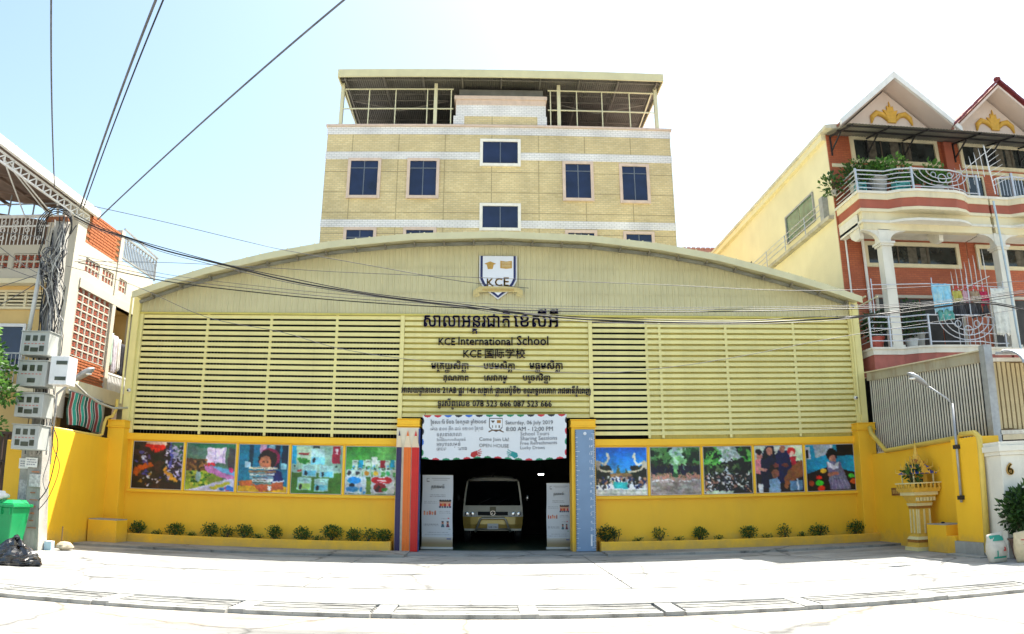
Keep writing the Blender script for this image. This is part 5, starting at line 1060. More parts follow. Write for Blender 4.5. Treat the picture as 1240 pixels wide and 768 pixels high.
# wall plate
wp = thing('wall_plate', 'small gold lettered plate on the wall beside the spirit house', 'plaque', loc=(10.97, 18.9, 1.4))
q0, q1 = WX(1080, 591, 10.975), WX(1094, 600, 10.975); MB().box(10.955, 10.972, q1.y, q0.y, q1.z, q0.z).build('plate', mat('brown_plate', (.22, .09, .025), .6, 0, var=.25, scale=25), wp); g = MB()
for k in range(5): y = q0.y-.08-k*(q0.y-q1.y-.16)/5; g.box(10.948, 10.954, y-.05, y, q1.z+.05, q0.z-.05)
g.build('plate_characters', mat('gold_characters', (.55, .32, .08), .5), wp)
# spirit house
sp = thing('spirit_house', 'golden spirit house on a carved pedestal against the right wall', 'shrine', loc=(10.57, 17.56, 0))
X, Y = 10.57, 17.56; SY = mat('shrine_yellow_paint', (.72, .45, .07), .45, var=.1, scale=12); SC_ = mat('shrine_cream_paint', (.76, .66, .34), .5, var=.06, scale=10); SR = mat('shrine_red_brown', (.35, .15, .03), .5, var=.2, scale=20); SB = mat('shrine_blue_paint', (.02, .06, .32), .35, var=.15)
def sq(z0, z1, w0, w1, m, nm): 
    MB().add([(X-w0, Y-w0, z0), (X+w0, Y-w0, z0), (X+w0, Y+w0, z0), (X-w0, Y+w0, z0), (X-w1, Y-w1, z1), (X+w1, Y-w1, z1), (X+w1, Y+w1, z1), (X-w1, Y+w1, z1)], [(0, 3, 2, 1), (4, 5, 6, 7), (0, 1, 5, 4), (1, 2, 6, 5), (2, 3, 7, 6), (3, 0, 4, 7)]).build(nm, m, sp)
for z0, z1, a, b, m, nm in ((0, .09, .30, .30, SC_, 'plinth'), (.09, .2, .27, .24, SY, 'plinth_moulding'), (.2, .27, .25, .25, SR, 'plinth_band'), (.27, .34, .26, .22, SC_, 'plinth_moulding'), (.34, .40, .21, .19, SY, 'shaft_base'), (.40, 1.02, .175, .175, SY, 'shaft'), (1.02, 1.08, .20, .20, SR, 'shaft_band'), (1.08, 1.15, .21, .23, SC_, 'shaft_moulding'), (1.15, 1.34, .20, .30, SY, 'carved_capital'), (1.34, 1.42, .33, .33, SC_, 'platform_moulding'), (1.42, 1.52, .36, .40, SY, 'platform')): sq(z0, z1, a, b, m, nm)
for s_ in (-1, 1):
    for k in (-1, 0, 1):
        MB().box(X+k*.15-.02, X+k*.15+.02, Y-.195, Y-.176, .42, 1.0).build('shaft_rib', SC_, sp) if s_ < 0 else MB().box(X-.195, X-.176, Y+k*.15-.02, Y+k*.15+.02, .42, 1.0).build('shaft_rib', SC_, sp)
for k in range(6): MB().box(X-.25+k*.09, X-.19+k*.09, Y-.315, Y-.25, 1.2, 1.29).build('carved_motif', SC_, sp)
for k in range(7):
    MB().box(X-.37+k*.115, X-.33+k*.115, Y-.40, Y-.37, 1.52, 1.62).build('rail_baluster', SY, sp); MB().box(X-.40, X-.37, Y-.37+k*.115, Y-.33+k*.115, 1.52, 1.62).build('rail_baluster', SY, sp)
MB().box(X-.41, X+.40, Y-.41, Y-.37, 1.62, 1.65).build('shrine_rail', SC_, sp); MB().box(X-.41, X-.37, Y-.37, Y+.40, 1.62, 1.65).build('shrine_rail', SC_, sp)
for z0, z1, a, b, m, nm in ((1.52, 1.86, .17, .16, SY, 'shrine_room'),): sq(z0, z1, a, b, m, nm)
MB().box(X-.04, X+.04, Y-.185, Y-.17, 1.56, 1.74).build('shrine_door', mat('shrine_dark_opening', (.05, .03, .02), .7), sp)
for sx in (-1, 1):
    for sy in (-1, 1): MB().tube([(X+sx*.27, Y+sy*.27, 1.52), (X+sx*.27, Y+sy*.27, 1.88)], .022, 6).build('shrine_post', SC_, sp)
for k, (z, w_) in enumerate(((1.86, .34), (1.98, .25), (2.09, .17))):
    sq(z, z+.03, w_, w_*.96, SB if k < 1 else SY, 'roof_eave'); sq(z+.03, z+.14, w_*.92, w_*.45, SB if k < 2 else SR, 'shrine_roof')
    for j in range(5):
        q_ = X-w_*.8+j*w_*.4; MB().add([(q_-.02, Y-w_, z), (q_+.02, Y-w_, z), (q_, Y-w_*1.02, z+.09), (q_-.02, Y-w_+.02, z), (q_+.02, Y-w_+.02, z), (q_, Y-w_*1.02+.02, z+.09)], [(0, 1, 2), (3, 5, 4), (0, 2, 5, 3), (1, 4, 5, 2)]).build('leaf_finial', SY if j % 2 else ORNG, sp)
    for sx in (-1, 1):
        for sy in (-1, 1): MB().tube([(X+sx*w_*.92, Y+sy*w_*.92, z+.02), (X+sx*w_*1.12, Y+sy*w_*1.12, z+.05), (X+sx*w_*1.12, Y+sy*w_*1.12, z+.16)], [.018, .014, .003], 5).build('roof_finial', SY, sp)
    for sx, sy in ((0, -1), (-1, 0)):
        c_ = Vector((X+sx*w_, Y+sy*w_, z+.02)); u_ = Vector((sy, sx, 0))*w_*.4; MB().add([c_-u_, c_+u_, c_+Vector((sx*.01, sy*.01, .2)), c_-u_*.9+Vector((-sx*.03, -sy*.03, 0)), c_+u_*.9+Vector((-sx*.03, -sy*.03, 0)), c_+Vector((-sx*.03, -sy*.03, .18))], [(0, 1, 2), (3, 5, 4), (0, 2, 5, 3), (1, 4, 5, 2)]).build('pediment', SY, sp)
MB().lathe([(.10, 0), (.08, .07), (.09, .09), (.055, .15), (.06, .17), (.035, .25), (.04, .27), (.015, .40), (.003, .50)], (X, Y, 2.2), 10).build('spire', SY, sp, smooth=False)
pot(X-.26, Y-.2, 1.52, .05, .12, WP, 'spiky green plant in a vase on the spirit house platform', 110, (.24, .2, .22), .13, LEAF3, 31, grp=None)
# fence above the right wall
fe = thing('bar_fence', 'tall fence of upright pale bars with a stained top beam above the yellow wall', 'fence', loc=(11.2, 18, 2.6))
def ftop(y): return 4.50+(y-15.2)*.075
fm = MB().box(-.008, .008, -.026, .026, 0, 1); FB = mat('rust_flecked_bar_paint', (.66, .62, .53), .5, var=.12, scale=2.5, dirt=.75, dirtcol=(.34, .17, .09)); fme = fm.mesh('fence_bar', FB)
n = 47
for k in range(n):
    y = 15.32+k*(20.75-15.32)/(n-1); place('fence_bar', fme, fe, loc=(11.22, y, 2.52), sc=(1, 1, ftop(y)-.22-2.52), rot=(R(rnd.uniform(-.3, .3)), 0, 0))
MB().bar((11.22, 15.2, ftop(15.2)-.11), (11.22, 20.85, ftop(20.85)-.11), .1, .24).build('top_beam', mat('stained_beam_paint', (.42, .38, .27), .8, var=.12, scale=2, dirt=.7, dirtcol=(.26, .15, .07)), fe)
MB().bar((11.18, 15.1, ftop(15.2)+.025), (11.18, 20.9, ftop(20.85)+.025), .16, .03).build('beam_cap', CREAMT, fe)
MB().box(11.2, 11.24, 15.3, 20.8, 2.53, 2.58).build('bottom_rail', FB, fe)
MB().add([(11.36, 15.2, 2.0), (11.36, 22.1, 2.0), (11.36, 22.1, 4.9), (11.36, 15.2, 4.35), (11.40, 15.2, 2.0), (11.40, 22.1, 2.0), (11.40, 22.1, 4.9), (11.40, 15.2, 4.35)], [(0, 1, 2, 3), (7, 6, 5, 4), (0, 4, 5, 1), (3, 2, 6, 7), (0, 3, 7, 4), (1, 5, 6, 2)]).build('shade_stand_in', DARKM, fe)  # dark sheet added behind the bars, its colour standing in for shade
MB().box(11.02, 11.22, 15.0, 15.2, 2.3, 4.62).build('corner_post', GREYM, fe)
# front bays of the neighbour's fence: tan panels, canopy
ff = thing('panel_fence', 'tan ribbed panel fence beyond the corner post at the right edge', 'fence', loc=(12.2, 15, 2.6))
pmh = MB().box(0, .085, -.03, .0, 2.72, 4.22).mesh('fence_slat', mat('tan_slat_paint', (.50, .40, .22), .5, var=.12, scale=2, dirt=.4, dirtcol=(.3, .22, .12)))
for k in range(17): place('fence_slat', pmh, ff, loc=(11.26+k*.125, 15.12, .02*math.sin(k)))
MB().box(11.2, 13.5, 15.121, 15.15, 2.7, 4.25).build('backing_sheet', mat('brown_backing', (.20, .13, .06), .7), ff)
MB().box(11.2, 13.5, 15.02, 15.12, 4.24, 4.32).build('top_rail', FB, ff); MB().box(11.2, 13.5, 15.0, 15.12, 2.60, 2.69).build('bottom_rail', FB, ff)
g = MB(); nn = 10; ns = 44; vs = []
for i in range(ns+1):
    x = 11.42+i*.05; e = .018*(i % 2)
    for j in range(nn+1): a = R(5+80*j/nn); vs.append((x, 15.0-.75*math.sin(a), 4.05+(.42+e)*math.cos(a)))
g.add(vs, [(i*(nn+1)+j, (i+1)*(nn+1)+j, (i+1)*(nn+1)+j+1, i*(nn+1)+j+1) for i in range(ns) for j in range(nn)])
ca = thing('curved_canopy', 'small curved white ribbed canopy above the neighbour gate', 'canopy', loc=(12.3, 14.6, 4.3)); g.build('ribbed_sheet', WHITEB, ca)
MB().tube([(11.44, 15.0-.75*math.sin(R(5+80*j/8)), 4.03+.42*math.cos(R(5+80*j/8))) for j in range(9)], .025, 6).build('curved_rib', GREYM, ca); MB().box(11.3, 13.5, 14.95, 15.01, 4.38, 4.44).build('wall_rail', GREYM, ca)
# white gate pier with number, gate, sacks and pot
gp = thing('gate_pier', 'white rendered gate pier with gold house number beside the yellow pipe', 'pillar', loc=(11.0, 14.6, 0))
MB().box(10.62, 11.34, 14.3, 14.9, 0, 2.12).build('pier_body', WHITEW, gp, bevel=.012)
for z0, z1, e in ((2.12, 2.2, .04), (2.2, 2.32, .09), (2.32, 2.4, .05)): MB().box(10.62-e, 11.34+e, 14.3-e, 14.9, z0, z1).build('cap_moulding', WHITEW, gp, bevel=.008)
lettering('6', W(1219.5, 575, 14.28), W(1226.5, 575, 14.28), mat('gold_numeral', (.50, .30, .08), .4, .4), gp, 'house_number', ext=.03, bold=.06)
ga = thing('side_gate', 'pale barred gate with a green panel at the right edge', 'gate', loc=(12, 14.6, 0)); GBM = mat('pale_gate_paint', (.58, .50, .36), .5, var=.1, dirt=.3)
for k in range(14): MB().box(11.42+k*.13, 11.455+k*.13, 14.58, 14.62, .12, 2.05).build('gate_bar', GBM, ga)
for z in (.12, 2.05): MB().box(11.36, 13.3, 14.57, 14.63, z-.03, z+.03).build('gate_rail', GBM, ga)
MB().box(11.6, 13.2, 14.54, 14.57, 1.55, 1.95).build('green_panel', mat('green_sign_paint', (.02, .30, .10), .4), ga)
MB().box(11.5, 13.4, 15.4, 15.5, 0, 2.5).build('gate_shade_stand_in', DARKM, ga)  # added dark sheet imitating the shade behind the gate bars
def sack(x, y, w_, h_, m, lab, rot, sd, prints):
    t = thing('woven_sack', lab, 'sack', 'filled sacks by the gate pier', loc=(x, y, 0), local=True); t.rotation_euler = (R(-6), 0, R(rot))
    r = random.Random(sd); g = MB(); nz, na = 12, 18; vs = []
    for j in range(nz+1):
        v = j/nz; f = (.86+.16*math.sin(v*3.1)) if v < .85 else (1.0-.2*(v-.85)); dep = .13*(math.sin(min(v*1.25, 1)*2.3+.45))*(1 if v < .8 else (1-(v-.8)*4.2))
        for k in range(na):
            a = 2*math.pi*k/na; ca_ = math.copysign(abs(math.cos(a))**.6, math.cos(a)); sa = math.copysign(abs(math.sin(a))**.8, math.sin(a)); vs.append((w_/2*f*ca_+r.uniform(-.006, .006), max(dep, .018)*sa+r.uniform(-.008, .008), v*h_*(1+.05*ca_*(v > .9))))
    fs = [(j*na+k, j*na+(k+1) % na, (j+1)*na+(k+1) % na, (j+1)*na+k) for j in range(nz) for k in range(na)]+[tuple(range(na))[::-1], tuple(range(nz*na, nz*na+na))]
    g.add(vs, fs); g.build('sack_body', m, t, smooth=True)
    for (u0, v0, u1, v1, pm) in prints: 
        gg = MB(); n_ = 6; vv = []
        for j in range(n_+1):
            v = v0+(v1-v0)*j/n_; dep = max(.13*(math.sin(min(v*1.25, 1)*2.3+.45))*(1 if v < .8 else (1-(v-.8)*4.2)), .018)+.008
            for k in range(n_+1): u = u0+(u1-u0)*k/n_; vv.append((w_/2*u*.95, -dep*(1-abs(u)**3)**.5 if abs(u) < .98 else 0, v*h_))
        gg.add(vv, [(j*7+k, j*7+k+1, (j+1)*7+k+1, (j+1)*7+k) for j in range(6) for k in range(6)]); gg.build('print_patch', pm, t)
SK1 = mat('white_woven_plastic', (.50, .46, .38), .6, var=.1, scale=10, bump=.4, bscale=80); SK2 = mat('tan_woven_plastic', (.58, .46, .28), .65, var=.12, scale=10, bump=.4, bscale=80); GRN = mat('green_sack_print', (.02, .26, .18), .5); RDP = mat('red_sack_print', (.5, .04, .04), .5)
sack(9.95, 13.75, .50, .58, SK1, 'white woven sack with green and red print leaning by the gate pier', 14, 1, [(-.8, .72, .8, .92, GRN), (-.8, .14, .6, .2, GRN), (-.55, .18, -.42, .4, GRN), (.2, .36, .62, .42, RDP), (.34, .42, .6, .5, RDP)])
sack(10.36, 13.42, .44, .60, SK2, 'plain tan woven sack in front of the potted bush', -8, 2, [(-.5, .7, .5, .73, RDP), (-.4, .55, .4, .57, RDP)])
pot(10.78, 14.0, 0, .30, .42, mat('brown_glazed_pot', (.16, .09, .07), .4, var=.15), 'dark leafy bush in a brown pot beside the white gate pier', 900, (.52, .45, .50), .15, LEAF1, 44, zc=1.0)
# right street lamp
def tube(pts, r, m, nm, par, n=8): return MB().tube(pts, r, n).build(nm, m, par, smooth=True)
sl_ = thing('street_lamp', 'grey street lamp strapped to the right yellow pier', 'street lamp', 'curved arm lamps', loc=(10.44, 15.6, 1.2))
tube([(10.46, 15.62, 1.16), (10.46, 15.62, 3.38)], .031, GREYM, 'pole', sl_); tube([(10.46, 15.62, 3.33), (10.36, 15.63, 3.48), (9.9, 15.68, 3.80)], .021, GREYM, 'arm', sl_)
for z in (1.22, 2.35): MB().box(10.40, 10.53, 15.57, 15.68, z, z+.09).build('clamp', DARKM, sl_)
def lamp_head(a, b, par, k_=1.):
    a, b = Vector(a), Vector(b); d = (b-a).normalized(); s = d.cross(Vector((0, 0, 1))).normalized(); u = s.cross(d); g = MB(); vs = []; n = 10; prof = [(0, .03), (.12, .05), (.3, .10), (.62, .125), (.85, .105), (1, .03)]; L = (b-a).length
    for t_, w_ in prof:
        for k in range(n): an = 2*math.pi*k/n; w_ *= 1; vs.append(a+d*(L*t_)+s*(w_*k_*math.cos(an))+u*(w_*k_*.6*math.sin(an)*(1 if math.sin(an) > 0 else .5)))
    g.add(vs, [(i*n+k, i*n+(k+1) % n, (i+1)*n+(k+1) % n, (i+1)*n+k) for i in range(len(prof)-1) for k in range(n)]+[tuple(range(n))[::-1], tuple(range((len(prof)-1)*n, len(prof)*n))])
    h_ = g.build('lamp_head', GREYM, par, smooth=True); c = a+d*(L*.72)-u*.045; MB().ico(c, (.10, .08, .03), 1, .02).build('lens', mat('lamp_lens', (.8, .8, .78), .1, spec=.8), h_, smooth=True)
lamp_head((9.93, 15.68, 3.78), (9.44, 15.7, 4.10), sl_, 1.1)
l2 = thing('street_lamp', 'grey street lamp reaching over the left yellow wall', 'street lamp', 'curved arm lamps', loc=(-11.0, 17.6, 2.0))
pA, pB, pC = W(69, 477, 17.6), W(85, 464, 17.6), W(114, 446, 17.6); tube([(pA.x, 17.6, 2.0), (pA.x, 17.6, pA.z-.1), tuple(pA), tuple(pB)], .028, GREYM, 'arm', l2); lamp_head(pB, pC, l2, 1.35)
cn = thing('conduit_pipe', 'bent grey pipe running from the hall corner to the left lamp', 'pipe', loc=(-10.9, 19, 3.6)); pts = [(82, 455), (90, 464), (105, 478), (120, 488), (137, 494.5), (155, 494)]
tube([tuple(W(a, b, 18.0+2.9*i/5)) for i, (a, b) in enumerate(pts)], .032, mat('pale_pipe', (.5, .5, .46), .4, .3), 'pipe', cn)
# small cameras on the hall corners
for x, z, lab in ((10.72, W(1037, 482, 20.8).z, 'small white camera on the right hall corner post'), (-10.42, W(163, 473, 20.8).z, 'small white camera on the left hall corner post')):
    t = thing('wall_camera', lab, 'camera', 'cameras on the hall corners', loc=(x, 20.8, z)); MB().ico((x, 20.78, z), (.06, .07, .055), 2, .02).build('camera_body', WHITEB, t, smooth=True); MB().ico((x, 20.71, z-.01), (.03, .02, .03), 2, .02).build('camera_lens', DARKM, t, smooth=True); MB().box(x-.02, x+.02, 20.83, 20.87, z-.02, z+.05).build('bracket', WHITEM, t)
# far tiled roof between the hall and the town house
fr = thing('far_roof', 'low pink brown tiled roof just visible above the right hall eave', 'roof', loc=(10.6, 34, 12)); q0, q1 = W(826, 300, 38), W(862, 300, 38)
g = MB(); g.prism([(38, q0.z-.05), (43, q0.z+1.0), (43, q0.z-3), (38, q0.z-3)], 'x', q0.x, q1.x+.3); g.build('roof_deck', mat('faded_pink_tile', (.42, .24, .20), .8, var=.2, scale=3), fr)
tl = MB().box(0, .2, -.03, .5, -.04, .05).mesh('roof_tile', mat('faded_pink_tile', (.42, .24, .20)))
k = q0.x
while k < q1.x: place('roof_tile', tl, fr, loc=(k, 38, q0.z-.02)); k += .27

# ------------------------------------------------------------------ left: town house with block screens
lh = thing('corner_house', 'cream house with red block screens and brick panels left of the hall', 'house', loc=(-14, 21, 0))
XW = -11.6; LW = mat('white_house_render', (.50, .46, .38), .8, var=.05, scale=1.2, dirt=.25, dirtcol=(.45, .42, .34), bump=.2); YL = mat('ochre_house_render', (.62, .44, .18), .8, var=.1, scale=1, dirt=.3, dirtcol=(.4, .28, .12))
def SB_(y0, y1, z0, z1, nm='side_wall', m=LW, d=.25, x=XW): return MB().box(x-d, x, y0, y1, z0, z1).build(nm, m, lh)
SB_(18.9, 19.40, 3.3, 9.30, 'corner_column'); MB().box(XW-.55, XW-.25, 18.9, 19.15, 3.3, 9.3).build('corner_column', LW, lh)
SB_(19.40, 21.45, 7.93, 8.32, 'band'); SB_(19.40, 24.0, 7.26, 7.50, 'band'); SB_(21.45, 24.0, 7.93, 8.48, 'band')
SB_(21.42, 21.62, 2.8, 9.40, 'middle_column', x=XW+.03); SB_(22.95, 23.3, 2.8, 7.3, 'rear_column'); SB_(19.40, 24.0, 7.0, 7.26, 'floor_ledge', x=XW+.035)
SB_(19.40, 24.0, 3.98, 4.40, 'floor_ledge', CREAMT, x=XW+.06)
for a, b in ((19.4, 19.58), (20.42, 20.58), (21.3, 21.42)): SB_(a, b, 7.5, 7.93, 'screen_pier')
# ring screen blocks
def block_mesh(w_, h_):
    g = MB(); g.mi = 0; t = .019; d = .10
    a = [(0, 0), (w_, 0), (w_, h_), (0, h_)]; b = [(t, t), (w_-t, t), (w_-t, h_-t), (t, h_-t)]
    vs = [(0, p[0], p[1]) for p in a]+[(0, p[0], p[1]) for p in b]+[(-d, p[0], p[1]) for p in b]; fs = []
    for i in range(4): n = (i+1) % 4; fs += [(i, n, n+4, i+4), (i+4, n+4, n+8, i+8)]
    g.add(vs, fs); g.mi = 1
    cx, cz = w_/2, h_/2; q = .42
    for sx, sz in ((-1, -1), (1, -1), (1, 1), (-1, 1)):
        p0 = (-.02, cx, cz); p1 = (-.02, cx+sx*(w_/2-t), cz+sz*(h_/2-t)); dx, dz = w_*.13, h_*.13
        g.add([(-.02, cx-sx*dx*.2, cz+sz*dz), (-.02, cx+sx*dx, cz-sz*dz*.2), (-.02, cx+sx*(w_/2-t), cz+sz*(h_/2-t)-sz*dz*.9), (-.02, cx+sx*(w_/2-t)-sx*dx*.9, cz+sz*(h_/2-t))], [(0, 1, 2, 3)])
    n = 8; vs = [(-.018, cx+w_*.22*math.cos(2*math.pi*k/n), cz+h_*.22*math.sin(2*math.pi*k/n)) for k in range(n)]+[(-.018, cx+w_*.08*math.cos(2*math.pi*k/n), cz+h_*.08*math.sin(2*math.pi*k/n)) for k in range(n)]
    g.add(vs, [(k, (k+1) % n, (k+1) % n+n, k+n) for k in range(n)])
    return g.mesh('screen_block', [mat('cream_block_frame', (.55, .50, .42), .8, var=.06), mat('red_block_clay', (.27, .055, .028), .8, var=.2, scale=9)])
sbA = block_mesh(.305, .224)
for j in range(9):
    for i in range(6): place('screen_block', sbA, lh, loc=(XW-.02, 19.45+i*.318, 5.06+j*.222))
sbB = block_mesh(.19, .20)
for a in (19.6, 20.0+.01, 20.62, 21.0): 
    for i in range(2):
        for j in range(2): place('screen_block', sbB, lh, loc=(XW-.02, a+i*.2, 7.51+j*.205))
for i in range(2):
    for j in range(2): place('screen_block', sbB, lh, loc=(XW-.02, 21.75+i*.2, 7.51+j*.205))
SB_(22.2, 24.0, 7.5, 7.93, 'side_wall')
SB_(19.41, 21.4, 4.4, 8.0, 'shade_backdrop', mat('painted_room_shade', (.05, .04, .035), .9), .05, XW-.3)  # dark colour painted in for the shade seen through the block holes
# brick panels in courses
BR = mat('orange_clay_brick', (.36, .105, .035), .8, var=.18, scale=14, bump=.3); MOR = mat('pale_mortar', (.30, .17, .09), .9)
def brickpanel(y0, y1, z0, z1, n, nb):
    SB_(y0, y1, z0, z1, 'panel_mortar', MOR, .1, XW-.03); h_ = (z1-z0)/n; w_ = (y1-y0)/nb
    me = MB().box(-.09, 0, .006, w_-.008, .012, h_-.014).mesh('brick', BR)
    for j in range(n):
        for i in range(nb):
            o = .5*w_ if j % 2 else 0
            if j % 2 and i == nb-1: continue
            place('brick', me, lh, loc=(XW+.002*((i*7+j*3) % 3), y0+o+i*w_, z0+j*h_))
brickpanel(19.41, 21.42, 8.32, 9.30, 11, 5); brickpanel(19.41, 21.42, 4.40, 5.05, 8, 5)
# upper rear terrace rail
for z in (9.22, 8.55): MB().box(XW-.03, XW+.03, 21.62, 24.1, z, z+.05).build('terrace_rail', GREYM, lh)
for k in range(22): y = 21.68+k*.11; MB().box(XW-.02, XW+.01, y, y+.028, 8.6, 9.1 if k % 2 else 9.22).build('terrace_baluster', GREYM, lh)
for k in range(10): y = 21.8+k*.23; MB().ring((XW, y, 9.12), .06, .013, 'x', 8).build('terrace_ring', GREYM, lh)
MB().bar((XW, 21.6, 9.50), (XW, 24.2, 9.34), .05).build('terrace_rail', GREYM, lh); MB().bar((XW, 24.1, 8.5), (XW, 24.1, 9.34), .05).build('terrace_rail', GREYM, lh)
# laundry opening
MB().box(XW-1.6, XW-1.5, 21.6, 23, 4.4, 7.1).build('recess_back', YL, lh); MB().box(XW-1.6, XW-.02, 22.96, 23.0, 4.4, 7.1).build('recess_side', YL, lh); MB().box(XW-1.6, XW, 21.6, 23.0, 7.0, 7.06).build('recess_ceiling', YL, lh)
MB().box(XW-1.6, XW, 21.6, 23.0, 4.3, 4.36).build('recess_floor', YL, lh)
for k in range(2):
    for j in range(2): MB().box(XW-1.49, XW-1.45, 21.9+k*.5, 22.3+k*.5, 6.1+j*.3, 6.32+j*.3).build('vent_hole', DARK, lh)
for k in range(13): y = 21.66+k*.1; MB().box(XW-.04, XW, y, y+.045, 4.4, 4.88).build('white_baluster', WHITEM, lh)
MB().box(XW-.05, XW+.01, 21.62, 22.96, 4.88, 4.94).build('white_rail', WHITEM, lh)
def sidecloth(y0, y1, zt, zb, m, lab, sd, nm='garment'):
    r = random.Random(sd); nx, nz = 10, 10; vs = []
    for j in range(nz+1):
        for i in range(nx+1): u, v = i/nx, j/nz; vs.append((XW-.12+.04*math.sin(u*13+sd)*(.3+v), y0+(y1-y0)*(.5+(u-.5)*(1-.15*math.sin(v*3))), zt-(zt-zb+.04*math.sin(u*9+sd))*v))
    o = MB().add(vs, [(j*(nx+1)+i, j*(nx+1)+i+1, (j+1)*(nx+1)+i+1, (j+1)*(nx+1)+i) for j in range(nz) for i in range(nx)]).build(nm, m, None, smooth=True); md = o.modifiers.new('thickness', 'SOLIDIFY'); md.thickness = .01
    return tag(o, lab, 'cloth', 'washing in the left house opening')
sidecloth(21.66, 21.95, 6.2, 5.2, clothm('mint_cloth', (.55, .72, .62)), 'mint green cloth, nearest the column in the left opening', 1)
sidecloth(21.97, 22.25, 6.15, 5.0, clothm('lilac_cloth', (.60, .56, .64)), 'pale lilac cloth beside the mint one in the left opening', 2)
sidecloth(22.27, 22.5, 6.1, 5.1, clothm('pale_cloth', (.66, .64, .62)), 'pale cloth between the lilac and black ones in the left opening', 3)
sidecloth(22.5, 22.9, 6.0, 4.98, clothm('black_cloth', (.02, .02, .03)), 'black garment furthest back in the left opening', 4)
MB().tube([(XW-.25, 21.6, 6.22), (XW-.25, 23, 6.1)], .01, 5).build('drying_wire', GREYC, lh)
# ground floor side, vent blocks
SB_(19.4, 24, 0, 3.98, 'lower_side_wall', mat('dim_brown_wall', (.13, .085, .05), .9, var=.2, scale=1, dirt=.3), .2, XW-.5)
for k in range(5):
    for j in range(3): MB().box(XW-.5, XW-.47, 20.6+k*.3, 20.84+k*.3, 3.0+j*.22, 3.16+j*.22).build('vent_hole', DARK, lh)
# striped roll-down awning
aw = thing('striped_awning', 'green, red and white striped awning sheet under the brick panel', 'awning', loc=(-11.4, 20.2, 3.2)); cols = [(.02, .10, .08), (.36, .07, .07), (.72, .70, .66), (.04, .36, .28)]
sm = [mat('awning_%s' % n_, c, .7, var=.08) for n_, c in zip(('dark_green', 'dull_red', 'white', 'teal'), cols)]
pat = [(0, .11), (2, .03), (1, .13), (2, .03), (3, .14), (2, .03)]; y = 19.24; k = 0
while y < 21.12:
    ci, wd = pat[k % 6]; y1 = min(y+wd, 21.13); zt = 4.03-.04*(y-19.24); 
    g = MB(); vs = []
    for j in range(7):
        v = j/6; 
        for yy in (y, y1): vs.append((-11.40+.03*math.sin(v*7+yy*2)+.02*math.sin(yy*9), yy+.03*v, zt-.87*v-.03*math.sin(yy*4)*v))
    g.add(vs, [(2*j, 2*j+1, 2*j+3, 2*j+2) for j in range(6)]); o = g.build('awning_stripe', sm[ci], aw); y = y1; k += 1
MB().tube([(-11.4, 19.2, 4.05), (-11.4, 21.15, 3.98)], .025, 6).build('awning_rod', GREYM, aw)
# front face
def FB_(x0, x1, z0, z1, nm='front_wall', m=LW, y=19.0, d=.25): return MB().box(x0, x1, y, y+d, z0, z1).build(nm, m, lh)
FB_(-19, -12.15, 7.86, 8.12, 'band'); FB_(-19, -12.15, 7.12, 7.40, 'band'); FB_(-19, -12.15, 6.98, 7.12, 'floor_ledge', CREAMT, 18.95, .3)
FB_(-12.66, -12.15, 7.4, 7.86, 'screen_pier'); sbC = block_mesh(.22, .215)
def frontblock(x, z): place('screen_block', sbC, lh, loc=(x, 19.02, z), rot=(0, 0, R(-90)))
for gx in (-13.56, -14.6, -15.64):
    for i in range(4):
        for j in range(2): frontblock(gx+i*.225, 7.41+j*.22)
    FB_(gx-.16, gx, 7.4, 7.86, 'screen_pier')
FB_(-19, -12.2, 7.3, 7.9, 'shade_backdrop', mat('painted_room_shade', (.05, .04, .035)), 19.3, .05)  # same painted shade behind the front row of blocks
FB_(-19, -11.9, 2.9, 7.1, 'front_wall', YL, 19.6, .2)
lv = ringframe(-15.2, -12.78, 6.44, 6.86, .07, 19.5, 19.6).build('louvre_window', CREAMT, lh)
for k in range(4): MB().box(-15.2, -12.78, 19.50, 19.58, 6.47+k*.105, 6.52+k*.105).build('louvre_blade', CREAMT, lv)
for x in (-13.95, -13.3): MB().box(x-.04, x+.04, 19.48, 19.6, 6.44, 6.86).build('louvre_post', CREAMT, lv)
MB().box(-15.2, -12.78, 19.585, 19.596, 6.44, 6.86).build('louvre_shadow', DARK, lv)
lw_ = ringframe(-15.6, -13.25, 4.75, 5.85, .09, 19.5, 19.6).build('window', WHITEM, lh)
for a, b in ((-15.6, -14.85), (-14.8, -14.05), (-14.0, -13.25)): MB().box(a, b, 19.55, 19.56, 4.75, 5.85).build('pane', GLASSB, lw_)
for a in (-14.825, -14.025): MB().box(a-.03, a+.03, 19.53, 19.58, 4.75, 5.85).build('mullion', WHITEM, lw_)
# lower front balcony rail
for z in (4.98, 4.5): MB().box(-17, -12.2, 19.0, 19.05, z, z+.04).build('front_rail', GREYM, lh)
for k in range(28): x = -16+k*.135; MB().box(x, x+.02, 19.01, 19.03, 4.1, 4.98).build('front_baluster', GREYM, lh)
FB_(-19, -12.15, 3.95, 4.15, 'floor_ledge', CREAMT)
# top ornate rail
MB().box(-17, -12.55, 18.98, 19.04, 8.94, 9.02).build('top_rail', WHITEM, lh)
for k in range(34):
    x = -16.9+k*.13; MB().box(x, x+.025, 19.0, 19.02, 8.12, 8.94).build('top_baluster', WHITEM, lh)
for k in range(22):
    for z in (8.32, 8.56, 8.78): 
        if (k+int(z*10)) % 2: MB().ring((-16.85+k*.2, 18.99, z), .07, .012, 'y', 8).build('rail_ring', WHITEM, lh)
MB().box(-17, -12.55, 18.98, 19.03, 8.66, 8.70).build('top_rail', WHITEM, lh)
MB().box(-12.6, -12.15, 19.0, 19.3, 8.12, 9.0).build('screen_pier', LW, lh)
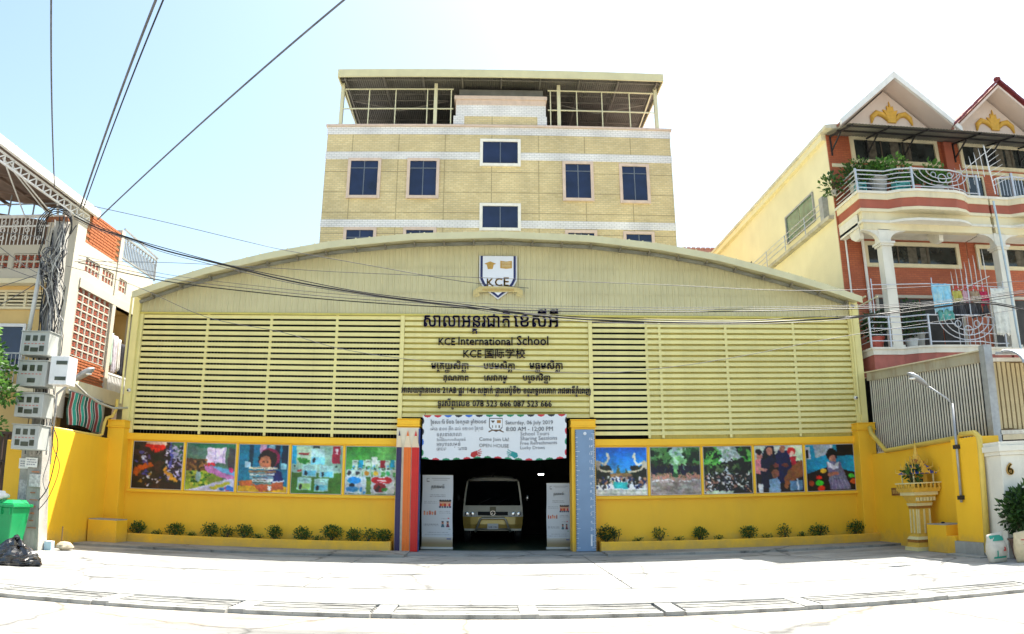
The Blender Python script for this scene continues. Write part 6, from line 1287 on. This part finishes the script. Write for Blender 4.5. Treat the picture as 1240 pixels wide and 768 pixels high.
# canopy with lattice edge beam
CAN = mat('rusty_brown_sheet', (.15, .10, .075), .7, .1, var=.25, scale=2, dirt=.4, dirtcol=(.06, .04, .03))
g = MB(); vs = []; n = 60
for i in range(n+1): y = 14.2+i*(19.6-14.2)/n; e = .03*(i % 2); vs += [(-11.5, y, 9.22+e), (-18, y, 10.3+e)]
g.add(vs, [(2*i, 2*i+1, 2*i+3, 2*i+2) for i in range(n)]); cn_ = g.build('canopy_sheet', CAN, lh)
MB().add([(-11.45, 14.1, 9.30), (-18, 14.1, 10.4), (-18, 19.7, 10.4), (-11.45, 19.7, 9.30), (-11.45, 14.1, 9.34), (-18, 14.1, 10.44), (-18, 19.7, 10.44), (-11.45, 19.7, 9.34)], [(0, 1, 2, 3), (4, 7, 6, 5), (0, 3, 7, 4)]).build('canopy_top', ROOFM, cn_)
MB().box(-11.52, -11.42, 14.1, 19.7, 9.15, 9.36).build('canopy_fascia', WHITEB, cn_)
for z in (9.10, 8.86): MB().box(-11.62, -11.57, 14.1, 19.4, z-.02, z+.02).build('lattice_chord', WHITEM, cn_)
for k in range(15):
    y = 14.2+k*.35; MB().bar((-11.6, y, 8.87), (-11.6, y+.33, 9.09), .03).build('lattice_diagonal', WHITEM, cn_); MB().bar((-11.6, y+.33, 8.87), (-11.6, y+.33, 9.09), .03).build('lattice_post', WHITEM, cn_)
for x in (-13, -14.4, -15.8): zz = 9.12+(-11.5-x)*.166; MB().box(x-.03, x+.03, 14.2, 19.6, zz-.08, zz).build('canopy_beam', CAN, cn_)
for y in (15.4, 16.8, 18.2): MB().bar((-11.6, y, 9.08), (-18, y, 10.12), .05).build('canopy_beam', CAN, cn_)
MB().tube([(-12.35, 19.0, 8.95), (-12.35, 18.9, 9.3)], .04, 6).build('canopy_post', WHITEM, lh); 
for a, b in (((-11.7, 15.3, 9.05), (-12.6, 19.0, 8.95)), ((-11.7, 15.3, 9.05), (-13.4, 19.0, 8.95)), ((-11.7, 15.6, 9.05), (-12.2, 19.0, 8.7))): MB().tube([a, b], .02, 5).build('canopy_strut', WHITEM, lh)
for z in (9.35,): MB().box(-17, -12.4, 19.0, 19.04, z, z+.03).build('terrace_bar', GREYM, lh)
for k in range(6): MB().box(-16.4+k*.8, -16.37+k*.8, 19.0, 19.04, 9.0, 10.0).build('terrace_bar', GREYM, lh)
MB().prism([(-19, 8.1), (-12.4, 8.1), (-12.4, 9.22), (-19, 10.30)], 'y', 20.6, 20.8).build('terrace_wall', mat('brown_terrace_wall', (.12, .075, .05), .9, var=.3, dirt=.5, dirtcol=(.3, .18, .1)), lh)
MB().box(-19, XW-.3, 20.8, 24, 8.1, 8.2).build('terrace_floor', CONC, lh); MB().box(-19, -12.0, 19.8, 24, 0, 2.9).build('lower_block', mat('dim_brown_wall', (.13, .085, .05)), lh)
MB().box(-19, XW-.26, 23.8, 24, 0, 8.2).build('rear_wall', LW, lh)

# ------------------------------------------------------------------ left yard wall, gate
lw2 = thing('yard_wall', 'yellow side wall left of the forecourt, partly sunlit', 'wall', 'yellow walls of the forecourt', loc=(-10.9, 19, 0))
MB().box(-11.0, -10.8, 17.42, 21.0, 0, 2.88).build('wall_panel', HALLY, lw2, bevel=.012)
MB().box(-11.9, -11.0, 17.45, 17.65, 0, 2.55).build('wall_return', HALLY, lw2, bevel=.012)
MB().tube([(-10.66, 20.6, 4.0), (-10.66, 20.6, 3.7), (-10.74, 20.55, 3.5), (-10.88, 20.5, 3.45), (-10.92, 20.48, 3.3), (-10.92, 20.4, 2.98), (-10.92, 20.2, 2.91), (-10.92, 17.5, 2.91)], .045, 8).build('coping_pipe', mat('yellow_pipe_paint', (.70, .50, .10)), lw2, smooth=True)
gt = thing('dark_gate', 'dark brown barred gate behind the green bin at the left edge', 'gate', loc=(-13, 17.7, 0)); DG = mat('dark_brown_gate_paint', (.05, .03, .025), .6, var=.3, dirt=.3)
for k in range(20): MB().box(-14.6+k*.14, -14.56+k*.14, 17.68, 17.72, 1.2, 2.75).build('gate_bar', DG, gt)
MB().box(-14.7, -11.92, 17.7, 17.73, 0, 1.6).build('gate_panel', mat('rust_brown_panel', (.10, .045, .03), .6, var=.3, scale=3), gt)
for z in (1.2, 2.0, 2.7): MB().box(-14.7, -11.92, 17.66, 17.74, z, z+.06).build('gate_rail', DG, gt)

# ------------------------------------------------------------------ utility pole, boxes, cable mass
up = thing('utility_pole', 'leaning square concrete utility pole with posters at the left', 'pole', loc=(-10.5, 17, 0))
PC = mat('weathered_pole_concrete', (.38, .36, .32), .9, var=.18, scale=3, bump=.5, dirt=.6, dirtcol=(.20, .17, .14)); PB = Vector((-10.56, 16.95, 0)); PT = Vector((-10.86, 16.95, 8.15))
g = MB(); vs = []; nn = 14
for j in range(nn+1):
    t = j/nn; c = PB.lerp(PT, t); w_ = .19-.06*t
    vs += [(c.x-w_*1.0, c.y-w_, c.z), (c.x-w_*.3, c.y-w_*.8, c.z), (c.x+w_*.3, c.y-w_*.8, c.z), (c.x+w_, c.y-w_, c.z), (c.x+w_, c.y+w_, c.z), (c.x-w_, c.y+w_, c.z)]
g.add(vs, [(j*6+k, j*6+(k+1) % 6, (j+1)*6+(k+1) % 6, (j+1)*6+k) for j in range(nn) for k in range(6)]+[tuple(range(6))[::-1], tuple(range(nn*6, nn*6+6))]); g.build('pole_shaft', PC, up)
MB().box(-11.25, -10.62, 16.8, 16.92, 8.0, 8.10).build('cross_bracket', mat('rust_brown_bracket', (.24, .09, .04), .7, .3, var=.3), up)
MB().box(-10.87, -10.55, 16.735, 16.745, 1.9, 2.12).build('paper_notice', WHITEB, up); MB().box(-10.72, -10.42, 16.725, 16.735, 1.45, 1.75).build('torn_poster', mat('torn_grey_paper', (.5, .48, .46), .9, var=.3, scale=20, dirt=.7), up)
g = MB(); rq = random.Random(8)
for k in range(9): z = .5+k*.16; g.box(-10.66+rq.uniform(-.03, .03), -10.5+rq.uniform(-.05, .05), 16.75, 16.757, z, z+rq.uniform(.02, .06))
tag(g.build('faded_paint_marks', mat('rust_red_marks', (.40, .18, .10), .9, var=.3), up), kind='stuff')
p2 = thing('concrete_post', 'shorter grey concrete post with torn posters beside the utility pole', 'post', loc=(-11.0, 17.0, 0))
MB().box(-11.12, -10.84, 16.92, 17.15, 0, 2.9).build('post_shaft', PC, p2, bevel=.015); MB().box(-11.14, -10.80, 16.895, 16.905, 1.86, 2.10).build('paper_notice', WHITEB, p2); MB().box(-11.08, -10.88, 16.90, 16.91, 1.0, 1.6).build('torn_poster', mat('torn_grey_paper', (.5, .48, .46)), p2)
for q_, (x0, x1, z0) in enumerate(((-11.13, -10.81, 1.90), (-10.86, -10.56, 1.94))):
    g = MB()
    for k in range(3):
        x = x0+.03
        while x < x1-.05: L = rq.uniform(.02, .06); g.box(x, x+L, 16.89 if q_ == 0 else 16.73, 16.894 if q_ == 0 else 16.734, z0+.01+k*.055, z0+.035+k*.055); x += L+.015
    tag(g.build('notice_print', INK2, p2 if q_ == 0 else up), kind='stuff')
MBX = mat('grey_meter_box_paint', (.40, .41, .385), .5, var=.06, scale=4, dirt=.35, dirtcol=(.28, .27, .24)); MW = mat('dark_meter_glass', (.05, .055, .04), .15, var=.4)
mlab = ['topmost grey meter box on the utility pole', 'second grey meter box from the top, with one slot', 'third grey meter box from the top, on the pole', 'lowest grey meter box, just above the paper notices']
for k, (xa, ya, xb, yb) in enumerate([(27, 401.5, 56.5, 430), (23, 437, 53, 468), (19, 476, 49.5, 505.5), (15, 514.5, 44.5, 545)]):
    a = W(xa, ya, 16.25); b = W(xb, yb, 16.25); a.z = (a.z+W(xb, ya, 16.25).z)/2
    t = thing('meter_box', mlab[k], 'meter box', 'meter boxes on the utility pole', loc=((a.x+b.x)/2, 16.4, b.z))
    MB().box(a.x, b.x, 16.27, 16.72, b.z, a.z).build('box_body', MBX, t, bevel=.015); w_ = b.x-a.x; h_ = a.z-b.z; MB().box(a.x-.02, b.x+.02, 16.245, 16.74, a.z+.001, a.z+.02).build('lid', MBX, t)
    wins = [(i, 1) for i in range(3)]+([(0, 0), (2, 0)] if k != 1 else [])
    for i, j in wins: x = a.x+w_*(.14+.27*i); z = b.z+h_*(.16+.44*j); MB().box(x, x+w_*.17, 16.262, 16.2699, z, z+h_*.24).build('meter_window', MW, t)
    MB().box(a.x+w_*.36, a.x+w_*.64, 16.262, 16.2699, b.z+h_*.14, b.z+h_*.32).build('meter_slot', MW, t)
    g = MB()
    for i in range(6): x = a.x+w_*(.12+.13*i); g.box(x, x+w_*.07, 16.264, 16.2695, b.z+h_*.47, b.z+h_*.50)
    tag(g.build('stencil_marks', mat('red_stencil', (.45, .10, .08), .7), t), kind='stuff')
a, b = W(62, 431, 16.3), W(80, 466, 16.3)
t = thing('side_box', 'narrow white box strapped to the right side of the utility pole', 'meter box', loc=((a.x+b.x)/2, 16.5, b.z)); MB().box(a.x, b.x, 16.3, 16.7, b.z, a.z).build('box_body', WHITEM, t, bevel=.015)
for z in (.15, .7): MB().box(a.x+.16, b.x-.03, 16.29, 16.299, b.z+z*(a.z-b.z), b.z+(z+.13)*(a.z-b.z)).build('box_slot', MW, t)
cmz = thing('cable_mass', 'tangled mass of black and grey cables running down the utility pole', 'cables', loc=(-10.7, 16.9, 3))
for mi, m in enumerate((BLACKC, GREYC, mat('pale_cable_rubber', (.42, .41, .38), .6, var=.3))):
    g = MB()
    for k in range((9, 13, 14)[mi]):
        side = rq.choice([-.22, -.1, .12, .2, .28, .34]); z0 = rq.uniform(7.4, 8.1); z1 = rq.choice([4.6, 4.2, 3.2, 2.2, 5.4]); pts = []; n = 14; ph = rq.uniform(0, 6); am = rq.uniform(.03, .12)
        for j in range(n+1):
            t_ = j/n; z = z0+(z1-z0)*t_; c = PB.lerp(PT, z/8.15); bulge = .10*math.exp(-((z-6.7)/.5)**2)
            pts.append((c.x+side*(1+.4*math.sin(t_*5+ph))+am*math.sin(t_*17+ph)+bulge*rq.uniform(-1.5, 1.5), c.y-.2-.06*math.sin(t_*9+ph)-bulge-.1*(k % 3)*.3, z))
        g.tube(pts, rq.uniform(.007, .017), 5)
    for k in range(4 if mi < 2 else 3):
        c = PB.lerp(PT, rq.uniform(.78, .88)); g.tube([(c.x+rq.uniform(.18, .30)*math.cos(a_)+rq.uniform(-.02, .02), c.y-.25-.05*math.cos(a_*2), c.z+rq.uniform(.15, .2)*math.sin(a_)) for a_ in [j*math.pi/5 for j in range(11)]], .013, 5)
    tag(g.build('cable_strands', m, cmz), kind='stuff')
g = MB()
for k in range(5): g.tube([(-10.84+(.40+.025*k)*math.cos(a_), 16.72-.03*k+.02*math.sin(a_*5+k), 7.72+(.46+.03*k)*math.sin(a_)+.015*math.sin(a_*9+k*2)) for a_ in [math.pi*(1.12-1.2*j/16) for j in range(17)]], .013, 6)
tag(g.build('cable_loop', BLACKC, cmz, smooth=True), kind='stuff')
MB().tube([(-11.22, 16.75, 4.6), (-11.12, 16.75, 6.9)], .055, 8).build('conduit', mat('pale_conduit', (.55, .54, .50), .5), cmz, smooth=True)

# ------------------------------------------------------------------ cables over the street and across the hall
def cable(pts, r, m, lab, Ys=17., name='cable', sag=None):
    P = []
    for i, q in enumerate(pts): Y = Ys if not isinstance(Ys, (list, tuple)) else Ys[0]+(Ys[1]-Ys[0])*i/(len(pts)-1); P.append(W(q[0], q[1], Y))
    # smooth through the points
    out = []
    for i in range(len(P)-1):
        p0 = P[max(i-1, 0)]; p1 = P[i]; p2 = P[i+1]; p3 = P[min(i+2, len(P)-1)]
        for j in range(5):
            t = j/5; out.append(.5*((2*p1)+(-p0+p2)*t+(2*p0-5*p1+4*p2-p3)*t*t+(-p0+3*p1-3*p2+p3)*t**3))
    out.append(P[-1]); o = MB().tube(out, r, 6).build(name, m, None, smooth=True); return tag(o, lab, 'cable', 'overhead cables')
mainp = [(90, 262), (120, 277), (160, 290), (200, 303.5), (280, 323), (350, 340), (430, 354), (500, 364), (570, 372), (640, 381), (740, 388.5), (880, 391), (980, 387.5), (1045, 383), (1120, 374), (1190, 367), (1260, 380)]
cable(mainp, .020, BLACKC, 'thickest black cable bundle sagging from the pole across the hall front')
cable([(x, y-2.2+1.2*math.sin(x*.05)) for x, y in mainp], .011, BLACKC, 'thin black cable twisted just above the thickest bundle', 16.96)
cable([(x, y+2.0+1.0*math.sin(x*.07+1)) for x, y in mainp[:-2]+[(1260, 352)]], .009, GREYC, 'thin cable lashed just below the thickest bundle', 17.05)
g2 = [(95, 318), (200, 340.5), (300, 353), (400, 363), (520, 371), (640, 376), (780, 378), (900, 377), (1000, 375), (1120, 370), (1260, 352)]
cable(g2, .013, BLACKC, 'long black cable running below and parallel to the thick bundle at left')
cable([(x, y-4+(x-90)*.0018) for x, y in g2], .008, GREYC, 'thin grey cable just above the lower long black cable', 17.02)
cable([(x, y-9+(x-90)*.005) for x, y in g2], .006, GREYC, 'thinnest grey line above the pair of lower long cables', 17.1)
cable([(100, 247), (200, 269), (300, 293), (350, 304), (450, 322), (560, 341), (640, 349)], .009, GREYC, 'thin line sloping from the pole top towards the crest', [17, 20.8])
cable([(90, 317), (200, 318), (320, 324), (420, 330), (600, 337), (800, 345), (1000, 352), (1250, 340)], .007, GREYC, 'fine nearly level line over the gable below the crest top', 17.2)
cable([(80, 322), (160, 345), (250, 384), (340, 402), (420, 424), (540, 440), (700, 452), (800, 446), (900, 431), (1030, 406), (1250, 372)], .007, GREYC, 'fine line drooping lowest over the louvres and lettering', [17, 17.5])
def skyline(px0, py0, px1, py1, r, m, lab, z1=8.6):
    a = W(px0, py0, 16.9); x, y, z = ray(px1, py1); t = (z1-EYE)/z; b = Vector((x*t, y*t, z1)); d = (b-a); e = b+d*1.0; pts = [a.lerp(e, k/16)+Vector((0, 0, -.35*math.sin(math.pi*k/16)+.0)) for k in range(17)]
    pts = [a.lerp(b, k/8) for k in range(9)]+[b+d*.9*k/5+Vector((0, 0, .05*k)) for k in range(1, 6)]
    tag(MB().tube(pts, r, 6).build('overhead_cable', m, None, smooth=True), lab, 'cable', 'cables crossing the sky')
skyline(66, 228, 62, -2, .016, GREYC, 'lone cable rising almost vertically through the left sky')
skyline(97, 252, 189.5, -2, .022, GREYC, 'thicker grey left cable of the close rising pair')
skyline(101, 252, 198.5, -2, .014, BLACKC, 'thinner dark right cable of the close rising pair')
skyline(118, 266, 419, -2, .018, GREYC, 'cable slanting furthest right up through the sky')
lwl = [((-8, 281), (40, 286), (76, 300), 'line entering the left frame edge highest, below the balcony rail'), ((-8, 293), (30, 322), (68, 342), 'line falling right across the front block band to the pole'), ((-8, 318), (40, 336), (74, 346), 'line falling gently below the front block band'), ((-8, 374), (30, 352), (64, 330), 'line rising right over the louvre window to the pole'), ((-8, 350), (35, 336), (66, 325), 'line rising right just under the front block band')]
for a, b, c, lab in lwl: cable([a, b, c], .010, GREYC, lab, [17.6, 16.9])
cable([(62, 512), (70, 535), (66, 560), (58, 590), (47, 606)], .012, BLACKC, 'looping black cable hanging over the sunlit yellow wall', 16.75); cable([(64, 514), (64, 540), (72, 565), (60, 600), (46, 618)], .010, BLACKC, 'second looping cable reaching lower on the yellow wall', 16.72); cable([(60, 515), (60, 550), (52, 580), (56, 596)], .008, GREYC, 'short grey looping cable nearest the utility pole', 16.7)

# ------------------------------------------------------------------ bin, bags, bits, tree
bn = thing('green_bin', 'green wheeled rubbish bin beside the utility pole', 'bin', loc=(-10.9, 16.2, 0)); BG = mat('green_bin_plastic', (.01, .28, .09), .38, var=.08, scale=4, dirt=.2, dirtcol=(.05, .14, .07))
def tbox(x0, x1, y0, y1, z0, X0, X1, Y0, Y1, Z1, nm, m, par, bevel=.02): return MB().add([(x0, y0, z0), (x1, y0, z0), (x1, y1, z0), (x0, y1, z0), (X0, Y0, Z1), (X1, Y0, Z1), (X1, Y1, Z1), (X0, Y1, Z1)], [(0, 3, 2, 1), (0, 1, 5, 4), (1, 2, 6, 5), (2, 3, 7, 6), (3, 0, 4, 7), (4, 5, 6, 7)]).build(nm, m, par, bevel=bevel)
tbox(-11.52, -10.62, 15.95, 16.5, .12, -11.62, -10.50, 15.85, 16.55, .98, 'bin_body', BG, bn); MB().box(-11.66, -10.46, 15.81, 16.6, .98, 1.05).build('bin_rim', BG, bn, bevel=.015)
tbox(-11.62, -10.5, 15.85, 16.5, 1.06, -11.5, -10.62, 16.0, 16.55, 1.14, 'bin_lid', BG, bn)
for k in range(5): MB().box(-11.45+k*.22, -11.42+k*.22, 15.80, 15.86, .82, .98).build('rim_rib', BG, bn)
for x in (-11.4, -10.75): MB().lathe([(.03, -.03), (.09, -.03), (.09, .03), (.03, .03)], (0, 0, 0), 14).build('wheel', BLK, bn, loc=(x, 15.97, .09), rot=(0, R(90), 0))
tg = thing('white_bag', 'white plastic bag lying on top of the green bin', 'bag', loc=(-11.2, 16.1, 1.1)); MB().ico((-11.12, 16.05, 1.22), (.34, .22, .12), 5, .3).build('bag_body', WHITEB, tg, smooth=True)
def bag(c, r_, m, lab, sd):
    t = thing('rubbish_bag', lab, 'bag', 'rubbish bags by the bin', loc=(c[0], c[1], 0)); rb_ = random.Random(sd); g = MB(); n, nr = 30, 14; vs = []; ph = [rb_.uniform(0, 6) for _ in range(6)]
    for j in range(nr+1):
        v = j/nr; rad = math.sin(math.pi*min(.5+.0*v, .5))*(1-v**2.2)**.5 if v < 1 else 0; rad = max(rad*(1 if v > .1 else .9+v), .03)
        for k in range(n):
            a = 2*math.pi*k/n; q = 1+.07*math.sin(3*a+ph[0]+v*4)+.06*math.sin(7*a+ph[1]-v*6)+.05*math.sin(13*a+ph[2]+v*9)+rb_.uniform(-.035, .035); vs.append((c[0]+r_[0]*rad*q*math.cos(a), c[1]+r_[1]*rad*q*math.sin(a), v*r_[2]*(1+.1*math.sin(5*a+ph[3]))))
    g.add(vs, [(j*n+k, j*n+(k+1) % n, (j+1)*n+(k+1) % n, (j+1)*n+k) for j in range(nr) for k in range(n)]+[tuple(range(n))[::-1]]); g.build('bag_body', m, t)
    MB().ico((c[0]+.05, c[1], r_[2]+.03), (.06, .05, .06), sd, .3).build('knot', m, t)
BP_ = mat('black_bag_plastic', (.012, .012, .013), .22, var=.2, spec=.8)
bag((-8.92, 13.75), (.48, .36, .34), BP_, 'large shiny black rubbish bag in front of the green bin', 3); bag((-9.28, 14.15), (.34, .3, .44), BP_, 'second black rubbish bag behind the large shiny one', 4)
MB_s = thing('plastic_drum', 'pale plastic drum with red and white banded top at the frame edge', 'container', loc=(-8.95, 12.9, 0))
MB().lathe([(.22, 0), (.27, .04), (.27, .42), (.24, .48)], (-9.12, 12.95, 0), 20).build('drum_body', mat('pale_drum_plastic', (.55, .58, .52), .4), MB_s, smooth=True)
for z0, z1, c in ((.48, .60, (.6, .03, .04)), (.60, .70, (.7, .7, .7)), (.70, .80, (.6, .03, .04))): MB().lathe([(.25, z0), (.25-.04*(z1 > .75), z1)], (-9.12, 12.95, 0), 20).build('band', mat('drum_band_%s' % ('red' if c[0] > c[2]+.1 else 'white'), c, .4), MB_s)
bx = thing('blue_carton', 'small pale blue carton on the ground by the yellow wall', 'carton', loc=(-10.25, 17.0, 0)); MB().box(-10.36, -10.18, 17.0, 17.15, 0, .2).build('carton_body', mat('pale_blue_card', (.35, .50, .58), .7), bx); MB().box(-10.355, -10.185, 16.995, 17.155, .2, .215).build('carton_flap', WHITEB, bx)
rk_ = thing('stone_block', 'small sandy stone block with a stick leaning at the yellow wall', 'stone', loc=(-10.1, 17.2, 0)); MB().ico((-10.0, 17.3, .10), (.22, .15, .11), 6, .18).build('stone_body', mat('sandy_stone', (.42, .36, .26), .9, var=.2, scale=9), rk_); MB().tube([(-10.12, 17.35, .1), (-10.14, 17.4, .55)], .012, 5).build('stick', BARK, rk_)
tr = thing('street_tree', 'bright green leafy tree at the left frame edge behind the meter boxes', 'tree', loc=(-13.2, 16.3, 0)); r = random.Random(11); c = W(-26, 462, 15.8)
MB().tube([(c.x-.25, 16.3, 0), (c.x-.35, 16.25, 1.5), (c.x-.1, 16.1, 2.6), (c.x, 15.9, c.z+.4)], [.13, .10, .08, .04], 8).build('trunk', BARK, tr, smooth=True)
f = MB(); br = MB()
for k in range(26):
    a = r.uniform(0, 6.3); q = r.uniform(.35, 1); p = Vector((c.x+.95*q*math.cos(a), 15.9+.8*q*math.sin(a), c.z+r.uniform(-1.1, 1.15))); p.x = min(p.x, W(18, 460, p.y).x); br.tube([(c.x-.1, 16.1, p.z-.5), tuple(p)], [.03, .008], 5); leaves(f, p, (.34, .34, .22), 120, .13, r, 0, .3)
br.build('limb', BARK, tr); f.build('crown', LEAF2, tr)
